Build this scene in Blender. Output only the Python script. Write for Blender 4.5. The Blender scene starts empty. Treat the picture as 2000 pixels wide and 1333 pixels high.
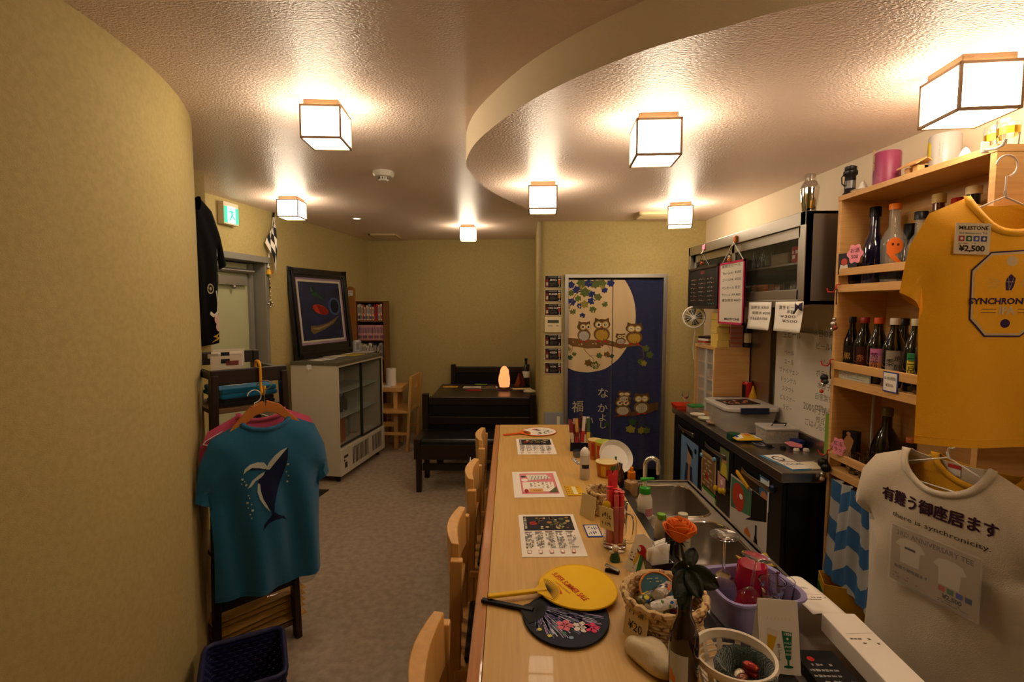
import bpy, bmesh, math, random
from math import sin, cos, pi, radians, sqrt, atan2, hypot, exp
from mathutils import Vector, Matrix, geometry
random.seed(7)
C = bpy.context.scene.collection
sc = bpy.context.scene

# ------------------------------------------------------------------ camera, world, exposure
FPX = 975.0
PITCH, YAW, CZ = radians(4.02), math.atan(6 / 975.0), 1.58
cd = bpy.data.cameras.new('camera'); cam = bpy.data.objects.new('camera', cd); C.objects.link(cam)
cd.sensor_width = 36; cd.lens = FPX / 2000 * 36; cd.clip_start = .02
cam.location = (0, 0, CZ); cam.rotation_euler = (pi / 2 - PITCH, 0, -YAW)
sc.camera = cam
w = bpy.data.worlds.new('world'); sc.world = w; w.use_nodes = True
w.node_tree.nodes['Background'].inputs[0].default_value = (.5, .42, .3, 1)
w.node_tree.nodes['Background'].inputs[1].default_value = .01
vs = sc.view_settings
vs.view_transform = 'Standard'; vs.look = 'None'; vs.gamma = 1; vs.use_curve_mapping = False
vs.exposure = 0.0
LAMP_POWER = 27.0
LAMP_COL = (1, .82, .595)

# survey of the room: a sight line met with a known height z, depth y or side plane x gives the real position
def _ray(u, v):
    a = (u - 1000) / FPX; b = -(v - 666.5) / FPX
    Y = cos(PITCH) + sin(PITCH) * b; z = -sin(PITCH) + cos(PITCH) * b
    return Vector((cos(YAW) * a + sin(YAW) * Y, -sin(YAW) * a + cos(YAW) * Y, z))
EYE = Vector((0, 0, CZ))
def gz(u, v, z): d = _ray(u, v); return EYE + d * ((z - CZ) / d.z)
def gy(u, v, y): d = _ray(u, v); return EYE + d * (y / d.y)
def gx(u, v, x): d = _ray(u, v); return EYE + d * (x / d.x)
def gpl(u, v, P, n):
    d = _ray(u, v); n = Vector(n); return EYE + d * ((Vector(P) - EYE).dot(n) / d.dot(n))

# ------------------------------------------------------------------ materials
def lin(h):
    if not isinstance(h, str): return tuple(h)
    h = h.lstrip('#'); r = []
    if len(h) == 3: h = ''.join(c * 2 for c in h)
    for i in (0, 2, 4):
        c = int(h[i:i + 2], 16) / 255
        r.append(c / 12.92 if c <= .04045 else ((c + .055) / 1.055) ** 2.4)
    return tuple(r)
MATS = {}
def mat(key, col='#808080', rough=.5, metal=0., trans=0., ior=1.45, emit=None, es=0., coat=0., alpha=1., spec=.5, bump=None, vary=None, sheen=0.):
    """bump=(scale, strength, kind, stretch) ; vary=(colour2, scale, stretch, lo, hi)"""
    if key in MATS: return MATS[key]
    m = bpy.data.materials.new(key); m.use_nodes = True
    nt = m.node_tree; N = nt.nodes; Lk = nt.links; b = N['Principled BSDF']; I = b.inputs
    c = lin(col); I['Base Color'].default_value = (*c, 1); I['Roughness'].default_value = rough
    I['Metallic'].default_value = metal; I['IOR'].default_value = ior
    I['Transmission Weight'].default_value = trans; I['Alpha'].default_value = alpha
    I['Coat Weight'].default_value = coat; I['Specular IOR Level'].default_value = spec
    I['Sheen Weight'].default_value = sheen
    if emit: I['Emission Color'].default_value = (*lin(emit), 1); I['Emission Strength'].default_value = es
    if vary or bump: tc = N.new('ShaderNodeTexCoord')
    def noise(scale, stretch, detail=4, kind='noise'):
        mp = N.new('ShaderNodeMapping'); mp.inputs['Scale'].default_value = stretch
        Lk.new(tc.outputs['Object'], mp.inputs[0])
        if kind == 'voro':
            t = N.new('ShaderNodeTexVoronoi'); t.inputs['Scale'].default_value = scale
            Lk.new(mp.outputs[0], t.inputs['Vector']); return t.outputs['Distance']
        t = N.new('ShaderNodeTexNoise'); t.inputs['Scale'].default_value = scale; t.inputs['Detail'].default_value = detail
        Lk.new(mp.outputs[0], t.inputs['Vector']); return t.outputs['Fac']
    if vary:
        c2, s, st, lo, hi = vary
        r = N.new('ShaderNodeValToRGB'); r.color_ramp.elements[0].position = lo; r.color_ramp.elements[1].position = hi
        r.color_ramp.elements[0].color = (*c, 1); r.color_ramp.elements[1].color = (*lin(c2), 1)
        Lk.new(noise(s, st), r.inputs[0]); Lk.new(r.outputs[0], I['Base Color'])
    if bump:
        s, k, kind, st = bump
        bp = N.new('ShaderNodeBump'); bp.inputs['Strength'].default_value = k; bp.inputs['Distance'].default_value = .01
        Lk.new(noise(s, st, 3, kind), bp.inputs['Height']); Lk.new(bp.outputs[0], I['Normal'])
    MATS[key] = m; return m
U = (1, 1, 1)
def flat(col, rough=.6): return mat('flat_' + str(col).lstrip('#') + ('' if rough == .6 else '_%g' % rough), col, rough, spec=.25)

# ------------------------------------------------------------------ objects
def link(o): C.objects.link(o); return o
def tag(o, label=None, cat=None, group=None, kind=None):
    if label: o['label'] = label
    if cat: o['category'] = cat
    if group: o['group'] = group
    if kind: o['kind'] = kind
    return o
def thing(name, label, cat, loc=(0, 0, 0), rz=0, group=None, rot=None):
    o = bpy.data.objects.new(name, None); link(o); o.location = loc; o.empty_display_size = .05
    o.rotation_euler = rot or (0, 0, rz)
    return tag(o, label, cat, group)
def copy_tree(o, parent=None):
    c = o.copy(); link(c)
    if parent is not None: c.parent = parent
    for ch in list(o.children): copy_tree(ch, c)
    return c
class MB:
    """collects shapes for ONE mesh object"""
    def __init__(s): s.v = []; s.f = []; s.m = []; s.mats = []; s.T = Matrix()
    def mi(s, m):
        if m not in s.mats: s.mats.append(m)
        return s.mats.index(m)
    def add(s, vs, fs, m):
        n = len(s.v); s.v += [s.T @ Vector(p) for p in vs]; k = s.mi(m)
        for f in fs: s.f.append([n + i for i in f]); s.m.append(k)
        return s
    def box(s, a, b, m):
        x0, y0, z0 = [min(p, q) for p, q in zip(a, b)]; x1, y1, z1 = [max(p, q) for p, q in zip(a, b)]
        return s.add([(x0, y0, z0), (x1, y0, z0), (x1, y1, z0), (x0, y1, z0), (x0, y0, z1), (x1, y0, z1), (x1, y1, z1), (x0, y1, z1)],
                     [(3, 2, 1, 0), (4, 5, 6, 7), (0, 1, 5, 4), (1, 2, 6, 5), (2, 3, 7, 6), (3, 0, 4, 7)], m)
    def bar(s, p, q, w, h, m, up=(0, 0, 1), w2=None, h2=None):
        p, q = Vector(p), Vector(q); d = (q - p).normalized(); up = Vector(up)
        if abs(d.dot(up)) > .98: up = Vector((0, 1, 0))
        a = d.cross(up).normalized(); b = a.cross(d)
        w2 = w if w2 is None else w2; h2 = h if h2 is None else h2
        vs = [p + a * i * w / 2 + b * j * h / 2 for i, j in ((-1, -1), (1, -1), (1, 1), (-1, 1))]
        vs += [q + a * i * w2 / 2 + b * j * h2 / 2 for i, j in ((-1, -1), (1, -1), (1, 1), (-1, 1))]
        return s.add(vs, [(3, 2, 1, 0), (4, 5, 6, 7), (0, 1, 5, 4), (1, 2, 6, 5), (2, 3, 7, 6), (3, 0, 4, 7)], m)
    def tube(s, pts, r, m, seg=8, caps=True, closed=False):
        pts = [Vector(p) for p in pts]; n = len(pts); rr = r if isinstance(r, (list, tuple)) else [r] * n
        rings = []; prev = None
        for i, p in enumerate(pts):
            if closed: d = (pts[(i + 1) % n] - pts[i - 1])
            else: d = pts[min(i + 1, n - 1)] - pts[max(i - 1, 0)]
            d.normalize()
            if prev is None:
                a = d.cross(Vector((0, 0, 1)))
                if a.length < .1: a = d.cross(Vector((0, 1, 0)))
            else: a = prev - d * prev.dot(d)
            a.normalize(); prev = a; b = d.cross(a)
            rings.append([p + (a * cos(t) + b * sin(t)) * rr[i] for t in [2 * pi * k / seg for k in range(seg)]])
        vs = [v for r_ in rings for v in r_]; fs = []
        for i in range(n if closed else n - 1):
            j = (i + 1) % n
            for k in range(seg): fs.append((i * seg + k, i * seg + (k + 1) % seg, j * seg + (k + 1) % seg, j * seg + k))
        if caps and not closed: fs += [tuple(range(seg))[::-1], tuple((n - 1) * seg + k for k in range(seg))]
        return s.add(vs, fs, m)
    def lathe(s, prof, m, seg=24, c=(0, 0, 0), sx=1, sy=1, wob=None, cap0=True, cap1=True):
        c = Vector(c); vs = []; fs = []
        for i, (r, z) in enumerate(prof):
            for k in range(seg):
                t = 2 * pi * k / seg; q = r + (wob(i, t) if wob else 0)
                vs.append((c.x + q * cos(t) * sx, c.y + q * sin(t) * sy, c.z + z))
        for i in range(len(prof) - 1):
            for k in range(seg): fs.append((i * seg + k, i * seg + (k + 1) % seg, (i + 1) * seg + (k + 1) % seg, (i + 1) * seg + k))
        if cap0 and prof[0][0] > 0: fs.append(tuple(range(seg))[::-1])
        if cap1 and prof[-1][0] > 0: fs.append(tuple((len(prof) - 1) * seg + k for k in range(seg)))
        return s.add(vs, fs, m)
    def ball(s, c, r, m, seg=12, sc3=(1, 1, 1)):
        c = Vector(c); n = max(4, seg // 2)
        vs = [(c.x + r * sin(pi * i / n) * cos(2 * pi * k / seg) * sc3[0], c.y + r * sin(pi * i / n) * sin(2 * pi * k / seg) * sc3[1], c.z - r * cos(pi * i / n) * sc3[2]) for i in range(n + 1) for k in range(seg)]
        fs = [(i * seg + k, i * seg + (k + 1) % seg, (i + 1) * seg + (k + 1) % seg, (i + 1) * seg + k) for i in range(n) for k in range(seg)]
        return s.add(vs, fs, m)
    def prism(s, pts, h, m):
        """2-D outline (x, y) raised from z=0 to z=h (ccw)"""
        n = len(pts); vs = [(p[0], p[1], 0) for p in pts] + [(p[0], p[1], h) for p in pts]
        fs = [tuple(range(n))[::-1], tuple(range(n, 2 * n))] + [(i, (i + 1) % n, n + (i + 1) % n, n + i) for i in range(n)]
        return s.add(vs, fs, m)
    def grid(s, fn, nu, nv, m, flip=False):
        vs = [fn(i / nu, j / nv) for j in range(nv + 1) for i in range(nu + 1)]; fs = []
        for j in range(nv):
            for i in range(nu):
                a = j * (nu + 1) + i; q = (a, a + 1, a + nu + 2, a + nu + 1); fs.append(q[::-1] if flip else q)
        return s.add(vs, fs, m)
    def build(s, name, parent=None, smooth=None, bevel=0, loc=None, rz=None, seg=2, solid=0):
        me = bpy.data.meshes.new(name); me.from_pydata([tuple(v) for v in s.v], [], s.f)
        for m in s.mats: me.materials.append(m)
        me.polygons.foreach_set('material_index', s.m)
        bm = bmesh.new(); bm.from_mesh(me); bmesh.ops.remove_doubles(bm, verts=bm.verts, dist=1e-6)
        bmesh.ops.recalc_face_normals(bm, faces=bm.faces) if smooth != 'keep' else None
        bm.to_mesh(me); bm.free()
        if smooth:
            me.polygons.foreach_set('use_smooth', [True] * len(me.polygons))
            if smooth is not True and smooth != 'keep': me.set_sharp_from_angle(angle=radians(smooth))
            elif smooth is True: me.set_sharp_from_angle(angle=radians(45))
        o = link(bpy.data.objects.new(name, me))
        if parent is not None: o.parent = parent
        if loc is not None: o.location = loc
        if rz is not None: o.rotation_euler = (0, 0, rz)
        if solid:
            q = o.modifiers.new('solidify', 'SOLIDIFY'); q.thickness = solid; q.offset = 0
        if bevel:
            q = o.modifiers.new('bevel', 'BEVEL'); q.width = bevel; q.segments = seg; q.limit_method = 'ANGLE'; q.angle_limit = radians(40)
        return o
ORD = 'first second third fourth fifth sixth seventh eighth ninth tenth eleventh twelfth thirteenth fourteenth fifteenth sixteenth seventeenth eighteenth nineteenth twentieth twenty-first twenty-second twenty-third twenty-fourth twenty-fifth twenty-sixth twenty-seventh twenty-eighth'.split()
def box(name, a, b, m, parent=None, bevel=0): return MB().box(a, b, m).build(name, parent, bevel=bevel)
def struct(o): o['kind'] = 'structure'; return o

def arc(cx, cy, r, a0, a1, n, ry=None):
    ry = r if ry is None else ry
    return [(cx + r * cos(radians(a0 + (a1 - a0) * i / n)), cy + ry * sin(radians(a0 + (a1 - a0) * i / n))) for i in range(n + 1)]
def rrect(w, h, r, n=4, cx=0, cy=0):
    p = []
    for sx, sy, a in ((1, 1, 0), (-1, 1, 90), (-1, -1, 180), (1, -1, 270)):
        p += arc(cx + sx * (w / 2 - r), cy + sy * (h / 2 - r), r, a, a + 90, n)
    return p
def smoothpath(pts, n=6, closed=False):
    P = [Vector(p) for p in pts]; out = []; N = len(P)
    for i in range(N if closed else N - 1):
        g = (lambda k: P[k % N]) if closed else (lambda k: P[max(0, min(N - 1, k))])
        a, b, c, d = g(i - 1), g(i), g(i + 1), g(i + 2)
        for k in range(n):
            t = k / n
            out.append(.5 * ((2 * b) + (c - a) * t + (2 * a - 5 * b + 4 * c - d) * t * t + (3 * b - a - 3 * c + d) * t ** 3))
    if not closed: out.append(P[-1])
    return out

# ------------------------------------------------------------------ flat print (lettering, pictures) laid on a surface
_tc = {}
def text_tris(body, bold=0.):
    k = (body, bold)
    if k not in _tc:
        cu = bpy.data.curves.new('t', 'FONT'); cu.body = body; cu.size = 1; cu.resolution_u = 2; cu.offset = bold
        cu.align_x = 'CENTER'; cu.align_y = 'CENTER'
        o = bpy.data.objects.new('t', cu); C.objects.link(o)
        dg = bpy.context.evaluated_depsgraph_get(); me = o.evaluated_get(dg).to_mesh()
        _tc[k] = ([(v.co.x, v.co.y) for v in me.vertices], [tuple(p.vertices) for p in me.polygons])
        o.evaluated_get(dg).to_mesh_clear(); bpy.data.objects.remove(o); bpy.data.curves.remove(cu)
    return _tc[k]
def clip(poly, a, b, c):
    """keep a*x+b*y<=c"""
    out = []
    for i in range(len(poly)):
        p, q = poly[i - 1], poly[i]; dp = a * p[0] + b * p[1] - c; dq = a * q[0] + b * q[1] - c
        if (dp <= 0) != (dq <= 0): t = dp / (dp - dq); out.append((p[0] + (q[0] - p[0]) * t, p[1] + (q[1] - p[1]) * t))
        if dq <= 0: out.append(q)
    return out
class Print:
    def __init__(s): s.items = []; s.k = 1
    def poly(s, col, pts, lay=None):
        m = flat(col) if isinstance(col, str) else col
        s.items.append((m, list(pts), [tuple(range(len(pts)))], s.k if lay is None else lay)); return s
    def up(s): s.k += 1; return s
    def rect(s, col, x0, y0, x1, y1): return s.poly(col, [(x0, y0), (x1, y0), (x1, y1), (x0, y1)])
    def disc(s, col, x, y, r, ry=None, n=20, rot=0):
        p = arc(0, 0, r, 0, 360 - 360 / n, n - 1, ry); c_, s_ = cos(radians(rot)), sin(radians(rot))
        return s.poly(col, [(x + a * c_ - b * s_, y + a * s_ + b * c_) for a, b in p])
    def line(s, col, pts, w):
        for (a, b) in zip(pts[:-1], pts[1:]):
            d = hypot(b[0] - a[0], b[1] - a[1]) or 1; nx, ny = -(b[1] - a[1]) / d * w / 2, (b[0] - a[0]) / d * w / 2
            s.poly(col, [(a[0] + nx, a[1] + ny), (a[0] - nx, a[1] - ny), (b[0] - nx, b[1] - ny), (b[0] + nx, b[1] + ny)])
        return s
    def text(s, col, body, x, y, size, rot=0, bold=0., sx=1, sy=1, width=None):
        vs, fs = text_tris(body, bold); m = flat(col) if isinstance(col, str) else col
        if width and vs:
            xs = [v[0] for v in vs]; k = width / max(1e-6, max(xs) - min(xs)) / size; sx = k
        c_, s_ = cos(radians(rot)), sin(radians(rot)); o = []
        for a, b in vs:
            a *= size * sx; b *= size * sy; o.append((x + a * c_ - b * s_, y + a * s_ + b * c_))
        s.items.append((m, o, fs, s.k)); return s
    def scrib(s, col, x0, y0, x1, y1, rows, seed=1, h=.5, ink=.62, vertical=False):
        """rows of tiny unreadable strokes"""
        R = random.Random(seed); dy = (y1 - y0) / rows
        for r in range(rows):
            y = y1 - (r + .5) * dy; x = x0; end = x0 + (x1 - x0) * R.uniform(.6, 1)
            while x < end:
                l = abs(dy) * h * R.uniform(.5, 1.6); hh = abs(dy) * h * .5 * R.uniform(.6, 1)
                if R.random() < ink: s.poly(col, [(x, y - hh), (min(x + l * .8, x1), y - hh * .8), (min(x + l * .8, x1), y + hh * .7), (x, y + hh)])
                x += l
        return s
    def strokes(s, col, x0, y0, x1, y1, n, seed=1, w=None):
        """one handwritten line, unreadable: n pseudo characters"""
        R = random.Random(seed); cw = (x1 - x0) / n; h = y1 - y0; w = w or abs(h) * .1
        for i in range(n):
            for q in range(R.choice((2, 3, 4))):
                ax, ay = x0 + cw * (i + R.uniform(.1, .8)), y0 + h * R.uniform(.05, .95)
                if R.random() < .5: b = (ax + cw * R.uniform(.2, .5), ay + h * R.uniform(-.1, .1))
                else: b = (ax + cw * R.uniform(-.2, .2), ay + h * R.uniform(.3, .6) * (1 if ay < (y0 + y1) / 2 else -1))
                s.line(col, [(ax, ay), b], w)
        return s
    def build(s, name, parent, fn, edge=0, lift=.0004, smooth=False):
        mb = MB()
        for m, vs, fs, lay in s.items:
            if edge:
                bm = bmesh.new(); bv = [bm.verts.new((p[0], p[1], 0)) for p in vs]
                for f in fs:
                    try: bm.faces.new([bv[i] for i in f])
                    except ValueError: pass
                bmesh.ops.triangulate(bm, faces=bm.faces)
                for _ in range(5):
                    E = [e for e in bm.edges if e.calc_length() > edge]
                    if not E: break
                    bmesh.ops.subdivide_edges(bm, edges=E, cuts=1); bmesh.ops.triangulate(bm, faces=[f for f in bm.faces if len(f.verts) > 3])
                bm.verts.index_update()
                vs = [(v.co.x, v.co.y) for v in bm.verts]; fs = [tuple(v.index for v in f.verts) for f in bm.faces]; bm.free()
            mb.add([fn(p[0], p[1], lay * lift) for p in vs], fs, m)
        me = mb
        o = me.build(name, parent, smooth='keep' if smooth else 'keep')
        return o
def on_xy(z=0, x0=0, y0=0): return lambda x, y, h: (x0 + x, y0 + y, z + h)          # lies on a top face
def on_front(y=0, x0=0, z0=0): return lambda x, v, h: (x0 + x, y - h, z0 + v)        # faces -y

def bottle(mb, prof, m, seg=20, c=(0, 0, 0)): return mb.lathe(prof, m, seg, c)
def catmull_fill(pts, n): return [(p.x, p.y) for p in smoothpath([(a, b, 0) for a, b in pts], n, True)]
# ------------------------------------------------------------------ room materials
M_wall = mat('khaki_wallpaper', '#bba96f', .75, vary=('#b2a066', 60, U, .35, .65), bump=(260, .25, 'noise', (1, 1, 2.5)))
M_wallw = mat('cream_wallpaper', '#e9d8bc', .7, bump=(260, .2, 'noise', (1, 1, 2.5)))
M_ceil = mat('embossed_ceiling_paper', '#f4dccc', .34, bump=(95, .8, 'noise', (1, 2.2, 1)), spec=.4)
M_fascia = mat('fascia_paper', '#f6e6c6', .7, bump=(260, .2, 'noise', U))
M_floor = mat('mottled_vinyl_floor', '#ad9c88', .5, vary=('#93826f', 26, U, .35, .7), bump=(60, .05, 'noise', U))
M_dark = mat('dark_void', '#171310', .8)
M_alu = mat('satin_aluminium', '#a8a49a', .38, .85)
M_greyframe = mat('grey_steel_frame', '#8d8a80', .5, .2)
M_oak = mat('light_oak_laminate', '#d2a567', .42, vary=('#c59455', 7, (1, .9, 14), .35, .7))
M_oakc = mat('counter_wood', '#cfa75f', .42, vary=('#c59b52', 6, (16, .8, 1), .35, .7), coat=.08)
M_oakt = mat('counter_edge_wood', '#b87a38', .35, vary=('#a86b2d', 6, (16, .8, 1), .35, .7), coat=.3)
M_chair = mat('beech_chair_wood', '#d9a863', .4, vary=('#cc9950', 8, (6, 6, 1), .35, .7))
M_lampw = mat('lamp_wood', '#92775a', .6, vary=('#84694b', 20, (1, 1, 6), .3, .7))
M_ebony = mat('dark_stained_wood', '#231714', .38, vary=('#1b110e', 10, (1, 8, 8), .3, .7))
M_leather = mat('black_vinyl_seat', '#0f0f10', .33)
M_steel = mat('stainless_steel', '#a79f94', .36, 1., bump=(40, .03, 'noise', (1, 1, 30)))
M_chrome = mat('chrome', '#e4e2de', .08, 1.)
M_paper = mat('white_paper', '#efe9de', .7)
M_white = mat('white_plastic', '#e9e5da', .4)
M_black = mat('black_plastic', '#0d0d0e', .4)
M_glass = mat('clear_glass', '#ffffff', .02, trans=1., ior=1.45)
M_thin = mat('thin_glass', '#dfe6e2', .05, alpha=.18)
M_lamp = mat('lit_lamp_shade', '#fff6e6', .6, emit=LAMP_COL, es=LAMP_POWER)

ZC, ZS = 2.38, 2.254
# outlines in plan
soff = [(1.75, 1.02), (1.1, 1.06), (.86, 1.11), (.636, 1.182), (.527, 1.254), (.403, 1.332), (.292, 1.427), (.166, 1.565), (.046, 1.735), (-.075, 1.97), (-.149, 2.158), (-.192, 2.342), (-.203, 2.468), (-.184, 2.659), (-.129, 2.92), (-.02, 3.21), (.1, 3.46), (.19, 3.72), (.24, 4.06)]
soff = [(p.x, p.y) for p in smoothpath([(a, b, 0) for a, b in soff], 4)]

# floor and ceilings
struct(box('floor', (-3.2, -1.6, -.05), (2.2, 7.0, 0), M_floor))
struct(box('ceiling', (-3.2, -1.6, ZC), (2.2, 7.0, ZC + .06), M_ceil))
mb = MB(); pts = soff + [(1.75, 4.06)]
mb.T = Matrix.Translation((0, 0, ZS)); n = len(pts)
mb.add([(p[0], p[1], 0) for p in pts], [tuple(range(n))], M_ceil)
so = mb.build('ceiling_bar_soffit'); struct(so)
mb = MB(); n = len(soff)
mb.add([(x, y, ZS) for x, y in soff] + [(x, y, ZC) for x, y in soff], [(i, i + 1, n + i + 1, n + i) for i in range(n - 1)], M_fascia)
struct(mb.build('trim_soffit_fascia', smooth=60))

# curved wall on the left
cx, cy, R = -2.83, 1.43, 1.66
mb = MB(); P = [(cx + R * cos(radians(a)), cy + R * sin(radians(a))) for a in range(-80, 61, 3)]
P += [(-1.86, 2.93), (-1.83, 3.07), (-2.6, 3.07)]
n = len(P)
mb.add([(x, y, 0) for x, y in P] + [(x, y, ZC) for x, y in P], [(i, i + 1, n + i + 1, n + i) for i in range(n - 1)], M_wall)
struct(mb.build('wall_left', smooth=40))
P0 = P[0]
def wall(name, pts, z0, z1, m, th=.08, side=1):
    mb = MB()
    for (a, b) in zip(pts[:-1], pts[1:]):
        a, b = Vector((*a, 0)), Vector((*b, 0)); d = (b - a).normalized(); nrm = Vector((-d.y, d.x, 0)) * th * side
        mb.add([a, b, b + nrm, a + nrm, a + Vector((0, 0, z1)), b + Vector((0, 0, z1)), b + nrm + Vector((0, 0, z1)), a + nrm + Vector((0, 0, z1))] if z0 == 0 else
               [a + Vector((0, 0, z0)), b + Vector((0, 0, z0)), b + nrm + Vector((0, 0, z0)), a + nrm + Vector((0, 0, z0)), a + Vector((0, 0, z1)), b + Vector((0, 0, z1)), b + nrm + Vector((0, 0, z1)), a + nrm + Vector((0, 0, z1))],
               [(3, 2, 1, 0), (4, 5, 6, 7), (0, 1, 5, 4), (1, 2, 6, 5), (2, 3, 7, 6), (3, 0, 4, 7)], m)
    return struct(mb.build(name))
wall('wall_behind', [(P0[0], -1.5), (2.1, -1.5)], 0, ZC, M_wall, side=-1)
wall('wall_behind_left', [(P0[0], P0[1]), (P0[0], -1.5)], 0, ZC, M_wall, side=-1)
# far left wall with the exit door; direction LD along the wall, LN into the room
LA, LB = Vector((-1.73, 6.19, 0)), Vector((-2.235, 3.06, 0))
LD = (LA - LB).normalized(); LN = Vector((LD.y, -LD.x, 0))
def lw(u, v, off=0): return gpl(u, v, LA + LN * off, LN)
dj = lw(522, 600); s_j = (dj - LB).dot(LD)                       # far jamb of the door
ZD = lw(521, 505).z
def lpt(s, z=0, off=0): p = LB + LD * s + LN * off; return Vector((p.x, p.y, z))
wall('wall_far_left', [lpt(s_j)[:2], LA[:2]], 0, ZC, M_wall)
wall('wall_far_left_over_door', [LB[:2], lpt(s_j)[:2]], ZD, ZC, M_wall)
# door: grey frame, pale green leaf, closer
dr = MB()
dr.bar(lpt(s_j - .02, 0, -.06), lpt(s_j - .02, ZD, -.06), .16, .04, M_greyframe, up=tuple(LD))
d1 = struct(dr.build('door_1', bevel=.003))
m = MB().bar(lpt(s_j - .9, ZD - .02, -.05), lpt(s_j + .01, ZD - .02, -.05), .18, .05, M_greyframe).build('door_head', d1, bevel=.003)
M_leaf = mat('pale_green_door_paint', '#b9bb92', .5)
MB().bar(lpt(s_j - .9, (ZD - .05) / 2, -.125), lpt(s_j - .06, (ZD - .05) / 2, -.125), .04, ZD - .06, M_leaf).build('door_leaf', d1)
MB().bar(lpt(s_j - .075, 0, -.10), lpt(s_j - .075, ZD - .05, -.10), .03, .05, M_greyframe, up=tuple(LD)).build('door_stop', d1)
m = MB().bar(lpt(s_j - .46, ZD - .2, -.09), lpt(s_j - .14, ZD - .2, -.09), .04, .075, M_alu)
cl = m.build('door_closer', d1, bevel=.004)
MB().tube([lpt(s_j - .47, ZD - .12, -.07), lpt(s_j - .1, ZD - .12, -.05)], .018, M_alu, 10).build('closer_arm', cl, smooth=True)
MB().ball(lpt(s_j - .3, ZD - .25, -.07), .016, M_alu, 10).build('closer_screw', cl, smooth=True)
wall('wall_behind_door', [lpt(-.3, 0, -.3)[:2], lpt(s_j, 0, -.3)[:2]], 0, ZC, M_leaf)
# alcove
AR = (.315, 6.04)
wall('wall_alcove_back', [LA[:2], AR], 0, ZC, M_wall)
NA, NB = Vector((.25, 4.05, 0)), Vector((1.56, 3.99, 0))
ND = (NB - NA).normalized(); NN = Vector((ND.y, -ND.x, 0))           # NN points to the camera
def nw(u, v, off=0): return gpl(u, v, NA + NN * off, NN)
mb = MB()  # partition with rounded corner
pp = [(.315, 6.04), (.255, 4.10)] + [(.255 + .05 * (1 - cos(radians(a))), 4.10 - .05 * sin(radians(a))) for a in (30, 60, 90)]
jl, jr, jt = nw(1105, 700), nw(1294, 700), nw(1200, 540).z
pp += [(jl.x, jl.y), (jl.x, jl.y + .12)]
n = len(pp); mb.add([(x, y, 0) for x, y in pp] + [(x, y, ZC) for x, y in pp], [(i, i + 1, n + i + 1, n + i) for i in range(n - 1)], M_wall)
struct(mb.build('wall_partition', smooth=50))
wall('wall_noren_right', [jr[:2], (1.75, NA.y + (1.75 - NA.x) * ND.y / ND.x)], 0, ZC, M_wall)
wall('wall_noren_over_door', [jl[:2], jr[:2]], jt, ZC, M_wall)
fr = MB()
for q in (jl, jr): fr.bar((q.x, q.y, 0), (q.x, q.y, jt), .03, .10, M_alu, up=tuple(NN))
fr.bar((jl.x - .015, jl.y, jt), (jr.x + .015, jr.y, jt), .10, .03, M_alu)
struct(fr.build('trim_noren_doorway', bevel=.002))
# dark kitchen beyond the curtain
struct(box('wall_kitchen_back', (.3, 5.6, 0), (2.0, 5.65, ZC), M_wall))
struct(box('wall_kitchen_right', (1.75, 3.9, 0), (1.8, 5.65, ZC), M_wall))
RA, RB = Vector((1.545, 3.99, 0)), Vector((1.66, .9, 0))
wall('wall_right', [(1.555, 4.2), (1.69, -1.5)], 0, ZC, M_wallw)
# black skirting by the doorway
struct(MB().bar((jr.x + .02, jr.y - .02, .05), (1.53, NA.y + (1.53 - NA.x) * ND.y / ND.x - .02, .05), .02, .1, M_black).build('baseboard_noren'))

# ------------------------------------------------------------------ ceiling lamps
LW, LH = .158, .128
def lamp_parts():
    t = thing('ceiling_lamp', 'x', 'ceiling lamp')
    b = LW / 2 - .012
    MB().box((-b, -b, -.024), (b, b, 0), M_lampw).build('base', t, bevel=.002)
    fr = MB(); h = LW / 2; e = .0035; z0, z1 = -.022 - LH, -.022
    for sx in (-1, 1):
        for sy in (-1, 1): fr.box((sx * h, sy * h, z0), (sx * (h - 2 * e), sy * (h - 2 * e), z1), M_lampw)
    for z in (z0, z1 - .008):
        for s_ in (-1, 1):
            fr.box((-h, s_ * h, z), (h, s_ * (h - 2 * e), z + .008), M_lampw); fr.box((s_ * h, -h, z), (s_ * (h - 2 * e), h, z + .008), M_lampw)
    fr.build('frame', t)
    k = h - .005
    for i in range(4):
        p = MB(); p.T = Matrix.Rotation(i * pi / 2, 4, 'Z')
        p.add([(-k, -k, z0 + .004), (k, -k, z0 + .004), (k, -k, z1 - .004), (-k, -k, z1 - .004)], [(0, 1, 2, 3)], M_lamp)
        p.build('shade_panel', t)
    MB().add([(-k, -k, z0 + .005), (-k, k, z0 + .005), (k, k, z0 + .005), (k, -k, z0 + .005)], [(0, 1, 2, 3)], M_lamp).build('shade_panel', t, smooth='keep')
    return t
L0 = lamp_parts()
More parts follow.
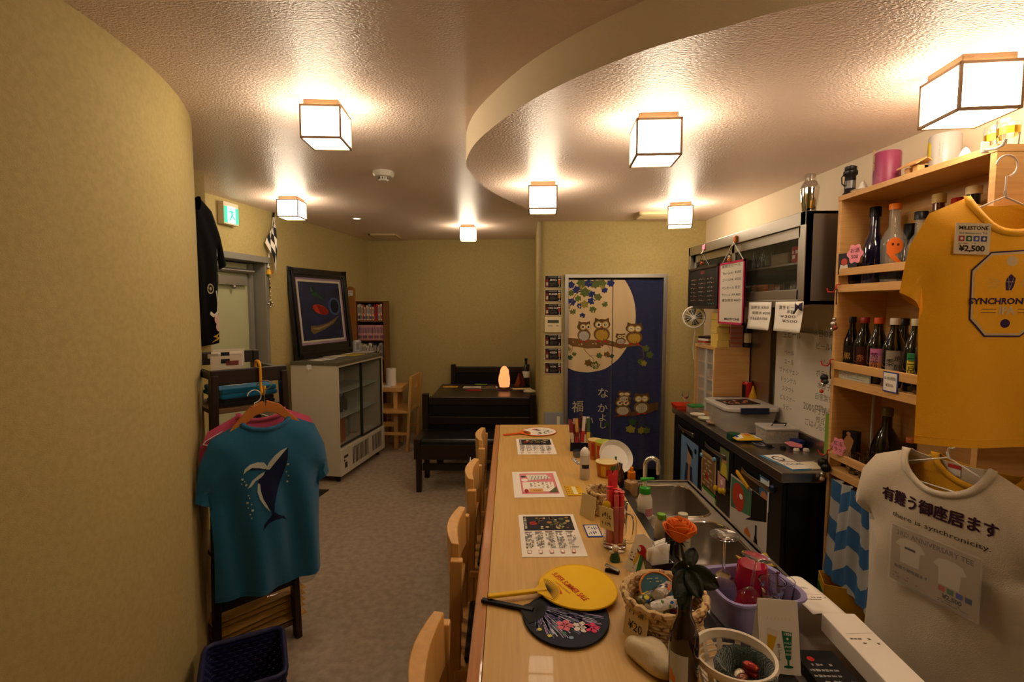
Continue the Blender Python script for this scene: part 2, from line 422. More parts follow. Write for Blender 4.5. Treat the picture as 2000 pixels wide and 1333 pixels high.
for i, (x, y, z, a, lab) in enumerate([
    (-.733, 2.068, ZC, 2.4, 'square wood framed paper lamp on the high ceiling nearest the curved wall'),
    (.529, 1.853, ZS, -5, 'square wood framed paper lamp over the counter, largest one below the round soffit edge'),
    (1.292, 1.44, ZS, -6.5, 'square wood framed paper lamp above the bottle shelf and yellow shirt'),
    (.189, 2.824, ZS, -3.6, 'square wood framed paper lamp beside the round soffit edge, above the noren wall corner'),
    (-1.614, 3.784, ZC, -.4, 'square wood framed paper lamp next to the checkered flag and exit sign'),
    (1.135, 3.355, ZS, -17, 'square wood framed paper lamp beside the ceiling vent, turned a little, near the steel cabinet'),
    (1.15, -.1, ZC, -3, 'square wood framed paper lamp added unseen over the near counter end as fill light'),  # unseen lamp, added to light the foreground shirts and bottles
    (-.407, 5.05, ZC, -.4, 'smallest square paper lamp, over the booth table in the alcove')]):
    t = L0 if i == 0 else copy_tree(L0)
    t.location = (x, y, z); t.rotation_euler = (0, 0, radians(a)); t['label'] = lab; t['group'] = 'square ceiling lamps'

# ceiling fittings
p = gz(697, 427, ZC)
t = thing('downlight', 'small round recessed downlight in the ceiling before the alcove', 'downlight', p)
MB().lathe([(.03, -.004), (.045, -.004), (.047, 0)], M_white, 24, cap0=False, cap1=False).build('rim', t, smooth=True)
MB().lathe([(.0001, -.002), (.031, -.002)], mat('downlight_glow', '#fff', .5, emit=(1, .85, .6), es=9), 24, cap0=False, cap1=False).build('diffuser', t)
p = gz(749, 336, ZC)
t = thing('smoke_detector', 'white round smoke detector on the ceiling', 'smoke detector', p)
MB().lathe([(.062, 0), (.062, -.018), (.052, -.03), (.03, -.032)], M_white, 28, cap0=False).build('housing', t, smooth=True)
mb = MB(); mb.lathe([(.03, -.03), (.03, -.048), (.024, -.054)], M_white, 20)
mb.build('sensor', t, smooth=True)
mb = MB()
for k in range(12): a = k * pi / 6; mb.bar((.0305 * cos(a), .0305 * sin(a), -.034), (.0305 * cos(a), .0305 * sin(a), -.046), .006, .003, M_black, up=(-sin(a), cos(a), 0))
mb.build('slots', t)
M_vent = mat('beige_vent', '#c9b284', .5)
def vent(u, v, z, w, d, lab, rz):
    p = gz(u, v, z); t = thing('ceiling_vent', lab, 'vent', p, rz)
    mb = MB()
    for s_ in (-1, 1): mb.box((s_ * w / 2, -d / 2, -.02), (s_ * (w / 2 - .025), d / 2, 0), M_vent); mb.box((-w / 2, s_ * d / 2, -.02), (w / 2, s_ * (d / 2 - .025), 0), M_vent)
    mb.build('frame', t, bevel=.003)
    mb = MB(); mb.box((-w / 2 + .03, -d / 2 + .03, -.004), (w / 2 - .03, d / 2 - .03, -.001), M_dark); mb.build('backing', t)
    for k in range(5):
        y = -d / 2 + .04 + (d - .08) * k / 4
        s = MB().bar((-w / 2 + .02, y, -.012), (w / 2 - .02, y, -.012), .028, .003, M_vent, up=(0, .6, .8)).build('slat', t)
vent(752, 460, ZC, .30, .3, 'beige square air vent in the ceiling of the alcove', 0)
vent(1285, 419, ZS, .32, .22, 'beige air vent in the soffit in front of the noren wall', radians(-3))
# ------------------------------------------------------------------ T-shirts
def shirt(root, m, W=.25, Wh=.25, L=.68, ap=.235, sw=.215, sd=.055, nw_=.085, nf=.09, nb=.02, so=(.325, -.235), si=(.245, -.285), T=.035,
          A=.012, k=26, ph=0., step=.02, m_in=None, collar=True):
    """cloth of a hanging T-shirt: front sheet, back sheet, ribbed collar as children of root; returns the front surface function"""
    def outline(nd):
        neck = [(nw_ * sin(radians(a)), -nd * cos(radians(a))) for a in range(-90, 91, 15)]
        r = [(sw, -sd), (.5 * (sw + so[0]) + .012, .5 * (-sd + so[1]) + .02), so, si, (W, -ap), ((W + Wh) / 2 - .006, -(ap + L) / 2), (Wh, -L)]
        hem = [(Wh * (1 - 2 * t / 10), -L - .008 * sin(pi * t / 10)) for t in range(1, 10)]
        pts = neck + r + hem + [(-x, z) for x, z in r[::-1]]
        typ = ['o'] * 12 + ['c', 'c', 'c', 'o', 'c', 'c', 'c'] + ['o'] * 10 + ['c', 'c', 'c', 'o', 'c', 'c', 'c']
        return pts, typ
    def fine(pts, typ):
        o, ty = [], []
        for i, p in enumerate(pts):
            q = pts[(i + 1) % len(pts)]; n = max(1, int(hypot(q[0] - p[0], q[1] - p[1]) / step))
            for t in range(n): o.append((p[0] + (q[0] - p[0]) * t / n, p[1] + (q[1] - p[1]) * t / n)); ty.append(typ[i])
        return o, ty
    pf, tf = outline(nf)
    seg = [(pf[i], pf[(i + 1) % len(pf)]) for i in range(len(pf)) if tf[i] == 'c']
    def dist(x, z):
        d = 9
        for (a, b) in seg:
            vx, vz = b[0] - a[0], b[1] - a[1]; t = max(0, min(1, ((x - a[0]) * vx + (z - a[1]) * vz) / (vx * vx + vz * vz)))
            d = min(d, hypot(x - a[0] - vx * t, z - a[1] - vz * t))
        return d
    def fold(x, z):
        g = max(0, min(1, (-z - .10) / .45))
        f = A * g * (sin(k * x + ph + 1.5 * sin(4 * z + ph)) + .5 * sin(k * 1.9 * x - ph + 6 * z))
        f += .004 * sin(38 * (abs(x) + .6 * z) + ph) * min(1, max(0, (-z) / .1)) * (1 - g)
        return f
    def yf(x, z): return fold(x, z) - T * (1 - exp(-dist(x, z) / .05))
    def yb(x, z): return fold(x, z) + T * .8 * (1 - exp(-dist(x, z) / .05))
    for nm, nd, fy in (('front', nf, yf), ('back', nb, yb)):
        pts, typ = fine(*outline(nd)); n = len(pts)
        V = [Vector(p) for p in pts]
        xs = max(p[0] for p in pts); nx = int(xs / step)
        from_poly = pts
        def inside(x, z):
            c_ = False
            for i in range(n):
                a, b = from_poly[i - 1], from_poly[i]
                if (a[1] > z) != (b[1] > z) and x < (b[0] - a[0]) * (z - a[1]) / (b[1] - a[1]) + a[0]: c_ = not c_
            return c_
        for i in range(-nx, nx + 1):
            for j in range(int(L / step) + 1):
                x, z = i * step + .3 * step * (j % 2), -j * step
                if inside(x, z) and min(hypot(x - p[0], z - p[1]) for p in pts) > step * .55: V.append(Vector((x, z)))
        vo, _, fo, *_r = geometry.delaunay_2d_cdt(V, [(i, (i + 1) % n) for i in range(n)], [], 1, 1e-5)
        mb = MB(); mb.add([(p.x, fy(p.x, p.y), p.y) for p in vo], [tuple(f) for f in fo], m)
        mb.build(nm, root, smooth=True)
    if collar:
        mb = MB()
        for nd, fy, sg in ((nf, yf, -1), (nb, yb, 1)):
            c_ = [(nw_ * sin(radians(a)), -nd * cos(radians(a))) for a in range(-90, 91, 9)]
            def fn(u, v, c_=c_, fy=fy, sg=sg):
                i = min(len(c_) - 1, int(round(u * (len(c_) - 1)))); x, z = c_[i]
                k_ = 1 + .22 * v; z2 = z * (1 + (.018 / max(nd, .018)) * v) if nd > .03 else z - .018 * v
                return (x * k_ if abs(x) > 0 else 0, fy(x * k_, z2 - .002) + sg * .003 - sg * .0015 * abs(2 * v - 1), z2)
            mb.grid(fn, len(c_) - 1, 2, m)
        mb.build('collar', root, smooth=True, solid=.002)
    # stitched hem lines
    mb = MB()
    for dz in (.022,):
        mb.tube([(x * Wh / 12, yf(x * Wh / 12 * .99, -L + dz) - .0008, -L + dz - .008 * sin(pi * (x / 24 + .5))) for x in range(-12, 13)], .0009, m, 4)
    mb.build('hem_stitching', root)
    return yf
def wire_hanger(root, m=None, span=.2, drop=.08, hook=.075, name='hanger', r=.0022, rz=0):
    m = m or M_white
    mb = MB(); mb.T = Matrix.Rotation(rz, 4, 'Z')
    pts = [(.028 * cos(radians(a)), 0, hook + .028 * sin(radians(a))) for a in range(170, -91, -20)]
    mb.tube([(x, 0, z) for x, _, z in pts] + [(0, 0, .02), (.006, 0, 0)], r, m, 6)
    mb.tube([(-.004, 0, .02), (0, 0, .004), (.03, 0, -.008), (span, 0, -drop), (span + .01, 0, -drop - .012), (span - .01, 0, -drop - .02), (-span + .01, 0, -drop - .02), (-span - .01, 0, -drop - .012), (-span, 0, -drop), (-.03, 0, -.008), (0, 0, .004)], r, m, 6)
    return mb.build(name, root, smooth=True)
# ------------------------------------------------------------------ exit sign, flag, charms by the door
M_exit = mat('lit_exit_green', '#27b48a', .5, emit='#2fd6a4', es=1.1)
M_exitw = mat('lit_exit_white', '#ffffff', .5, emit='#dffdf2', es=1.7)
a_, b_ = lw(436, 392, .05), lw(467, 443, .05)
sL = (a_ - LB).dot(LD); sR = (b_ - LB).dot(LD); sm = (sL + sR) / 2; sw_ = sR - sL; zt, zb = a_.z + .0, b_.z
t = thing('exit_sign', 'lit green and white running figure exit sign above the grey door', 'exit sign', lpt(sm, (zt + zb) / 2, .03))
t.rotation_euler = (0, 0, atan2(LD.y, LD.x)); hh = (zt - zb) / 2
# local: x along wall, -y into the room
MB().box((-sw_ / 2, -.02, -hh), (sw_ / 2, .03, hh), mat('ivory_plastic', '#d9cfb2', .5)).build('housing', t, bevel=.004)
MB().box((-sw_ / 2 + .004, -.023, -hh + .012), (sw_ / 2 - .006, -.019, hh - .035), M_exit).build('panel', t)
P = Print(); hw = sw_ / 2
P.rect(M_exitw, -hw * .55, -hh * .85, hw * .5, hh * .62).up()
g = M_exit
P.disc(g, -.1 * hw, hh * .42, hh * .09).line(g, [(-.05 * hw, hh * .28), (.05 * hw, -.12 * hh)], .02).line(g, [(-.05 * hw, hh * .2), (-.4 * hw, hh * .12)], .011).line(g, [(0, hh * .2), (.3 * hw, .12 * hh)], .011)
P.line(g, [(.03 * hw, -.1 * hh), (-.1 * hw, -.35 * hh), (-.25 * hw, -.62 * hh)], .014).line(g, [(.05 * hw, -.1 * hh), (.2 * hw, -.4 * hh), (.45 * hw, -.45 * hh)], .014)
P.build('running_figure', t, on_front(-.0235))
# checkered flag
p = lw(533, 470, .03)
t = thing('checkered_flag', 'small black and white checkered flag on a white stick beside the grey door', 'flag', lw(530, 470, .012)); t.rotation_euler = (0, 0, atan2(LD.y, LD.x))
def lf(u, v, off): q = lw(u, v, off); return t.matrix_basis.inverted() @ q
P0_, P1_ = lf(535, 416, .03), lf(523, 523, .03)
MB().tube([P0_, P1_], .006, M_white, 8).build('stick', t, smooth=True)
MB().tube([P0_, P0_ + (P0_ - P1_).normalized() * -.04], .009, M_black, 8).build('tip', t, smooth=True)
M_fb, M_fw = mat('flag_black', '#141416', .7), mat('flag_white', '#e8e2d4', .7)
mb = MB(); O = P0_ + (P1_ - P0_) * .08; D = (P1_ - P0_).normalized()
e1 = (lf(517, 480, .04) - O); e2 = (lf(552, 497, .07) - O)
for i in range(5):
    for j in range(3):
        def fp(a, b): q = O + (e1 * (a / 5) * (1 - .25 * b / 3) * .9 + e2 * (a / 5) * (b / 3)) ; q.y += -.012 * sin(b * 2 + a) - .008; return q
        mb.grid(lambda u, v: fp(i + u, j + v), 3, 3, M_fb if (i + j) % 2 else M_fw)
mb.build('cloth', t, smooth=True, solid=.001)
t = thing('hanging_charm_string', 'string of beads with a yellow bell charm hanging below the checkered flag', 'charm', lw(527, 560, .02)); t.rotation_euler = (0, 0, atan2(LD.y, LD.x))
inv = t.matrix_basis.inverted()
def lf2(u, v, off): return Matrix.Rotation(-t.rotation_euler.z, 4, 'Z') @ (lw(u, v, off) - t.location)
def lf3(u, v, off): return Matrix.Rotation(-atan2(LD.y, LD.x), 4, 'Z') @ (lw(u, v, off) - lw(527, 560, .02))
MB().tube([lf3(524, 520, .03), lf3(526, 560, .03), lf3(529, 598, .03)], .0025, M_black, 5).build('string', t)
mb = MB()
for k, c in enumerate(['#e8e2d4', '#222222', '#d9c24a', '#e8e2d4', '#7a3b8c', '#222222', '#e8e2d4', '#c8c0a0', '#e8e2d4', '#553311']):
    mb.ball(lf3(525 + k * .45, 522 + k * 8, .03), .008, flat(c), 8)
mb.build('beads', t, smooth=True)
mb = MB(); mb.lathe([(.005, .03), (.014, .022), (.02, 0), (.024, -.015), (.001, -.015)], flat('#d6a41f', .4), 14, c=lf3(525, 533, .035)); mb.build('bell', t, smooth=True)
MB().ball(lf3(531, 532, .04), .012, flat('#c2682b', .4), 10).build('bell_face', t, smooth=True)
mb = MB()
for du, dv in ((-3, 594), (0, 600), (4, 592), (6, 597), (-1, 588)): mb.ball(lf3(528 + du, dv, .035), .009, mat('charm_silver', '#c9c5ba', .25, .8), 8)
mb.build('silver_charms', t, smooth=True)

# ------------------------------------------------------------------ framed picture leaning on the wall, on the fridge
FZ = 1.085
FA = Vector((-1.502, 4.359, 0)); FD = Vector((.164, .9865, 0)).normalized(); FN = Vector((FD.y, -FD.x, 0)); FW, FDEP = .945, .45
def fpt(s, d, z): p = FA + FD * s - FN * d; return Vector((p.x, p.y, z))
# frame corners: foot on the fridge, head against the wall
bl, br = gz(590, 701, FZ + .002), gz(690, 690, FZ + .002)
tl, tr = lw(551, 519, .05), lw(665, 533, .05)
ux = (tr - tl).normalized(); wz = (tl - tr).length
mid_t, mid_b = (tl + tr) / 2, (bl + br) / 2
X = ((tr - tl).normalized() + (br - bl).normalized()).normalized(); Zv = (mid_t - mid_b); Zv = (Zv - X * Zv.dot(X)); Hh = Zv.length; Zv.normalize(); Yv = Zv.cross(X)
Wd = ((tr - tl).length + (br - bl).length) / 2
cen = (mid_t + mid_b) / 2
t = thing('framed_picture', 'large black framed picture of a dark blue space scene leaning above the glass door fridge', 'picture', cen)
t.rotation_euler = Matrix((X, Yv, Zv)).transposed().to_euler()
M_lacq = mat('black_lacquer_frame', '#12131c', .22, coat=.5)
h2, w2 = Hh / 2, Wd / 2
fw = .085
mb = MB()
for (x0, x1, z0, z1) in ((-w2, w2, h2 - fw, h2), (-w2, w2, -h2, -h2 + fw * 1.5), (-w2, -w2 + fw, -h2, h2), (w2 - fw, w2, -h2, h2)): mb.box((x0, -.02, z0), (x1, .012, z1), M_lacq)
mb.build('frame', t, bevel=.006)
mb = MB(); k = fw * .4
for (x0, x1, z0, z1) in ((-w2 + k, w2 - k, h2 - k - .03, h2 - k), (-w2 + k, w2 - k, -h2 + k, -h2 + k + .03), (-w2 + k, -w2 + k + .03, -h2 + k, h2 - k), (w2 - k - .03, w2 - k, -h2 + k, h2 - k)): mb.box((x0, -.032, z0), (x1, -.018, z1), M_lacq)
mb.build('frame_moulding', t, bevel=.005)
ix0, ix1, iz0, iz1 = -w2 + fw, w2 - fw, -h2 + fw * 1.5, h2 - fw
MB().box((ix0, -.004, iz0), (ix1, .006, iz1), mat('mauve_mount', '#9d8396', .7)).build('mount', t)
P = Print(); m1 = .022; m2 = .04
P.rect('#cfc6ad', ix0 + m1, iz0 + m1, ix1 - m1, iz1 - m1).up()
ax0, ax1, az0, az1 = ix0 + m2, ix1 - m2, iz0 + m2, iz1 - m2; aw, ah = ax1 - ax0, az1 - az0
M_space = mat('painted_night_blue', '#141b3c', .5, vary=('#1f2d62', 6, (1, 1, 1.6), .45, .8))
def A_(x, y): return (ax0 + x * aw, az0 + y * ah)
P.poly(M_space, [A_(0, 0), A_(1, 0), A_(1, 1), A_(0, 1)]).up()
P.disc('#46557c', *A_(.83, .58), .075 * 1.2).up().disc('#171d30', *A_(.83, .58), .062, .07).up()
P.poly('#27502c', [A_(*q) for q in ((.27, .9), (.32, .93), (.38, .83), (.52, .74), (.6, .68), (.48, .72), (.34, .76), (.28, .8))])
P.poly('#8f9a6a', [A_(*q) for q in ((.27, .9), (.3, .92), (.32, .84), (.28, .82))])
P.disc('#c23a22', *A_(.47, .52), .115, .045, rot=-14).poly('#3a2a20', [A_(.27, .55), A_(.33, .58), A_(.33, .5), A_(.29, .5)])
P.poly('#6a5432', [A_(*q) for q in ((.18, .16), (.2, .25), (.34, .24), (.6, .28), (.95, .42), (.75, .26), (.45, .15), (.25, .1))])
P.up().poly('#8f7a50', [A_(*q) for q in ((.2, .2), (.36, .21), (.62, .26), (.85, .35), (.62, .24), (.36, .17))])
P.build('picture_print', t, on_front(-.0045))
MB().box((ix0, -.0075, iz0), (ix1, -.0065, iz1), mat('picture_glass', '#101410', .03, alpha=.03)).build('glazing', t)

# ------------------------------------------------------------------ glass door fridge
M_fr = mat('fridge_enamel', '#cdc4ae', .4)
M_frt = mat('fridge_top_laminate', '#5f5a48', .5)
t = thing('display_fridge', 'white glass door drinks fridge with a grey top and vented base', 'fridge', FA)
t.rotation_euler = (0, 0, atan2(FD.y, FD.x))       # local x along the front, +y towards the wall
def F(a, b, m, name, bevel=0): return MB().box(a, b, m).build(name, t, bevel=bevel)
mb = MB(); zb_, zt_ = .06, FZ - .03
mb.box((0, 0, zb_), (.02, FDEP, zt_), M_fr); mb.box((FW - .02, 0, zb_), (FW, FDEP, zt_), M_fr); mb.box((0, FDEP - .02, zb_), (FW, FDEP, zt_), M_fr)
mb.box((0, .02, zb_), (FW, FDEP, .3), M_fr); mb.box((0, 0, zt_ - .02), (FW, FDEP, zt_), M_fr)
mb.build('cabinet', t, bevel=.003)
F((-.005, -.01, FZ - .03), (FW + .005, FDEP, FZ), M_frt, 'top', .003)
F((0, -.012, zb_ + .0), (FW, .015, .30), M_fr, 'base_panel', .003)
for x0, x1 in ((.22, .56), (.64, .88)):
    mb = MB(); n_ = int((x1 - x0) / .028)
    for i in range(n_): mb.box((x0 + i * .028, -.0135, .11), (x0 + i * .028 + .013, -.011, .27), M_black)
    mb.build('vent_slots', t)
F((.07, -.014, .12), (.11, -.011, .17), M_black, 'power_switch', .001)
P = Print(); P.rect('#3a3a34', .05, .21, .13, .235).rect('#3a3a34', .05, .18, .075, .2); P.build('control_label', t, on_front(-.0125))
for z in (.55, .78):
    mb = MB()
    mb.box((.02, .06, z), (FW - .02, FDEP - .04, z + .008), mat('fridge_shelf', '#cfd2c8', .3, alpha=.75)); mb.build('shelf', t)
M_fglass = mat('fridge_door_glass', '#5f6a60', .06, alpha=.16)
M_fdark = mat('fridge_door_frame', '#3c3a33', .4, .3)
for k, (x0, x1, y) in enumerate(((.02, .49, .022), (.46, FW - .02, .006))):
    g = F((x0, y, .31), (x1, y + .006, zt_ - .02), M_fglass, 'door')
    mb = MB(); e = .014
    for (p0, p1) in (((x0, .31), (x0 + e, zt_ - .02)), ((x1 - e, .31), (x1, zt_ - .02)), ((x0, .31), (x1, .31 + e)), ((x0, zt_ - .02 - e), (x1, zt_ - .02))):
        mb.box((p0[0], y - .005, p0[1]), (p1[0], y + .011, p1[1]), M_fdark)
    mb.build('door_frame', g)
for x in (.06, FW - .06):
    for y in (.05, FDEP - .05): MB().lathe([(.02, 0), (.02, .06)], M_black, 10, c=(x, y, 0)).build('foot', t)
# hook stuck on the fridge side
q = gpl(604, 718, FA, -FD)
t2 = thing('stick_on_hook', 'small white hook stuck on the side of the glass door fridge', 'hook', q - FD * .001); t2.rotation_euler = (0, 0, atan2(FD.y, FD.x) - pi / 2)
MB().box((-.022, -.006, -.02), (.022, 0, .025), M_white).build('plate', t2, bevel=.005)
MB().tube([(0, -.006, -.005), (0, -.018, -.015), (0, -.018, -.03), (0, -.012, -.036)], .005, M_white, 8).build('hook_arm', t2, smooth=True)
# goods inside the fridge
def fl(s, d, z): return fpt(s, d, z)
def simple_bottle(name, label, p, h, r, col, cap, grp=None):
    t = thing(name, label, 'bottle', p, group=grp)
    g = mat('gl_' + col.strip('#'), col, .1, coat=.5)
    MB().lathe([(r * .9, 0), (r, .01), (r, h * .58), (r * .8, h * .66), (r * .36, h * .76), (r * .34, h * .95)], g, 16).build('body', t, smooth=True)
    MB().lathe([(r * .4, h * .93), (r * .4, h)], flat(cap), 12).build('cap', t)
    return t
for i in range(5): simple_bottle('fridge_bottle', 'dark bottle %s from the near end on the middle shelf inside the fridge' % ORD[i], fl(.12 + i * .09, .2, .559), .2, .03, '#3a2c18', '#8d8a80', 'bottles in the fridge')
b = box('orange_carton', (-.05, -.06, 0), (.05, .06, .24), flat('#a85424'), None); b.location = fl(.25, .16, .31); b.rotation_euler = (0, 0, 1.4); tag(b, 'tall orange carton standing at the bottom inside the fridge', 'carton')
simple_bottle('white_jug', 'pale plastic jug at the bottom of the fridge beside the orange carton', fl(.45, .2, .31), .26, .05, '#9a9484', '#8d8a80')
b = MB().lathe([(.055, 0), (.06, .02), (.06, .17), (.05, .19)], flat('#b7ada0')).build('plastic_tub', None, smooth=True); b.location = fl(.64, .2, .31); tag(b, 'grey lidded tub at the far end inside the fridge', 'tub')
# leaflets and acrylic box on the fridge
R_ = random.Random(3)
for i, (u, v, c, lab) in enumerate(((630, 703, '#e6dfd0', 'white printed flyer lying nearest the edge on the fridge top'), (655, 697, '#d6cfba', 'pale flyer in the middle of the sheets on the fridge'), (690, 694, '#c9ab35', 'yellow flyer lying beside the white ones on the fridge'),
                                  (672, 691, '#dcd6ca', 'white flyer behind the yellow one on the fridge'), (712, 689, '#c9b8b4', 'pinkish flyer at the far end of the fridge top'))):
    p = gz(u, v, FZ); o = MB().box((-.10, -.07, 0), (.10, .07, .002 + .002 * (i % 3)), flat(c)).build('flyer'); o.location = p + Vector((0, 0, .0005 + i * .0003)); o.rotation_euler = (0, 0, 1.3 + R_.uniform(-.2, .2)); tag(o, lab, 'flyer')
    P = Print(); P.scrib('#55504a', -.08, -.055, .08, .05, 7, i + 4); P.build('flyer_print', o, on_xy(.0022 + .002 * (i % 3)))
p = gz(680, 690, FZ); q = gz(700, 686, FZ)
t = thing('leaflet_holder', 'clear acrylic leaflet box in front of the framed picture on the fridge', 'leaflet holder', (p + q) / 2, 1.4)
mb = MB()
for a, b in (((-.09, -.05, 0), (.09, -.047, .12)), ((-.09, .047, 0), (.09, .05, .12)), ((-.09, -.05, 0), (-.087, .05, .12)), ((.087, -.05, 0), (.09, .05, .12)), ((-.09, -.05, 0), (.09, .05, .003))): mb.box(a, b, mat('acrylic', '#c8ccd0', .08, alpha=.3))
mb.build('case', t)
MB().box((.0, -.03, .003), (.085, -.01, .125), flat('#d8d2c4')).build('cards', t); MB().box((.01, -.031, .02), (.08, -.0302, .1), flat('#2a2f45')).build('card_picture', t)

q = gz(640, 958, 0); t = thing('door_mat', 'dark grey mat on the floor between the rack and the glass door fridge', 'mat', q, atan2(LD.y, LD.x) - pi / 2)
MB().box((-.5, -1.0, 0), (0, 0, .006), mat('dark_mat', '#2a2624', .9, bump=(150, .6, 'noise', U))).build('mat', t); MB().box((0, -1.0, 0), (.012, 0, .008), M_black).build('edging', t)
# ------------------------------------------------------------------ bookcase with books in the alcove corner
M_bk = mat('brown_bookcase_wood', '#7d5026', .45, vary=('#6b421c', 9, (6, 6, 1), .35, .7))
BY = 5.80
bl_, br_ = gy(694, 640, BY), gy(752, 640, BY); bt = gy(720, 588, BY).z
t = thing('bookcase', 'brown wooden bookcase of paperbacks in the alcove corner behind the fridge', 'bookcase', (bl_.x, BY, 0))
bw = br_.x - bl_.x
shz = [gy(720, v, BY).z for v in (626, 664, 701)]
mb = MB(); mb.box((0, 0, 0), (.018, .22, bt), M_bk); mb.build('side', t, bevel=.001); MB().box((bw - .018, 0, 0), (bw, .22, bt), M_bk).build('side', t, bevel=.001)
MB().box((.018, 0, bt - .018), (bw - .018, .22, bt), M_bk).build('top', t); MB().box((0, .212, 0), (bw, .22, bt), M_bk).build('back_panel', t)
for z in shz + [.35, .06]: MB().box((.018, 0, z - .016), (bw - .018, .212, z), M_bk).build('shelf', t)
R_ = random.Random(5)
names = ('white', 'cream', 'pink', 'grey', 'red', 'orange', 'black')
cols = {'white': '#e4ddd0', 'cream': '#dccfae', 'pink': '#cf9aa6', 'grey': '#a7a39c', 'red': '#b03022', 'orange': '#c66a2e', 'black': '#26232a'}
for r, (z, top) in enumerate(zip(shz, [bt - .018] + [s - .016 for s in shz])):
    x = .024; i = 0
    while x < bw - .034:
        th = R_.uniform(.011, .017) if r != 1 else .0135
        c = ('white', 'cream', 'grey', 'white', 'orange', 'white', 'red')[i % 7] if r == 0 else ('pink' if r == 1 else ('cream', 'white', 'black', 'grey')[min(3, i // 6)])
        if r == 0 and .6 * bw < x < .75 * bw: c = 'red'
        h = (top - z) * (.80 if r == 1 else R_.uniform(.72, .92)); ln = .12
        b = MB().box((0, 0, 0), (th - .001, ln, h), flat(cols[c])).build('book'); b.location = (bl_.x + x, BY + .02, z); 
        P = Print(); P.rect('#4a4642' if c != 'black' else '#d8d0c0', .25 * th, h * .45, .7 * th, h * .85)
        P.rect(('#8c3030', '#30508c', '#3c7a3c', '#c08a2a', '#7a3a7a')[i % 5], .1 * th, h * .08, .85 * th, h * .3); P.build('spine_print', b, on_front(0))
        tag(b, '%s spined book, %s from the left, %s shelf of corner bookcase' % (c, ORD[i], ('top', 'second', 'third')[r]), 'book', 'books on the %s bookcase shelf' % ('top', 'second', 'third')[r])
        x += th; i += 1
p = gy(684, 600, BY)
t = thing('wooden_board_stand', 'tall brown wooden board with a rounded top and paper tag beside the bookcase', 'board', (gy(679, 600, 5.6).x, 5.6, 0))
wb = gy(695, 600, 5.6).x - gy(679, 600, 5.6).x; ztp = gy(686, 560, 5.6).z
mb = MB(); mb.T = Matrix.Rotation(pi / 2, 4, 'X')
mb.prism([(0, 0), (wb, 0), (wb, ztp - wb / 2)] + arc(wb / 2, ztp - wb / 2, wb / 2, 0, 180, 8)[1:], .03, mat('orange_brown_board', '#a0662c', .5)); mb.build('board', t)
P = Print(); zz = gy(686, 573, 5.6).z; P.rect('#e6dfd0', .02, zz - .03, wb - .02, zz + .03).up().scrib('#333333', .025, zz - .025, wb - .025, zz + .025, 2, 3); P.build('paper_tag', t, on_front(-.0305))
# ------------------------------------------------------------------ pale desk, chair, paper roll
p0 = gz(752, 769, .68)
t = thing('pale_wood_desk', 'pale wooden desk behind the fridge at the alcove wall', 'desk', (0, 0, 0))
x0, x1, y0, y1 = -1.60, -1.17, 5.41, 5.77
MB().box((x0, y0, .64), (x1, y1, .69), M_chair).build('top', t, bevel=.004)
for x in (x0 + .04, x1 - .08):
    for y in (y0 + .05, y1 - .05): MB().box((x - .022, y - .022, 0), (x + .022, y + .022, .64), M_chair).build('leg', t, bevel=.003)
MB().box((x0 + .04, y0 + .03, .25), (x1 - .08, y0 + .06, .30), M_chair).build('stretcher', t)
t = thing('pale_wood_chair', 'pale wooden chair with a handle slot in its back, at the desk behind the fridge', 'chair', (-1.10, 5.32, 0), radians(-4))
# local: y along the back, faces -x
for y in (0, .42):
    MB().bar((.0, y, 0), (.05, y, .81), .03, .035, M_chair).build('rear_leg', t, bevel=.003)
    MB().bar((-.36, y, 0), (-.36, y, .42), .03, .035, M_chair).build('front_leg', t, bevel=.003)
    MB().bar((-.36, y, .2), (.01, y, .2), .02, .03, M_chair).build('stretcher', t)
MB().box((-.38, -.01, .42), (.03, .43, .45), M_chair).build('seat', t, bevel=.005)
mb = MB()
mb.bar((.03, .01, .56), (.03, .41, .56), .02, .04, M_chair)
for a, b, z0, z1 in ((.015, .405, .50, .68), (.015, .405, .75, .82), (.015, .15, .68, .75), (.27, .405, .68, .75)): mb.box((.028, a, z0), (.05, b, z1), M_chair)
mb.build('backrest', t, bevel=.003)
p = Vector((-1.32, 5.56, .69))
t = thing('paper_roll', 'white paper roll standing on the pale wooden desk', 'paper roll', p)
MB().lathe([(.018, .19), (.055, .19), (.055, 0), (.018, 0)], M_paper, 20, cap0=False).build('roll', t, smooth=True); MB().lathe([(.018, 0), (.018, .19), (.014, .19), (.014, 0)], flat('#a08860'), 14, cap0=False, cap1=False).build('core', t)
o = MB().box((-.12, -.09, 0), (.12, .09, .006), flat('#dfe0e0')).build('desk_papers'); o.location = (-1.42, 5.50, .6905); tag(o, 'sheets of white paper lying on the pale wooden desk', 'papers')

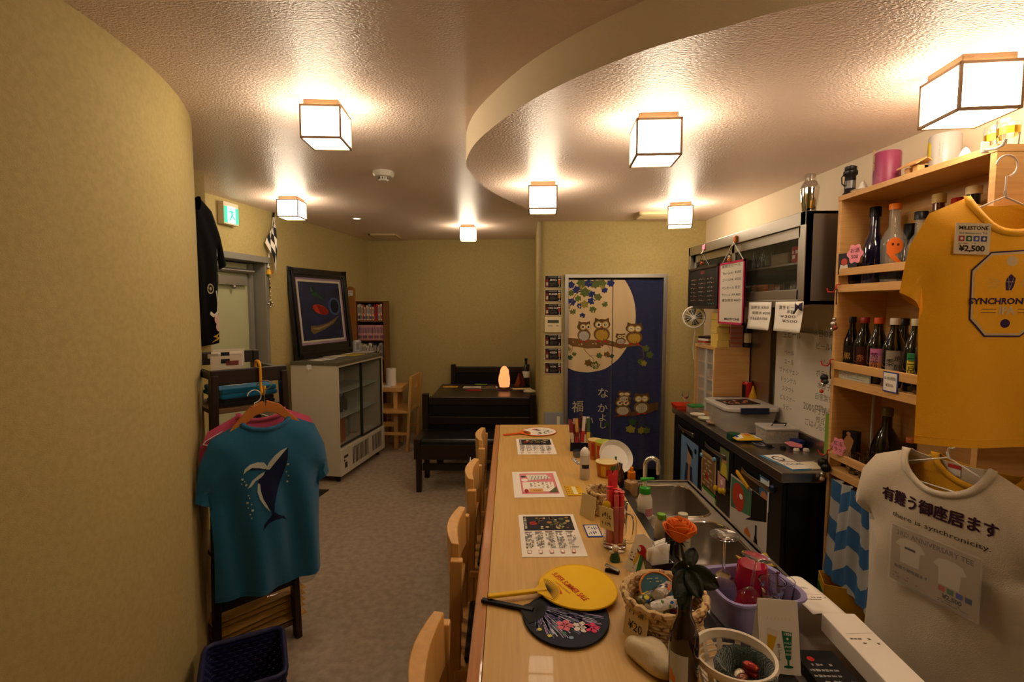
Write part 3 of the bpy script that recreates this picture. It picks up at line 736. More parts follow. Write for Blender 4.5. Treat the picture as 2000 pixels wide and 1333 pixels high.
# ------------------------------------------------------------------ booth: benches, table, things on it
def bench(name, label, x0, x1, yf_, yb_, zt_, zs, legs=True):
    t = thing(name, label, 'bench', (x0, yf_, 0), radians(-1.5)); W_ = x1 - x0; D = yb_ - yf_
    for x in (0, W_ - .055):
        s_ = MB().box((x, D - .07, .29), (x + .055, D, zt_ + .02), M_ebony).build('back_post', t, bevel=.004)
        MB().box((x, .0, .29), (x + .055, D, .46), M_ebony).build('side_board', t, bevel=.004)
        for y in (.02, D - .06): MB().box((x + .012, y, 0), (x + .055, y + .05, .3), M_ebony).build('leg', t, bevel=.003)
    MB().box((.055, D - .055, zt_ - .085), (W_ - .055, D - .005, zt_ - .01), M_ebony).build('top_rail', t, bevel=.008)
    MB().box((.055, D - .04, .45), (W_ - .055, D - .02, zt_ - .08), M_leather).build('back_panel', t, bevel=.003)
    MB().box((.055, D - .055, .50), (W_ - .055, D - .005, .57), M_ebony).build('lower_rail', t, bevel=.004)
    MB().box((.055, 0, .29), (W_ - .055, .035, .42), M_ebony).build('apron', t, bevel=.004)
    MB().box((.05, -.005, .42), (W_ - .05, D - .06, zs), M_leather).build('seat_cushion', t, bevel=.018)
    MB().box((.055, .08, .17), (W_ - .055, .11, .23), M_ebony).build('stretcher', t, bevel=.003)
    return t
bench('booth_bench', 'dark wooden bench with black seat facing the counter end, nearest the fridge aisle', -.80, .235, 4.12, 4.56, .762, .465)
bench('booth_bench', 'far dark wooden bench with black back against the alcove wall behind the lamp table', -.70, .24, 5.68, 6.0, .862, .44)
TZ = .70
a, b_, c_, d_ = gz(837, 768, TZ), gz(1046, 768, TZ), gz(1043, 747, TZ), gz(857, 747, TZ)
t = thing('booth_table', 'dark wooden booth table between the two benches', 'table', (0, 0, 0))
ty0, ty1, tx0, tx1 = 4.74, 5.62, -.755, .235
MB().box((tx0, ty0, TZ - .045), (tx1, ty1, TZ), mat('dark_table_top', '#1d120d', .3, vary=('#150c08', 10, (1, 8, 8), .35, .7))).build('top', t, bevel=.006)
MB().box((tx0 + .06, ty0 + .06, TZ - .11), (tx1 - .04, ty1 - .06, TZ - .045), M_ebony).build('apron', t)
for x in (tx0 + .05, tx1 - .11):
    for y in (ty0 + .05, ty1 - .11): MB().box((x, y, 0), (x + .06, y + .06, TZ - .045), M_ebony).build('leg', t)
def on_table(u, v): q = gz(u, v, TZ); q.y = min(max(q.y, ty0 + .06), ty1 - .05); return q
def sheet(name, label, cat, p, w, d, col, rz=0, h=.0015, seed=0, ink=None, grp=None):
    o = MB().box((-w / 2, -d / 2, 0), (w / 2, d / 2, h), flat(col)).build(name); o.location = p + Vector((0, 0, .0003)); o.rotation_euler = (0, 0, rz); tag(o, label, cat, grp)
    if ink: P = Print(); P.scrib(ink, -w * .42, -d * .4, w * .42, d * .4, 5, seed); P.build('print', o, on_xy(h))
    return o
sheet('yellow_card', 'yellow card on the left of the dark booth table', 'card', on_table(880, 756), .16, .11, '#c99a3a', 0, seed=1)
sheet('menu_sheet', 'white printed sheet in the middle of the dark booth table', 'menu', on_table(922, 757), .19, .14, '#cfc8bb', 0, seed=2, ink='#6a645c')
o = sheet('photo_menu', 'menu card with a dark food photo on the booth table beside the printed sheet', 'menu', on_table(954, 757), .19, .14, '#cfc8bb', .1, h=.002)
P = Print(); P.rect('#4a3527', -.08, -.055, .08, .055).up().disc('#8a6a3a', 0, 0, .04, .025); P.build('food_photo', o, on_xy(.002))
sheet('red_card', 'red card at the front edge of the booth table', 'card', on_table(926, 763), .15, .05, '#b8242a', 0, h=.006)
sheet('green_card', 'light green card at the back of the booth table', 'card', on_table(940, 750), .14, .06, '#86a83a', 0)
sheet('purple_card', 'purple card in front of the glowing salt lamp', 'card', on_table(983, 762) + Vector((0, -.02, 0)), .16, .05, '#5a3a6a', 0, h=.004)
sheet('cream_paper', 'cream paper at the right side of the booth table', 'paper', on_table(1030, 760) + Vector((-.06, 0, 0)), .2, .1, '#c9b98a', .1)
p = on_table(985, 752); p.y = 5.22; p.x = -.047
t = thing('salt_lamp', 'glowing orange salt rock lamp on a wooden base on the booth table', 'lamp', p)
MB().lathe([(.058, 0), (.06, .01), (.056, .03)], mat('salt_lamp_base', '#6a3a16', .4), 20).build('base', t, smooth=True)
M_salt = mat('glowing_salt', '#f0a860', .5, emit='#ff9a5c', es=1.25, bump=(30, .8, 'noise', U))
R_ = random.Random(11)
wob = [[R_.uniform(-.006, .006) for _ in range(15)] for _ in range(9)]
MB().lathe([(.05, .03), (.058, .06), (.058, .1), (.055, .14), (.05, .18), (.042, .21), (.03, .235), (.012, .247)], M_salt, 14, wob=lambda i, tt: wob[i][int(tt / (2 * pi) * 14) % 14]).build('rock', t, smooth=30)
MB().tube([(.05, .02, .012), (.12, .03, .003), (.2, .05, .003)], .003, M_white, 6).build('cable', t)
p = on_table(1036, 745); p.x = .19; p.y = 5.5
simple_bottle('dark_bottle', 'dark bottle with a white label at the wall end of the booth table', p, .30, .04, '#1a1014', '#151515')
MB().lathe([(.0405, .09), (.0405, .16)], M_paper, 16, cap0=False, cap1=False).build('label', bpy.data.objects['dark_bottle'])
t = thing('menu_stand', 'small brown menu stand beside the dark bottle on the booth table', 'menu stand', (.1, 5.4, TZ), .3)
MB().bar((-.02, 0, 0), (.03, 0, .14), .005, .05, flat('#8a4a2a')).build('panel', t); MB().bar((.06, 0, 0), (.03, 0, .14), .005, .05, flat('#5a2a1a')).build('panel', t)
b = MB().ball((0, 0, .02), .05, flat('#cfc09a'), 14, (1.2, .8, .35)).build('cream_cushion_pad', None, smooth=True); b.location = (.19, 4.515, .782); tag(b, 'small cream cloth pad on the rail of the near booth bench', 'pad')

# ------------------------------------------------------------------ dark display rack at the curved wall, shirts on it
RK = thing('display_rack', 'dark wooden step rack of shirts behind the curved wall', 'rack', (-1.135, 2.175, 0), radians(45))
def rk(x, y, z): return RK.matrix_basis @ Vector((x, y, z))
RKM = Matrix.Translation((-1.135, 2.175, 0)) @ Matrix.Rotation(radians(45), 4, 'Z')
def rkw(x, y, z): return RKM @ Vector((x, y, z))
for s_ in (-1, 1):
    MB().bar((s_ * .172, 0, 0), (s_ * .14, 0, 1.29), .028, .05, M_ebony, up=(0, 1, 0)).build('front_leg', RK, bevel=.004)
    MB().bar((s_ * .165, .40, 0), (s_ * .14, .36, 1.36), .028, .045, M_ebony, up=(0, 1, 0)).build('rear_leg', RK, bevel=.004)
MB().box((-.155, -.014, 1.245), (.155, .014, 1.31), M_ebony).build('top_rail', RK, bevel=.004)
MB().box((-.155, .345, 1.30), (.155, .372, 1.36), M_ebony).build('top_rail', RK, bevel=.004)
MB().box((-.17, -.012, .265), (.17, .012, .33), M_ebony).build('lower_rail', RK, bevel=.003)
M_board = mat('worn_rack_board', '#6f5236', .6)
for z in (.075, .50, .83, 1.14):
    k = .165 - z * .015
    MB().box((-k, .015, z - .02), (k, .345, z), M_board).build('shelf', RK, bevel=.002)
for s_ in (-1, 1): MB().box((s_ * .14 - .01, .02, 1.27), (s_ * .14 + .01, .34, 1.30), M_ebony).build('side_rail', RK)
# folded shirts on the rack
def folded(name, label, p, w, d, h, col, rz):
    t = thing(name, label, 'shirt', p, rz); m = mat('cloth_' + col.strip('#'), col, .9, bump=(300, .2, 'noise', U), sheen=.2)
    MB().box((-w / 2, -d / 2, 0), (w / 2, d / 2, h * .5), m).build('lower_fold', t, bevel=h * .22, seg=3); MB().box((-w / 2 + .004, -d / 2 + .003, h * .48), (w / 2 - .003, d / 2 - .004, h), m).build('upper_fold', t, bevel=h * .2, seg=3)
    return t
folded('folded_shirt', 'folded black shirt at the bottom of the pile on the rack shelf', rkw(.01, .16, 1.14), .22, .24, .035, '#15141a', radians(45))
t = folded('folded_shirt', 'folded bright blue shirt with a white print on top of the pile on the rack', rkw(.01, .165, 1.175), .24, .25, .045, '#0e76a8', radians(47))
P = Print(); P.disc('#d8d4c8', -.02, .0, .05, .028).up().scrib('#8a6a50', -.06, -.02, .02, .02, 3, 2).line('#0a5a86', [(-.09, -.05), (.0, -.065), (.09, -.05)], .006); P.build('chest_print', t, on_xy(.0452))
folded('folded_shirt', 'folded dark grey shirt on the lower shelf of the rack', rkw(0, .17, .83), .24, .26, .09, '#201c22', radians(45))
# photo leaflets behind the top rail
t = thing('leaflet_bundle', 'bundle of photo leaflets at the top of the rack behind its front rail', 'leaflets', rkw(-.03, .2, 1.30), radians(40))
R_ = random.Random(2)
for i in range(5):
    c = MB(); c.T = Matrix.Rotation(R_.uniform(-.15, .05), 4, 'X'); c.box((-.08 + i * .008, -.08 + i * .03, 0), (.04 + i * .01, -.078 + i * .03, .062 + i * .004), flat(('#c9bda8', '#bfae9a', '#d6cdbc', '#b8a890', '#cfc6b4')[i])); c.build('leaflet', t)
P = Print(); P.rect('#18181c', -.04, .025, -.005, .075).rect('#7a3a34', -.02, .015, .03, .035).rect('#98907c', -.09, .05, -.05, .07); P.build('leaflet_print', t, lambda x, y, h: (x, -.0815 - h, y))
# golden packets on the lower rack shelf
M_gold = mat('gold_plastic_wrap', '#b5862a', .25, coat=.6, bump=(60, .5, 'noise', (1, 6, 1)))
for i in range(5):
    o = MB().grid(lambda u, v: (-.19 + .41 * u, -.02 + .12 * v, .017 * sin(pi * u) ** .3 * sin(pi * v) ** .5 + .003 * sin(23 * u + i) * sin(11 * v)), 16, 6, M_gold)
    o.grid(lambda u, v: (-.19 + .41 * u, -.02 + .12 * v, -.008 * sin(pi * u) ** .3 * sin(pi * v) ** .5), 16, 6, M_gold)
    o = o.build('gold_packet', None, smooth=True); o.location = rkw(.005, .03 + .012 * (i % 2), .088 + i * .031); o.rotation_euler = (0, 0, radians(45 + (i % 3) * 2)); tag(o, ('lowest', 'second lowest', 'middle', 'second highest', 'topmost')[i] + ' flat golden plastic packet in the pile at the foot of the rack', 'packet', 'golden packets on the rack')
o = MB().ball((0, 0, .05), .075, mat('clear_bag', '#d9d2c6', .12, alpha=.45, bump=(25, 1., 'noise', U)), 14, (1.1, .7, .8)).build('plastic_bag', None, smooth=True); o.location = rkw(.245, .12, .2); tag(o, 'crumpled clear plastic bag sticking out beside the golden packets', 'bag')
# blue woven basket on the floor
t = thing('storage_basket', 'dark blue woven basket on the floor at the foot of the rack', 'basket', (-1.0, 1.80, 0), radians(27))
M_bb = mat('navy_woven_plastic', '#1b1d4a', .55)
mb = MB(); n_ = 44; rows = 22
def bwall(i, z): 
    q = rrect(.32 + .16 * z, .26 + .16 * z, .03, 2); return q
ring = rrect(1, 1, .1, 5); N_ = len(ring)
per = []
def ringpt(s, z):
    w_, d_ = .225 + .2 * z, .255 + .2 * z; i = int(s * N_) % N_; f_ = s * N_ - int(s * N_); a, b = ring[i], ring[(i + 1) % N_]
    return ((a[0] + (b[0] - a[0]) * f_) * w_, (a[1] + (b[1] - a[1]) * f_) * d_)
cnt = 56
seg_len = [hypot(ring[(i + 1) % N_][0] - ring[i][0], ring[(i + 1) % N_][1] - ring[i][1]) for i in range(N_)]; tot = sum(seg_len)
def at_len(l):
    i = 0
    while l > seg_len[i] and i < N_ - 1: l -= seg_len[i]; i += 1
    f_ = l / seg_len[i]; a, b = ring[i], ring[(i + 1) % N_]; return (a[0] + (b[0] - a[0]) * f_, a[1] + (b[1] - a[1]) * f_)
for j in range(14):
    z0 = .006 + j * .0165; pts = []
    for k in range(cnt):
        q = at_len(tot * k / cnt); o_ = 1 + .018 * (1 if (k + j) % 2 else -1); pts.append((q[0] * (.225 + .2 * z0) * o_, q[1] * (.255 + .2 * z0) * o_, z0 + .008))
    mb.tube(pts, .0085, M_bb, 5, closed=True)
mb.build('woven_wall', t, smooth=True)
MB().box((-.105, -.12, .0), (.105, .12, .006), M_bb).build('bottom', t)
mb = MB(); mb.tube([(q[0] * .275, q[1] * .305, .245) for q in [at_len(tot * k / 40) for k in range(40)]], .011, M_bb, 8, closed=True); mb.build('rim', t, smooth=True)
MB().bar((-.05, .149, .205), (.05, .149, .205), .012, .03, M_black).build('handle_slot', t)

# shirts hanging in front of the rack from a yellow S hook
HK = rkw(.035, -.03, 1.28)
t = thing('s_hook', 'yellow S shaped hook over the top rail of the rack holding the hangers', 'hook', HK, radians(45))
MB().tube(smoothpath([(0, .062, .02), (0, .055, .05), (0, .03, .058), (0, .004, .045), (0, .0, 0), (0, .0, -.05), (0, -.012, -.078), (0, -.03, -.083), (0, -.042, -.065), (0, -.042, -.045)], 3), .006, flat('#e0a018', .35), 8).build('hook_bend', t, smooth=True)
M_teal = mat('teal_cotton', '#07597f', .9, bump=(420, .25, 'noise', U), sheen=.3)
M_pink = mat('pink_cotton', '#c2496a', .9, bump=(420, .25, 'noise', U), sheen=.3)
TC = rkw(.02, -.115, 1.105)
TS = thing('teal_tshirt', 'teal blue T-shirt with a whale print hanging from the rack by a wooden hanger', 'T-shirt', TC, rot=(0, radians(0), radians(43)))
yf = shirt(TS, M_teal, W=.225, Wh=.215, L=.735, ap=.27, sw=.208, sd=.06, nw_=.088, nf=.035, nb=.075, so=(.272, -.30), si=(.21, -.335), T=.042, A=.02, k=29, ph=.7)
def px2s(u, v): return ((u - 285) / 817 * 400 / 400 * .0, 0)
wh = lambda pts: [((x - 300) * .00102, -(y - 262) * .00102) for x, y in pts]
P = Print(); navy, pale = '#101c3c', '#b7bfb4'
P.poly(navy, wh([(375, 398), (372, 440), (355, 500), (330, 560), (312, 620), (308, 655), (325, 672), (352, 690), (362, 708), (340, 694), (315, 690), (290, 695), (270, 712), (262, 722), (268, 696), (285, 680), (298, 668), (300, 650), (283, 628), (262, 590), (250, 545), (252, 510), (270, 488), (285, 478), (275, 470), (240, 462), (215, 458), (198, 470), (200, 455), (222, 446), (260, 456), (292, 452), (320, 430), (350, 412)]))
P.up().poly(pale, wh([(372, 396), (345, 402), (318, 420), (295, 445), (282, 470), (298, 474), (318, 452), (340, 428)]))
P.poly(pale, wh([(292, 462), (275, 438), (250, 432), (222, 436), (203, 450), (196, 472), (208, 460), (230, 450), (258, 458), (278, 468)]))
P.poly(pale, wh([(278, 478), (255, 486), (228, 502), (215, 522), (208, 532), (224, 526), (240, 508), (262, 500), (274, 490)]))
P.poly(pale, wh([(250, 520), (246, 555), (256, 592), (274, 626), (292, 650), (282, 622), (268, 590), (260, 555), (258, 525)]))
for k_, (x, y) in enumerate(((193, 490), (200, 500), (190, 508), (205, 515), (212, 560), (216, 572), (208, 590), (222, 600), (210, 612), (225, 625), (216, 640), (220, 656), (372, 468), (366, 500), (374, 520), (370, 545))):
    P.disc(pale, *wh([(x, y)])[0], .003 + .002 * (k_ % 3 == 0), n=8)
P.build('whale_print', TS, lambda x, z, h: (x, yf(x, z) - .0012 - h, z), edge=.018)
M_hw = mat('hanger_wood', '#b5702c', .4)
HG = thing('wooden_hanger', 'brown wooden hanger holding the teal T-shirt', 'hanger', rkw(.02, -.115, 1.105), radians(43))
mb = MB()
for s_ in (-1, 1):
    mb.bar((0, 0, .05), (s_ * .05, 0, .034), .016, .05, M_hw, w2=.016, h2=.042); mb.bar((s_ * .045, 0, .038), (s_ * .15, .0, -.06), .016, .04, M_hw, w2=.018, h2=.02)
mb.build('shoulder_bar', HG, bevel=.003)
MB().tube([(.03 * cos(radians(a)), 0, .14 + .02 * sin(radians(a))) for a in range(180, -91, -30)] + [(0, 0, .105), (0, 0, .06)], .002, M_chrome, 6).build('hook', HG, smooth=True)
PS = thing('pink_tshirt', 'pink T-shirt hanging right behind the teal whale shirt', 'T-shirt', rkw(.03, -.045, 1.125), radians(45))
shirt(PS, M_pink, W=.20, Wh=.19, L=.52, ap=.22, sw=.21, sd=.06, nw_=.085, nf=.03, nb=.06, so=(.25, -.235), si=(.20, -.275), T=.018, A=.004, step=.03, ph=2.)
h_ = wire_hanger(None, M_white, .19, .085, name='wire_hanger'); h_.location = rkw(.0, -.05, 1.115); h_.rotation_euler = (0, 0, radians(45)); tag(h_, 'white wire hanger holding the pink T-shirt', 'hanger')
# black shirt on the wall
M_blk = mat('black_cotton', '#060607', .95, bump=(420, .25, 'noise', U), spec=.1)
BS = thing('black_tshirt', 'black T-shirt with white and yellow print on the wall left of the door', 'T-shirt', (-1.755, 2.80, 2.2), radians(93))
yfb = shirt(BS, M_blk, W=.26, Wh=.25, L=.84, ap=.27, sw=.23, sd=.06, so=(.375, -.36), si=(.275, -.40), T=.03, A=.006, step=.03)
P = Print()
P.disc('#b9ae8c', .13, -.52, .03).up().disc('#0d0c0f', .13, -.52, .022).up().disc('#b9ae8c', .13, -.52, .01)
P.line('#d8d2c4', [(.19, -.53), (.2, -.6), (.185, -.66), (.15, -.68), (.12, -.66)], .02).disc('#d6b0a6', .18, -.70, .03).disc('#d6b0a6', .185, -.745, .026)
P.poly('#c9a63a', [(.2, -.78), (.13, -.80), (.17, -.81), (.11, -.835), (.2, -.815), (.165, -.80)])
P.build('chest_print', BS, lambda x, z, h: (x, yfb(x, z) - .0015 - h, z), edge=.03)
h_ = wire_hanger(None, M_black, .2, .085, name='wire_hanger'); h_.location = (-1.755, 2.80, 2.19); h_.rotation_euler = (0, 0, radians(94)); tag(h_, 'thin black hanger inside the black T-shirt on the wall', 'hanger')
# umbrella handles between rack and fridge
for i, (u, lab) in enumerate(((560, 'dark umbrella with a curved handle leaning at the wall beside the fridge'), (576, 'dark umbrella whose hooked handle is nearest the fridge side'))):
    p = gy(u, 806, 3.9); t = thing('umbrella', lab, 'umbrella', (p.x, 3.9, 0), -.3)
    MB().lathe([(.004, .02), (.03, .12), (.035, .4), (.022, .62), (.012, .68)], M_black, 12).build('canopy', t, smooth=True)
    z = p.z - .06; MB().tube([(0, 0, .02), (0, 0, z)] + [(.03 - .03 * cos(radians(a)), 0, z + .03 * sin(radians(a))) for a in range(20, 201, 20)], .009, mat('umbrella_handle', '#2a1a12', .3), 8).build('handle', t, smooth=True)
# ------------------------------------------------------------------ counter and chairs
ZT = .78
t = thing('bar_counter', 'long light wood bar counter with a darker rounded front edge', 'counter', (0, 0, 0))
MB().box((-.058, .25, ZT - .04), (.487, 3.32, ZT), M_oakc).build('top', t)
MB().box((-.092, .25, ZT - .042), (-.0585, 3.322, ZT + .0005), M_oakt).build('front_edge', t, bevel=.006)
MB().box((.30, .3, 0), (.325, 3.3, ZT - .04), M_oakt).build('front_panel', t)
MB().box((.325, 3.26, 0), (.48, 3.3, ZT - .04), M_oakt).build('end_panel', t)
MB().box((.4875, .3, .66), (.53, 3.3, ZT - .012), M_black).build('rear_ledge', t, bevel=.003)
MB().box((.5305, .3, .745), (.63, 1.14, ZT - .012), M_black).build('side_ledge', t, bevel=.003)
def bar_chair():
    t = thing('bar_chair', 'x', 'chair')        # faces +x, back at x = 0, width along y
    w = .165
    for s_ in (-1, 1):
        MB().bar((-.02, s_ * w, 0), (0, s_ * w, .80), .038, .028, M_chair, up=(0, 1, 0)).build('rear_leg', t, bevel=.004)
        MB().bar((.35, s_ * w, 0), (.35, s_ * w, .42), .034, .034, M_chair).build('front_leg', t, bevel=.003)
        MB().bar((0, s_ * w, .20), (.35, s_ * w, .20), .02, .03, M_chair).build('side_stretcher', t)
    MB().box((-.01, -w - .02, .42), (.38, w + .02, .45), M_chair).build('seat', t, bevel=.006)
    MB().box((.02, -w + .01, .451), (.36, w - .01, .475), mat('seat_pad_black', '#15120f', .6)).build('seat_pad', t, bevel=.01)
    def crest(u, v_):  # closed section swept along y
        y = -w + .02 + (2 * w - .04) * u; b = -.028 * sin(pi * u)
        sec = [(-.014, .70), (.016, .70), (.013, .838), (-.018, .842)]; a = v_ * 4; i = int(a) % 4
        x, z = sec[i]; return (x + (b if i in (0, 3) else b * .55 - .006), y, z)
    m = MB(); m.grid(crest, 10, 4, M_chair)
    for u in (0, 1): m.add([crest(u, k / 4) for k in range(4)], [(0, 1, 2, 3)], M_chair)
    m.build('crest_rail', t, smooth=40, bevel=.003)
    MB().bar((-.005, -w, .60), (-.005, w, .60), .022, .04, M_chair).build('middle_rail', t, bevel=.003)
    for y in (-.07, 0, .07): MB().bar((-.006, y, .44), (-.012, y, .72), .012, .03, M_chair, up=(0, 1, 0)).build('back_slat', t, bevel=.002)
    return t
bc = bar_chair()
for i, (y, x, rz, lab) in enumerate(((1.02, -.165, 0, 'pale wooden bar chair nearest the bottom of the picture, first along the counter'), (1.655, -.165, 1, 'pale wooden bar chair beside the yellow fan handle, second along the counter'),
                                     (2.24, -.155, -1, 'pale wooden bar chair level with the pink menu, third along the counter'), (2.86, -.15, 0, 'pale wooden bar chair at the far end of the counter by the booth bench'))):
    t = bc if i == 0 else copy_tree(bc)
    t.location = (x, y, 0); t.rotation_euler = (0, 0, radians(rz)); t['label'] = lab; t['group'] = 'chairs along the counter'
o = MB().grid(lambda u, v: (.004 * sin(7 * v + 3 * u), -.05 + .1 * u, -.17 * v), 4, 6, M_paper).build('hanging_cloth', None, smooth=True, solid=.003); o.location = (-.195, 2.42, .82); tag(o, 'white cloth with a lace edge hanging on the third bar chair back', 'cloth')

# ------------------------------------------------------------------ sheets and fans on the counter
def lay(name, label, cat, corners, col=None, h=.0012, z=ZT, lift=.0004):
    """sheet from four corners (far left, far right, near right, near left); returns object, width, depth"""
    c = [gz(u, v, z) for u, v in corners]; cen = sum(c, Vector()) / 4
    x = ((c[1] - c[0]) + (c[2] - c[3])) / 2; y = ((c[0] - c[3]) + (c[1] - c[2])) / 2
    w, d = x.length, y.length
    o = MB().box((-w / 2, -d / 2, 0), (w / 2, d / 2, h), flat(col or '#ebe4d8')).build(name); o.location = cen + Vector((0, 0, lift)); o.rotation_euler = (0, 0, atan2(x.y, x.x)); tag(o, label, cat)
    return o, w, d, h
def beer_menu(o, w, d, h, seed):
    P = Print(); P.rect('#1f1c22', -w * .42, d * .08, w * .44, d * .45).up()
    R = random.Random(seed)
    for i in range(34): P.disc(R.choice(['#8a7a3a', '#c9b070', '#5a6a35', '#9a8a5a', '#d8cfa8', '#6a5a2a', '#a8743a']), w * R.uniform(-.2, .36), d * R.uniform(.12, .42), w * R.uniform(.015, .05), n=8)
    P.up(); P.text('#f2ead8', 'NAKANO BEER' if seed > 1 else 'BEER', -w * .385, d * .265, w * .062, rot=90, width=d * .3).disc('#a82a22', -w * .25, d * .26, w * .07, d * .045).text('#f0e8d8', 'BEER', -w * .25, d * .26, w * .05, rot=20)
    for k in range(5):
        x0 = -w * .42 + k * w * .172
        P.rect('#5a2020', x0, d * .03, x0 + w * .12, d * .045); P.scrib('#6b655e', x0, -d * .33, x0 + w * .14, d * .01, 16, seed * 9 + k, h=.9); P.rect('#c86a5a', x0 + .01 * w, -d * .44, x0 + w * .07, -d * .37).up().rect('#ebe4d8', x0 + .018 * w, -d * .43, x0 + w * .062, -d * .38)
    P.build('menu_print', o, on_xy(h))
o = lay('beer_menu', 'white beer menu with a dark photo nearest the yellow fan', 'menu', [(1013, 1007), (1120, 1006), (1147, 1088), (1019, 1090)]); beer_menu(*o, 2)
o = lay('beer_menu', 'white beer menu with a dark photo farthest along the counter, beside the white fan', 'menu', [(1008, 858), (1078, 858), (1087, 888), (1011, 889)]); beer_menu(*o, 1)
o, w, d, h = lay('food_menu', 'white menu with a pink bordered food picture in the middle of the counter', 'menu', [(1004, 922), (1089, 923), (1099, 971), (1000, 975)])
P = Print(); P.rect('#d9828a', -w * .34, -d * .38, w * .42, d * .42).up().rect('#efe7da', -w * .3, -d * .3, w * .36, d * .06).up()
P.disc('#33463a', -w * .26, d * .28, w * .06).poly('#ddd6c4', [(-w * .2, d * .36), (w * .25, d * .36), (w * .35, d * .2), (-w * .15, d * .12)]).disc('#efe7da', -w * .24, d * .14, w * .075, d * .06).up()
for k in range(6): P.line('#8b90a8', [(-w * .1 + k * .07 * w, d * .14), (-w * .05 + k * .07 * w, d * .3)], .004)
for k in range(6): P.scrib('#2c2826' if k else '#b0302a', w * .28 - k * .085 * w, -d * .2, w * .33 - k * .085 * w, d * .05, 7, k, h=.7)
P.disc('#b0263a', -w * .24, -d * .28, w * .045, d * .07).rect('#d9a05a', -w * .18, -d * .34, w * .1, -d * .2).poly('#56603a', [(w * .2, -d * .34), (w * .4, -d * .34), (w * .4, -d * .12)]).up().text('#5a3a1a', '¥350', -w * .02, -d * .27, w * .08)
P.build('menu_print', o, on_xy(h))
def uchiwa(name, label, tip, far, W_, Hb, col, hcol, ribcol, z0, paint=None, rib_side=1):
    """fan: handle tip and far end of the blade, in plan"""
    tip, far = Vector(tip), Vector(far); d = far - tip; Lg = d.length
    t = thing(name, label, 'fan', (tip.x, tip.y, z0)); t.rotation_euler = (0, 0, atan2(d.y, d.x))
    hl = Lg - Hb; cx = hl + Hb / 2
    out = []
    for a in range(0, 360, 6):
        c_, s_ = cos(radians(a)), sin(radians(a)); out.append((cx + Hb / 2 * c_ * (1 if c_ > 0 else 1), W_ / 2 * s_ * (1 + .10 * c_)))
    mb = MB(); mb.T = Matrix.Translation((0, 0, .004)); mb.prism(out, .002, flat(col)); mb.build('blade', t)
    mb = MB(); mb.tube([(x, y, .005) for x, y in out], .0025, flat(ribcol), 5, closed=True); mb.build('rim', t, smooth=True)
    mb = MB(); mb.bar((0, 0, .006), (hl + .02, 0, .006), .016, .009, flat(hcol, .4)); mb.build('handle', t, bevel=.003)
    mb = MB(); r0 = Hb * .28
    mb.T = Matrix.Translation((0, 0, .0062)); mb.prism([(hl - .01, -.012)] + [(hl + r0 * cos(radians(a)) * .9, r0 * 1.05 * sin(radians(a))) for a in range(-62, 63, 10)] + [(hl - .01, .012)], .0012, flat(ribcol)); mb.build('handle_root', t)
    P = Print()
    for a in range(-60, 61, 6): P.line('#4a3a10' if paint != 'dark' else '#000000', [(hl + .02, .1 * r0 * a / 60), (hl + r0 * .85 * cos(radians(a)), r0 * sin(radians(a)))], .0014)
    P.build('ribs', t, on_xy(.0074))
    return t, hl, cx
tip, far = gz(983, 852, ZT), gz(1083, 842, ZT)
t, hl, cx = uchiwa('paper_fan', 'white paper fan with an orange handle at the far end of the counter', tip, far, .20, .23, '#efe8da', '#e0641c', '#e0641c', ZT + .0008)
P = Print(); P.disc('#c23a2a', cx + .0, .055, .02, .012).text('#1c1a1a', 'なつ', cx + .03, .01, .05, rot=-35, bold=.02).scrib('#1c1a1a', cx - .03, -.07, cx + .08, -.02, 3, 5, h=.9); P.build('fan_print', t, on_xy(.0064))
tip, far = gz(941, 1177, ZT), gz(1188, 1228, ZT)
t, hl, cx = uchiwa('navy_fan', 'navy paper fan with fireworks and flowers under the yellow fan', tip, far, .225, .215, '#14162c', '#0c0c10', '#0c0c10', ZT + .0008, 'dark')
P = Print(); R_ = random.Random(4)
for k in range(280):
    a = R_.uniform(-80, 20); r0 = R_.uniform(.02, .13); r1 = min(.185, r0 + R_.uniform(.02, .06)); ox, oy = cx - .085, .02
    if ((ox + r1 * cos(radians(a)) - cx) / .1) ** 2 + ((oy + r1 * sin(radians(a)) * .72) / .105) ** 2 > .95 or oy + r0 * sin(radians(a)) * .72 > .03: continue
    P.line(R_.choice(['#8a86b8', '#b9b4d8', '#6a62a8', '#d8d8ea', '#7f9aaa', '#a58ac0']), [(ox + r0 * cos(radians(a)), oy + r0 * sin(radians(a)) * .72), (ox + r1 * cos(radians(a)), oy + r1 * sin(radians(a)) * .72)], R_.uniform(.001, .0026))
P.up()
def flower(x, y, r, col):
    for k in range(5): a = radians(72 * k + 18); P.disc(col, x + r * .55 * cos(a), y + r * .55 * sin(a), r * .5, r * .36, n=10, rot=72 * k + 18)
flower(cx + .005, -.035, .022, '#d86a7c'); flower(cx + .045, -.028, .021, '#d9d0c4'); flower(cx + .07, -.022, .02, '#d83a6a')
for x, y, c in ((cx - .02, -.085, '#c9c050'), (cx + .03, -.075, '#7a9ab8'), (cx + .01, -.065, '#4a7a5a'), (cx - .05, -.07, '#c9c050')): P.disc(c, x, y, .006, n=8)
P.build('fan_print', t, on_xy(.0063))
tip, far = gz(953, 1177, ZT), gz(1197, 1147, ZT)
t, hl, cx = uchiwa('yellow_fan', 'yellow plastic fan lettered SUPER SUMMER SALE lying on the navy fan', tip, far, .225, .215, '#efc010', '#e6b60c', '#e3b20c', ZT + .010)
P = Print(); P.text('#c8321e', 'SUPER SUMMER SALE', cx - .022, .002, .026, rot=-72, bold=.012, width=.155).text('#d2682a', 'SUMMER EDITION', cx - .043, .0, .009, rot=-72, width=.07).rect('#c8321e', cx - .060, -.03, cx - .052, .01)
P.build('fan_print', t, on_xy(.0064))
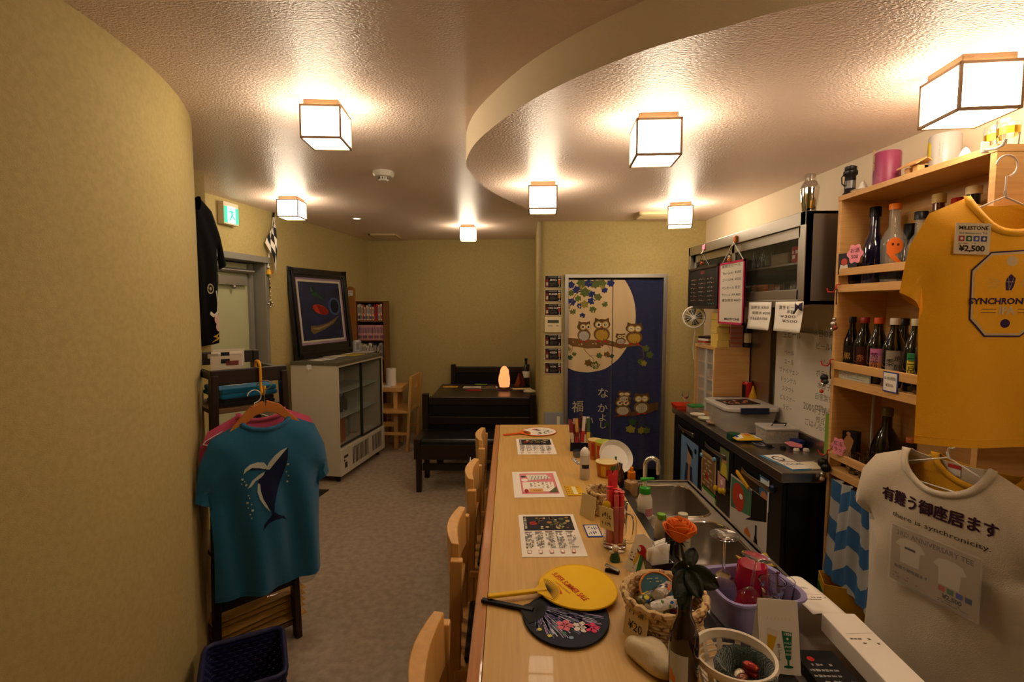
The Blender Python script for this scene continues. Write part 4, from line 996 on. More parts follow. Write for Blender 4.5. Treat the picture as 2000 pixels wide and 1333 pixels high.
def card(name, label, corners, col, border=None, ink='#2a3a8a', seed=1, txt=None, z=ZT, cat='card'):
    o, w, d, h = lay(name, label, cat, corners, border or col, .0012, z)
    P = Print()
    if border: P.rect(col, -w * .43, -d * .42, w * .43, d * .42).up()
    if txt: P.text(ink, txt, 0, 0, d * .5, width=w * .7)
    else: P.strokes(ink, -w * .36, d * .02, w * .36, d * .32, 5, seed).strokes(ink, -w * .36, -d * .34, w * .2, -d * .06, 4, seed + 1)
    P.build('card_print', o, on_xy(h)); return o
card('price_card', 'white price card with a blue border beside the beer mug of red sticks', [(1139, 1026), (1168, 1026), (1177, 1050), (1147, 1051)], '#ebe6da', '#2a3f94')
card('small_blue_card', 'tiny white card with a blue stripe beside the squeeze bottle', [(1119, 896), (1127, 896), (1131, 907), (1124, 908)], '#e8e4da', '#2a3f94')
o, w, d, h = lay('sauce_sachet', 'yellow sauce sachet lying by the woven basket', 'sachet', [(1104, 951), (1136, 951), (1138, 969), (1108, 970)], '#d8a914', .003)
P = Print(); P.rect('#e8dcae', -w * .1, -d * .4, w * .15, d * .4).scrib('#8a6a10', -w * .45, -d * .4, -w * .15, d * .4, 4, 2).scrib('#8a6a10', w * .2, -d * .4, w * .45, d * .4, 4, 3); P.build('sachet_print', o, on_xy(h))

# ------------------------------------------------------------------ condiments and snacks along the counter
def put(u, v, z=ZT): return gz(u, v, z)
p = put(1133, 879); t = thing('snack_caddy', 'navy plastic caddy at the far end of the counter holding snack sticks', 'caddy', p, -.1)
M_navy = flat('#12162c', .45); mb = MB()
for a, b in (((-.055, -.04, 0), (.055, .04, .004)), ((-.055, -.04, 0), (.055, -.036, .05)), ((-.055, .036, 0), (.055, .04, .09)), ((-.055, -.04, 0), (-.051, .04, .07)), ((.051, -.04, 0), (.055, .04, .07))): mb.box(a, b, M_navy)
mb.build('tray', t, bevel=.002)
R_ = random.Random(9)
for i in range(16):
    c = ('#7a1f2a', '#3a2030', '#c8a04a', '#d8d0c4', '#8a3a5a', '#4a6a3a', '#b83a2a', '#caa0b0')[i % 8]
    h = R_.uniform(.13, .20); o = MB(); o.bar((0, 0, 0), (0, 0, h), .017, .014, mat('wrap_' + c.strip('#'), c, .3, coat=.4)); o.bar((0, 0, h), (0, 0, h + .008), .018, .002, mat('wrap_' + c.strip('#'), c))
    P = None; o = o.build('snack_stick', None, bevel=.004); x, y = -.043 + (i % 6) * .0172, -.025 + (i // 6) * .02
    o.location = t.location + Matrix.Rotation(-.1, 3, 'Z') @ Vector((x, y, .006)); o.rotation_euler = (R_.uniform(-.12, .05), R_.uniform(-.1, .12), R_.uniform(-.3, .3))
    MB().bar((0, 0, h * .25), (0, 0, h * .6), .0178, .0148, flat(('#d8c8a0', '#b83a5a', '#7a2a1a', '#b8342a', '#e0d0c0', '#d8c050', '#e8d8b0', '#8a3a5a')[i % 8], .35)).build('wrapper_band', o)
    tag(o, '%s wrapped snack stick standing in the ' % {'#7a1f2a': 'dark red', '#3a2030': 'dark purple', '#c8a04a': 'golden', '#d8d0c4': 'white', '#8a3a5a': 'magenta', '#4a6a3a': 'green', '#b83a2a': 'red', '#caa0b0': 'pink'}[c] + ('front', 'middle', 'back')[i // 6] + ' row of the navy caddy', 'snack', 'snack sticks in the navy caddy ' + str(i % 8))
p = put(1128, 893); o = MB().lathe([(.018, 0), (.024, .006), (.027, .034), (.0255, .034), (.022, .008), (.001, .005)], mat('smoke_glass', '#56606a', .05, alpha=.45), 20).build('glass_cup', None, smooth=True); o.location = p; tag(o, 'small smoky glass cup beside the navy snack caddy', 'cup')
p = put(1142, 936); t = thing('squeeze_bottle', 'translucent white squeeze bottle with a small black label', 'bottle', p)
MB().lathe([(.021, 0), (.023, .004), (.023, .1), (.02, .112), (.017, .118)], mat('milky_plastic', '#cfc8b8', .3, alpha=.8), 20).build('body', t, smooth=True)
MB().lathe([(.022, .112), (.022, .128), (.012, .145), (.004, .15)], mat('milky_cap', '#e2ddd2', .35), 18).build('cap', t, smooth=True)
mb = MB(); mb.grid(lambda u, v: (.0236 * sin((u - .5) * 1.5), -.0236 * cos((u - .5) * 1.5), .055 + .018 * v), 8, 1, M_black); mb.build('label', t)
MB().lathe([(.0185, .003), (.0205, .03)], flat('#d8a030'), 16).build('contents', t)
def noodle_cup(label, p, r, h, body, top, bits, rz=0):
    t = thing('noodle_cup', label, 'cup noodles', p, rz)
    MB().lathe([(r * .8, 0), (r * .82, .003), (r, h), (r * 1.04, h), (r * 1.04, h - .004)], flat(body, .4), 28).build('cup', t, smooth=True)
    MB().lathe([(r * 1.02, h), (r * 1.0, h + .0015), (.001, h + .0015)], flat(top, .3), 28, cap0=False).build('lid', t, smooth=True)
    mb = MB()
    for k, (c, a, z, w_, h_) in enumerate(bits):
        rr = lambda zz: (r * .82 + (r * .18) * zz / h) + .0005
        mb.grid(lambda u, v: (rr(z + h_ * v) * sin(a + (u - .5) * w_), -rr(z + h_ * v) * cos(a + (u - .5) * w_), z + h_ * v), 5, 2, flat(c))
    mb.build('wrapper_print', t)
    return t
noodle_cup('tall yellow and green cup noodles at the far end of the counter items', put(1179, 902), .044, .105, '#c9b23a', '#9aa83a', [('#e3c85a', 0, .03, .7, .05), ('#5a8a2a', .9, .02, .6, .07), ('#b83a22', -.9, .02, .5, .07), ('#e8dcc0', 0, .004, 2.2, .018)])
noodle_cup('wide noodle bowl with a cream lid in front of the tall yellow cup', put(1184, 930), .05, .07, '#c8762a', '#d9c58a', [('#e0b040', -.5, .01, .5, .05), ('#4a7a2a', .6, .01, .7, .05), ('#a8301e', 0, .015, .4, .03)])
noodle_cup('red and yellow noodle cup half hidden behind the tall yellow cup', put(1162, 896), .038, .1, '#c87a3a', '#d8b878', [('#d8c060', .2, .02, .5, .07), ('#b83a22', -.5, .02, .5, .07)])
p = Vector((.505, 2.37, .838)); t = thing('white_dish', 'round white plastic dish of small bottles behind the noodle bowl', 'dish', p, rot=(radians(52), radians(0), radians(14)))
MB().lathe([(.04, .004), (.07, .012), (.082, .04), (.0845, .041), (.083, .043), (.068, .016), (.001, .009)], M_white, 32).build('bowl', t, smooth=True)
for i, (dx, dy, c, cap, h, lab) in enumerate(((-.03, .0, '#3a1a10', '#2a4a3a', .1, 'brown sauce bottle with a dark green cap in the round white dish'), (.0, .015, '#8a5a3a', '#5a1410', .085, 'tan sauce bottle with a dark red cap in the round white dish'), (.03, .0, '#55483a', '#3a6a5a', .095, 'grey brown bottle with a teal cap in the round white dish'))):
    b = simple_bottle('sauce_bottle', lab, Vector((.509 + dy * .3, 2.27 + dx * 2, ZT - .0115)), h, .013, c, cap)
# woven baskets
M_wick = mat('speckled_wicker', '#cfb07a', .7, vary=('#8a5a34', 90, (1, 1, .6), .55, .62))
def woven_basket(t, r0, r1, h, rows, n=40, rim=.007):
    mb = MB()
    for j in range(rows):
        z = (j + .5) * h / rows; r = r0 + (r1 - r0) * (z / h)
        mb.tube([((r + .0022 * (1 if (k + j) % 2 else -1)) * cos(2 * pi * k / n), (r + .0022 * (1 if (k + j) % 2 else -1)) * sin(2 * pi * k / n), z) for k in range(n)], h / rows * .62, M_wick, 5, closed=True)
    mb.build('woven_side', t, smooth=True)
    MB().lathe([(r0 * .98, .002), (r0 * .98, .006)], M_wick, 28).build('base', t)
    mb = MB(); mb.tube([((r1 + .001) * cos(2 * pi * k / 60), (r1 + .001) * sin(2 * pi * k / 60), h + .0025 * sin(k * 1.9)) for k in range(60)], [rim * (1 + .22 * sin(k * 2.1)) for k in range(60)], M_wick, 7, closed=True); mb.build('braided_rim', t, smooth=True)
p = put(1176, 1000); t = thing('woven_basket', 'round speckled woven basket standing empty behind the red sticks', 'basket', p)
woven_basket(t, .045, .055, .085, 9)
q = put(1146, 1012); t = thing('price_sign', 'blank cream price card leaning on the empty woven basket', 'card', q, radians(-55)); MB().bar((0, 0, 0), (0, .012, .085), .075, .0025, flat('#d6c38a')).build('card', t)
# beer mug with red sticks
p = put(1200, 1068); MUG = p
t = thing('beer_mug', 'clear glass beer mug holding red snack sticks', 'mug', p, radians(-35))
MB().lathe([(.034, 0), (.039, .004), (.0385, .02), (.041, .15), (.0425, .152), (.039, .15), (.0355, .022), (.001, .018)], M_glass, 28).build('glass', t, smooth=True)
MB().tube(smoothpath([(.039, 0, .125), (.06, 0, .122), (.068, 0, .1), (.066, 0, .05), (.055, 0, .03), (.038, 0, .03)], 4), .0065, M_glass, 10).build('handle', t, smooth=True)
o = t = thing('price_sign', 'cream handwritten price card stuck on the beer mug of red sticks', 'card', p + Vector((-.033, -.034, .075)), radians(-42)); MB().bar((0, 0, 0), (0, -.006, .075), .05, .0015, flat('#e0cf98')).build('card', t)
P = Print(); P.strokes('#2a2622', -.018, .035, .018, .06, 4, 3).strokes('#2a2622', -.018, .01, .018, .03, 4, 4); P.build('lettering', t, lambda x, y, h: (x, -.001 - .08 * y - h - .001, y))
R_ = random.Random(21)
M_red = mat('red_wrapper', '#e0303a', .3, coat=.5, bump=(120, .3, 'noise', U)); M_redp = mat('clear_red_wrapper', '#e8606a', .25, alpha=.85, coat=.5)
for i in range(9):
    a = i * 2 * pi / 8; rr = .021 if i < 8 else 0; h = R_.uniform(.165, .19)
    tt = thing('red_snack_stick', 'red wrapped snack stick standing in the beer mug', 'snack', p + Vector((rr * cos(a), rr * sin(a), .021)), R_.uniform(0, 3), 'red sticks in the beer mug'); tt.rotation_euler = (R_.uniform(-.04, .04), R_.uniform(-.04, .04), 0)
    MB().lathe([(.0075, 0), (.0085, .003), (.0085, h - .012), (.004, h - .01), (.009, h)], M_red if i % 3 else M_redp, 10).build('wrapper', tt, smooth=True)
t = thing('tall_red_packet', 'tall flat red packet rising above the sticks in the beer mug', 'packet', p + Vector((-.006, .012, .02)), .2)
mb = MB(); mb.grid(lambda u, v: ((u - .5) * .034 * (1 if v < .93 else 1.1), -.006 * sin(pi * u) * (1 - v ** 8), .235 * v), 6, 10, M_red); mb.grid(lambda u, v: ((u - .5) * .034, .006 * sin(pi * u) * (1 - v ** 8), .235 * v), 6, 10, M_red); mb.build('packet', t, smooth=True)
o = MB().lathe([(.001, 0), (.013, 0), (.014, .004), (.01, .007), (.001, .008)], flat('#d8b01a', .4), 16).build('yellow_badge', None, smooth=True); o.location = p + Vector((-.03, -.02, .15)); o.rotation_euler = (1.2, 0, -.6); tag(o, 'round yellow snack wrapper end at the rim of the beer mug', 'snack')
# figurine and clip
p = put(1201, 1096); t = thing('bird_figurine', 'small white and green ceramic bird figure in front of the beer mug', 'figurine', p)
MB().lathe([(.001, 0), (.016, 0), (.017, .008), (.012, .022), (.008, .032), (.001, .036)], flat('#3a5a32', .3), 14).build('body', t, smooth=True)
mb = MB(); mb.ball((0, -.002, .042), .011, flat('#d8cbb0', .3), 12); mb.ball((.014, 0, .028), .012, flat('#d8cbb0', .3), 10, (1.3, .6, .5)); mb.ball((-.01, -.004, .03), .009, flat('#d8cbb0', .3), 10, (1.2, .6, .6)); mb.build('head_and_wings', t, smooth=True)
MB().tube([(0, -.011, .041), (0, -.02, .038)], [.003, .0005], flat('#c8762a'), 6).build('beak', t)
p = put(1196, 1119); t = thing('bottle_opener', 'small dark metal clip lying in front of the bird figure', 'clip', p, -.5)
MB().bar((-.022, 0, .004), (.022, 0, .004), .014, .008, flat('#1c1c1c', .3)).build('lower_jaw', t, bevel=.002); MB().bar((-.022, 0, .02), (.02, 0, .01), .013, .004, mat('clip_metal', '#8a8a80', .3, .9)).build('upper_jaw', t, bevel=.001)
# parrot tent card
p = put(1258, 1118); t = thing('parrot_tent_card', 'white folded card with a red parrot picture beside the dark cup', 'card', p, radians(-52))
for s_ in (-1, 1):
    mb = MB(); pts = [(-.05, 0), (.05, 0), (.03, .105), (.0, .118), (-.03, .105)]
    mb.add([(x, s_ * (.032 * (1 - z / .118)) - .0005, z) for x, z in pts] + [(x, s_ * (.032 * (1 - z / .118)) + .0005, z) for x, z in pts], [(0, 1, 2, 3, 4), (9, 8, 7, 6, 5)] + [(i, (i + 1) % 5, 5 + (i + 1) % 5, 5 + i) for i in range(5)], M_paper); mb.build('card', t)
P = Print(); P.poly('#2f7a3f', [(-.002, .06), (.012, .058), (.006, .005), (-.008, .004)]).poly('#d0b030', [(-.012, .07), (-.002, .06), (-.016, .02), (-.022, .03)]).disc('#b82028', .0, .072, .016, .014).poly('#b82028', [(-.006, .075), (.014, .074), (.02, .05), (.01, .045)]).up().disc('#e6ddd0', -.009, .073, .007).poly('#222222', [(-.016, .072), (-.012, .062), (-.008, .068)]).scrib('#333333', -.035, .01, -.018, .06, 5, 2)
P.build('parrot_print', t, lambda x, y, h: (x, -.032 * (1 - y / .118) - .0008 - h, y))
# dark cup with folded napkins
p = put(1281, 1126); t = thing('napkin_cup', 'dark brown square cup beside the parrot card holding white napkins', 'cup', p, .25)
M_cup = mat('dark_amber_cup', '#20100c', .15, coat=.5); mb = MB(); w_ = .036
for a, b in (((-w_, -w_, 0), (w_, w_, .004)), ((-w_, -w_, 0), (w_, -w_ + .003, .055)), ((-w_, w_ - .003, 0), (w_, w_, .055)), ((-w_, -w_, 0), (-w_ + .003, w_, .055)), ((w_ - .003, -w_, 0), (w_, w_, .055))): mb.box(a, b, M_cup)
mb.build('cup', t, bevel=.002)
R_ = random.Random(8)
for i in range(5):
    o = MB().grid(lambda u, v: ((u - .5) * .058 + .004 * v, .004 * sin(3 * u + i) * v, .085 * v + .012 * u * v), 5, 5, M_paper).build('napkin', None, smooth=True, solid=.0025); o.location = p + Vector((0, -.02 + i * .009, .006)); o.rotation_euler = (R_.uniform(-.12, .06), R_.uniform(-.08, .08), .25 + R_.uniform(-.1, .1)); tag(o, ('nearest', 'second', 'middle', 'fourth', 'farthest')[i] + ' white folded napkin standing in the dark square cup', 'napkin', 'napkins in the dark cup')
# bottles on the sink side ledge
SZ = .74
def capped(name, label, x, y, z, r, h, body, cap, caph, seg=18, shoulder=.72):
    t = thing(name, label, 'bottle', (x, y, z)); MB().lathe([(r * .92, 0), (r, .005), (r, h * shoulder), (r * .5, h * .86), (r * .48, h * .9)], mat('cb_' + body.strip('#'), body, .25, coat=.3), seg).build('body', t, smooth=True)
    MB().lathe([(r * .62, h * .88), (r * .64, h * .9), (r * .62, h * .88 + caph), (r * .3, h * .9 + caph)], flat(cap, .35), seg).build('cap', t, smooth=True); return t
p = gz(1269, 1080, SZ); capped('soy_sauce_bottle', 'dark soy sauce bottle with a red cap behind the parrot card', .545, 1.62, SZ, .026, .115, '#160c0a', '#c01c1c', .02)
capped('green_cap_bottle', 'pale bottle with a light green cap behind the parrot card', .535, 1.70, SZ, .024, .11, '#a89c86', '#6aa02a', .016)
capped('white_sauce_bottle', 'milky white sauce bottle beside the red capped bottle', .585, 1.63, SZ, .026, .14, '#b9b59a', '#b9b59a', .02)
t = capped('orange_cap_bottle', 'squat bottle with a big orange cap at the sink rim', .545, 2.17, SZ, .028, .085, '#b5905a', '#d8800e', .03)
MB().lathe([(.009, .105), (.008, .125)], flat('#d8800e', .35), 12).build('spout', t)
t = thing('pump_bottle', 'white soap bottle with a green pump at the sink', 'bottle', (.54, 1.93, SZ))
MB().lathe([(.026, 0), (.029, .006), (.029, .075), (.02, .1), (.018, .105)], mat('soap_white', '#d6d2c4', .3), 20).build('body', t, smooth=True)
MB().lathe([(.022, .1), (.023, .103), (.022, .122), (.01, .126)], flat('#2f9a2a', .35), 18).build('collar', t, smooth=True)
mb = MB(); mb.lathe([(.006, .12), (.006, .15)], flat('#cfd8c0', .4), 10); mb.build('stem', t); mb = MB(); mb.bar((-.018, 0, .154), (.036, .0, .158), .022, .012, flat('#2f9a2a', .35), w2=.009, h2=.008); mb.build('pump_head', t, bevel=.003)
MB().grid(lambda u, v: (.0294 * sin(-.2 + u * 1.2), -.0294 * cos(-.2 + u * 1.2), .015 + .03 * v), 6, 1, flat('#c07a86')).build('label', t)
# candy basket
p = put(1296, 1222); BK = p
t = thing('candy_basket', 'large round speckled woven basket of wrapped candies beside the beer bottle', 'basket', p)
woven_basket(t, .078, .098, .082, 8, 46, .009)
q = p + Vector((-.088, -.055, .0)); t = thing('price_sign', 'cream card reading 20 yen leaning on the candy basket', 'card', q, radians(-57)); MB().bar((0, 0, 0), (0, .012, .085), .07, .0022, flat('#dcc790')).build('card', t)
P = Print(); P.text('#1e1a18', '¥20', 0, .03, .028, rot=0).strokes('#1e1a18', -.024, .055, .024, .072, 4, 6); P.build('lettering', t, lambda x, y, h: (x, -.0014 + .141 * y - h, y))
t = thing('round_tin', 'round blue tin lid with an orange rim in the candy basket', 'tin', p + Vector((-.006, .04, .07)), rot=(radians(38), radians(-4), 0))
MB().lathe([(.044, -.006), (.046, 0), (.046, .005), (.042, .006), (.041, .003), (.001, .003)], flat('#c8823a', .4), 32).build('rim', t, smooth=True)
MB().lathe([(.0405, .0032), (.001, .0032)], mat('tin_blue', '#2f5f6e', .35), 32, cap0=False).build('lid', t)
P = Print(); P.disc('#3a2a20', 0, -.008, .016, .013).up().disc('#c9a860', 0, -.008, .013, .01).up().disc('#d8b050', 0, -.011, .006, .004).scrib('#b8a868', -.02, .014, .02, .03, 2, 3); P.build('tin_print', t, on_xy(.0036))
def candy(label, off, L_, r, rot, cols, seed):
    t = thing('wrapped_candy', label, 'candy', p + Vector(off), rot=rot); m = mat('wr_' + cols[0].strip('#'), cols[0], .28, coat=.6, bump=(90, .35, 'noise', U))
    MB().lathe([(r * .95, -L_ / 2), (r * .2, -L_ * .42), (r * .9, -L_ * .36), (r, -L_ * .2), (r, L_ * .2), (r * .9, L_ * .36), (r * .2, L_ * .42), (r * .95, L_ / 2)], m, 14, sy=.75).build('wrapper', t, smooth=True)
    P = Print(); R = random.Random(seed)
    for k in range(26): P.disc(R.choice(cols[1:]), R.uniform(-3.1, 3.1), R.uniform(-L_ * .3, L_ * .3), R.uniform(.2, .5), R.uniform(.004, .011), n=8).up()
    P.build('wrapper_print', t, lambda a, z, h: ((r * 1.03 + h * .05) * sin(a), -(r * .78 + h * .05) * cos(a), z), edge=.12); return t
candy('white candy stick with a blue stripe lying across the candy basket', (-.005, -.03, .075), .13, .014, (radians(80), radians(28), radians(-60)), ['#c9c4bc', '#2a50a8', '#b8b0a8', '#d8d0c8', '#4a7a3a'], 1)
candy('colourful wrapper with green and yellow at the left of the candy basket', (-.045, -.005, .075), .09, .014, (radians(85), 0, radians(-50)), ['#6a6438', '#c8b03a', '#2a4a2a', '#e0d8a0', '#30508a'], 2)
candy('silver and red wrapper in the middle of the candy basket', (.0, .01, .085), .09, .015, (radians(80), 0, radians(-35)), ['#bdb4a6', '#b83a22', '#2a2a55', '#e0d8c8', '#d86a2a'], 3)
candy('silver packet printed with red at the right edge of the candy basket', (.06, .0, .08), .1, .016, (radians(70), 0, radians(-30)), ['#aaa296', '#b01f28', '#1c1c1c', '#d8d0c8'], 4)
candy('green wrapper at the near edge of the candy basket', (-.04, -.045, .065), .08, .013, (radians(85), 0, radians(-65)), ['#5a6a2a', '#d8c85a', '#24301a', '#b83a2a'], 5)
candy('dark wrapper deep in the candy basket behind the bottle', (.03, -.04, .06), .1, .014, (radians(80), 0, radians(40)), ['#6a1c2a', '#d8d0c8', '#2a2a4a'], 6)
candy('pale wrapper at the far side of the candy basket', (.05, .045, .07), .09, .014, (radians(80), 0, radians(70)), ['#c4bcb0', '#3a5a8a', '#b85a3a'], 7)
# cream shell
p = put(1270, 1293); R_ = random.Random(5)
o = MB(); o.grid(lambda u, v: ((.05 + .006 * sin(6 * pi * u + 1) + .004 * sin(4 * pi * u)) * sin(v * pi / 2) * cos(2 * pi * u) * .8, (.05 + .006 * sin(6 * pi * u + 1)) * sin(v * pi / 2) * sin(2 * pi * u) * 1.25, .036 * cos(v * pi / 2) ** .8 + .007 * sin(4 * pi * u + 5 * v) * v * (1 - v) * 2 + .004), 36, 8, mat('shell_cream', '#d9c8a2', .45, bump=(40, .3, 'noise', U)))
o = o.build('oyster_shell', None, smooth=True, solid=.003); o.location = p + Vector((0, 0, .004)); o.rotation_euler = (0, 0, .5); tag(o, 'lumpy cream oyster shell on the counter in front of the candy basket', 'shell')
# beer bottle with the rose
BX, BYY = .362, .985
t = thing('beer_bottle', 'brown glass beer bottle with a white label used as a rose vase', 'bottle', (BX, BYY, ZT), radians(20))
M_brown = mat('brown_beer_glass', '#241205', .07, coat=.6)
MB().lathe([(.028, 0), (.0305, .004), (.0305, .105), (.029, .125), (.022, .148), (.015, .165), (.0135, .2), (.0125, .222), (.0145, .224), (.0145, .232), (.011, .232), (.010, .2), (.012, .165), (.026, .12), (.0275, .008), (.001, .006)], M_brown, 28).build('glass', t, smooth=True)
MB().grid(lambda u, v: (.0309 * sin(-1.75 + u * 1.35), -.0309 * cos(-1.75 + u * 1.35), .02 + .075 * v), 10, 1, flat('#b9bec2', .5)).build('label', t, smooth=True)
MB().grid(lambda u, v: (.0312 * sin(-1.7 + u * .5), -.0312 * cos(-1.7 + u * .5), .032 + .03 * v * (1 - .6 * u)), 6, 3, flat('#d07a2a', .5)).build('label_picture', t, smooth=True)
RS = gy(1327, 1046, BYY - .005)
t = thing('orange_rose', 'orange rose with dark green leaves standing in the beer bottle', 'rose', (BX, BYY, ZT))
top = Vector((RS.x - BX, RS.y - BYY, RS.z - ZT))
stem = smoothpath([(0, 0, .02), (0, 0, .2), (-.004, -.002, .27), tuple(top + Vector((.002, 0, -.01)))], 5)
M_stem = mat('rose_stem', '#1c2414', .5); M_leafd = mat('rose_leaf', '#1c2618', .5, bump=(60, .3, 'noise', U)); M_rose = mat('orange_petal', '#f07a10', .7)
MB().tube(stem, .0028, M_stem, 7).build('stem', t, smooth=True)
R_ = random.Random(3)
for ring, (np_, r, hh_, tilt) in enumerate(((2, .006, .046, .02), (3, .010, .046, .06), (4, .015, .045, .10), (5, .019, .042, .18), (5, .022, .036, .3))):
    for k in range(np_):
        a0 = 2 * pi * k / np_ + ring * .7; wd = 2 * pi / np_ * 1.35
        def pet(u, v, a0=a0, wd=wd, r=r, hh_=hh_, tilt=tilt):
            a = a0 + (u - .5) * wd; prof = r * (.35 + .75 * sin(min(1, v * 1.25) * pi / 2)) + tilt * .03 * v * v * v
            z = hh_ * v - .008 * (abs(u - .5) * 2) ** 2 * v - tilt * .012 * v ** 4; return (top.x + prof * cos(a), top.y + prof * sin(a), top.z - .012 + z)
        MB().grid(pet, 6, 6, M_rose).build('petal', t, smooth=True, solid=.0012)
for k in range(5):
    a = 2 * pi * k / 5; MB().grid(lambda u, v: (top.x + (.004 + .016 * v) * cos(a) - (u - .5) * .008 * (1 - v) * sin(a), top.y + (.004 + .016 * v) * sin(a) + (u - .5) * .008 * (1 - v) * cos(a), top.z - .012 - .004 * v), 2, 4, M_stem).build('sepal', t, smooth=True, solid=.0008)
def leaf(base, tipv, wd, droop=.01, name='leaf'):
    base, tipv = Vector(base), Vector(tipv); d = tipv - base; s_ = d.cross(Vector((0, -1, .3))).normalized()
    MB().grid(lambda u, v: base + d * v + s_ * (u - .5) * wd * sin(pi * min(1, v * .92 + .08)) ** .7 + Vector((0, -.012 * abs(u - .5), -droop * v * v)), 4, 9, M_leafd).build(name, t, smooth=True, solid=.0012)
lb = Vector((0, -.003, .262))
leaf(lb, lb + Vector((.058, -.02, -.012)), .044); leaf(lb + Vector((0, 0, .0)), lb + Vector((-.035, -.03, -.03)), .04); leaf(lb, lb + Vector((-.03, .005, .01)), .036)
leaf(lb + Vector((0, 0, -.01)), lb + Vector((-.02, -.028, -.058)), .034); leaf(lb + Vector((.003, 0, .01)), lb + Vector((.02, .02, .05)), .03); leaf(lb, lb + Vector((.018, -.03, -.03)), .036)
# white plastic basket, green fluffy bowl, beer tent card
p = Vector((.470, .99, ZT)); t = thing('plastic_colander', 'white slotted plastic basket at the near end of the counter', 'basket', p)
M_wp = mat('warm_white_plastic', '#d9ccb4', .4); n_ = 36; mb = MB()
mb.lathe([(.054, 0), (.056, .004), (.064, .02)], M_wp, n_)
for z0, z1 in ((.02, .024), (.034, .037), (.046, .049), (.058, .064)):
    r = lambda z: .060 + (.020) * z / .075
    mb.lathe([(r(z0) - .001, z0), (r(z0) + .001, z0), (r(z1) + .001, z1), (r(z1) - .001, z1), (r(z0) - .001, z0)], M_wp, n_, cap0=False, cap1=False)
for k in range(12):
    a = 2 * pi * k / 12; mb.bar((.064 * cos(a), .064 * sin(a), .016), (.0775 * cos(a), .0775 * sin(a), .066), .003, .012, M_wp, up=(-sin(a), cos(a), 0))
mb.build('slotted_side', t, smooth=40)
MB().lathe([(.072, .062), (.077, .06), (.084, .07), (.082, .078), (.076, .077), (.074, .068), (.072, .062)], M_wp, 40, cap0=False, cap1=False).build('rim', t, smooth=True)
p = Vector((.480, .962, ZT + .017)); t = thing('fluffy_bowl', 'dark green fluffy rimmed bowl inside the white plastic basket', 'bowl', p)
M_grn = mat('green_plush', '#2c4438', .95, bump=(220, 1., 'noise', U), sheen=.6)
MB().lathe([(.04, -.012), (.05, 0), (.058, .03), (.059, .052), (.055, .06), (.046, .052), (.043, .03), (.035, .012), (.001, .008)], M_grn, 36, wob=lambda i, a: .0012 * sin(23 * a + i * 2) + .001 * sin(41 * a)).build('bowl', t, smooth=True)
R_ = random.Random(4)
for i, c in enumerate(('#7a2a22', '#b8a890', '#8a1f1c', '#c8b8a0', '#6a3a22', '#a8382a')):
    o = MB().ball((0, 0, 0), .013, mat('foil_' + c.strip('#'), c, .15, .4, bump=(70, .6, 'noise', U)), 10, (1.3, .8, .7)).build('foil_candy', None, smooth=True); o.location = p + Vector((R_.uniform(-.02, .02), R_.uniform(-.02, .02), .022 + i * .004)); o.rotation_euler = (0, 0, R_.uniform(0, 3))
    tag(o, {0: 'dark red', 1: 'beige', 2: 'deep red', 3: 'cream', 4: 'brown', 5: 'bright red'}[i] + ' foil wrapped candy in the green fluffy bowl', 'candy', 'candies in the green bowl')
a_, b_ = gz(1455, 1290, ZT), gz(1532, 1312, ZT)
p = Vector((.600, 1.045, .7685)); t = thing('beer_tent_card', 'white folded table card with a poured beer and a green glass picture', 'card', p, radians(-9))
hw, hh_, dd = .042, .15, .07
mb = MB(); mb.add([(-hw, 0, 0), (hw, 0, 0), (hw, dd * .5, hh_), (-hw, dd * .5, hh_)], [(0, 1, 2, 3)], M_paper); mb.build('front_leaf', t, solid=.001)
mb = MB(); mb.add([(-hw, dd, 0), (hw, dd, 0), (hw, dd * .5, hh_), (-hw, dd * .5, hh_)], [(3, 2, 1, 0)], M_paper); mb.build('back_leaf', t, solid=.001)
mb = MB(); mb.add([(-hw, 0, .001), (hw, 0, .001), (hw, dd, .001), (-hw, dd, .001)], [(0, 1, 2, 3)], M_paper); mb.build('base_leaf', t, solid=.001)
P = Print()
P.poly('#d8a818', [(-.027, .034), (-.018, .034), (-.005, .074), (-.024, .079)]).poly('#e6dfcf', [(-.024, .079), (-.005, .074), (-.001, .086), (-.024, .092)]).line('#a89878', [(-.023, .034), (-.024, .022)], .004).disc('#a89878', -.024, .019, .009, .003, n=12)
P.poly('#1f6a4a', [(.006, .087), (.027, .085), (.023, .032), (.017, .027), (.012, .032)]).line('#1f6a4a', [(.017, .028), (.017, .018)], .004).disc('#1f6a4a', .017, .016, .010, .003, n=12)
for k in range(7): P.line('#d0c4a8', [(-.012 + .008 * k - .012, .108), (-.011 + .0075 * k - .011, .114)], .0008)
P.up().text('#e6efe6', '1986', .017, .081, .0085, bold=.02)
for k, s_ in enumerate(('MALT', 'SPIRIT', '& HOPS', 'BEER')): P.text('#e6efe6', s_, .0175, .063 - k * .0075, .0055)
P.disc('#e6efe6', .017, .072, .003, n=4).text('#2a2624', '生', -.001, .056, .010).text('#2a2624', 'ビ', .0, .045, .009).line('#2a2624', [(-.001, .041), (-.002, .036)], .0012).text('#2a2624', 'ル', -.002, .030, .009)
P.build('card_print', t, lambda x, y, h: (x, dd * .5 * y / hh_ - .0008 - h, y))
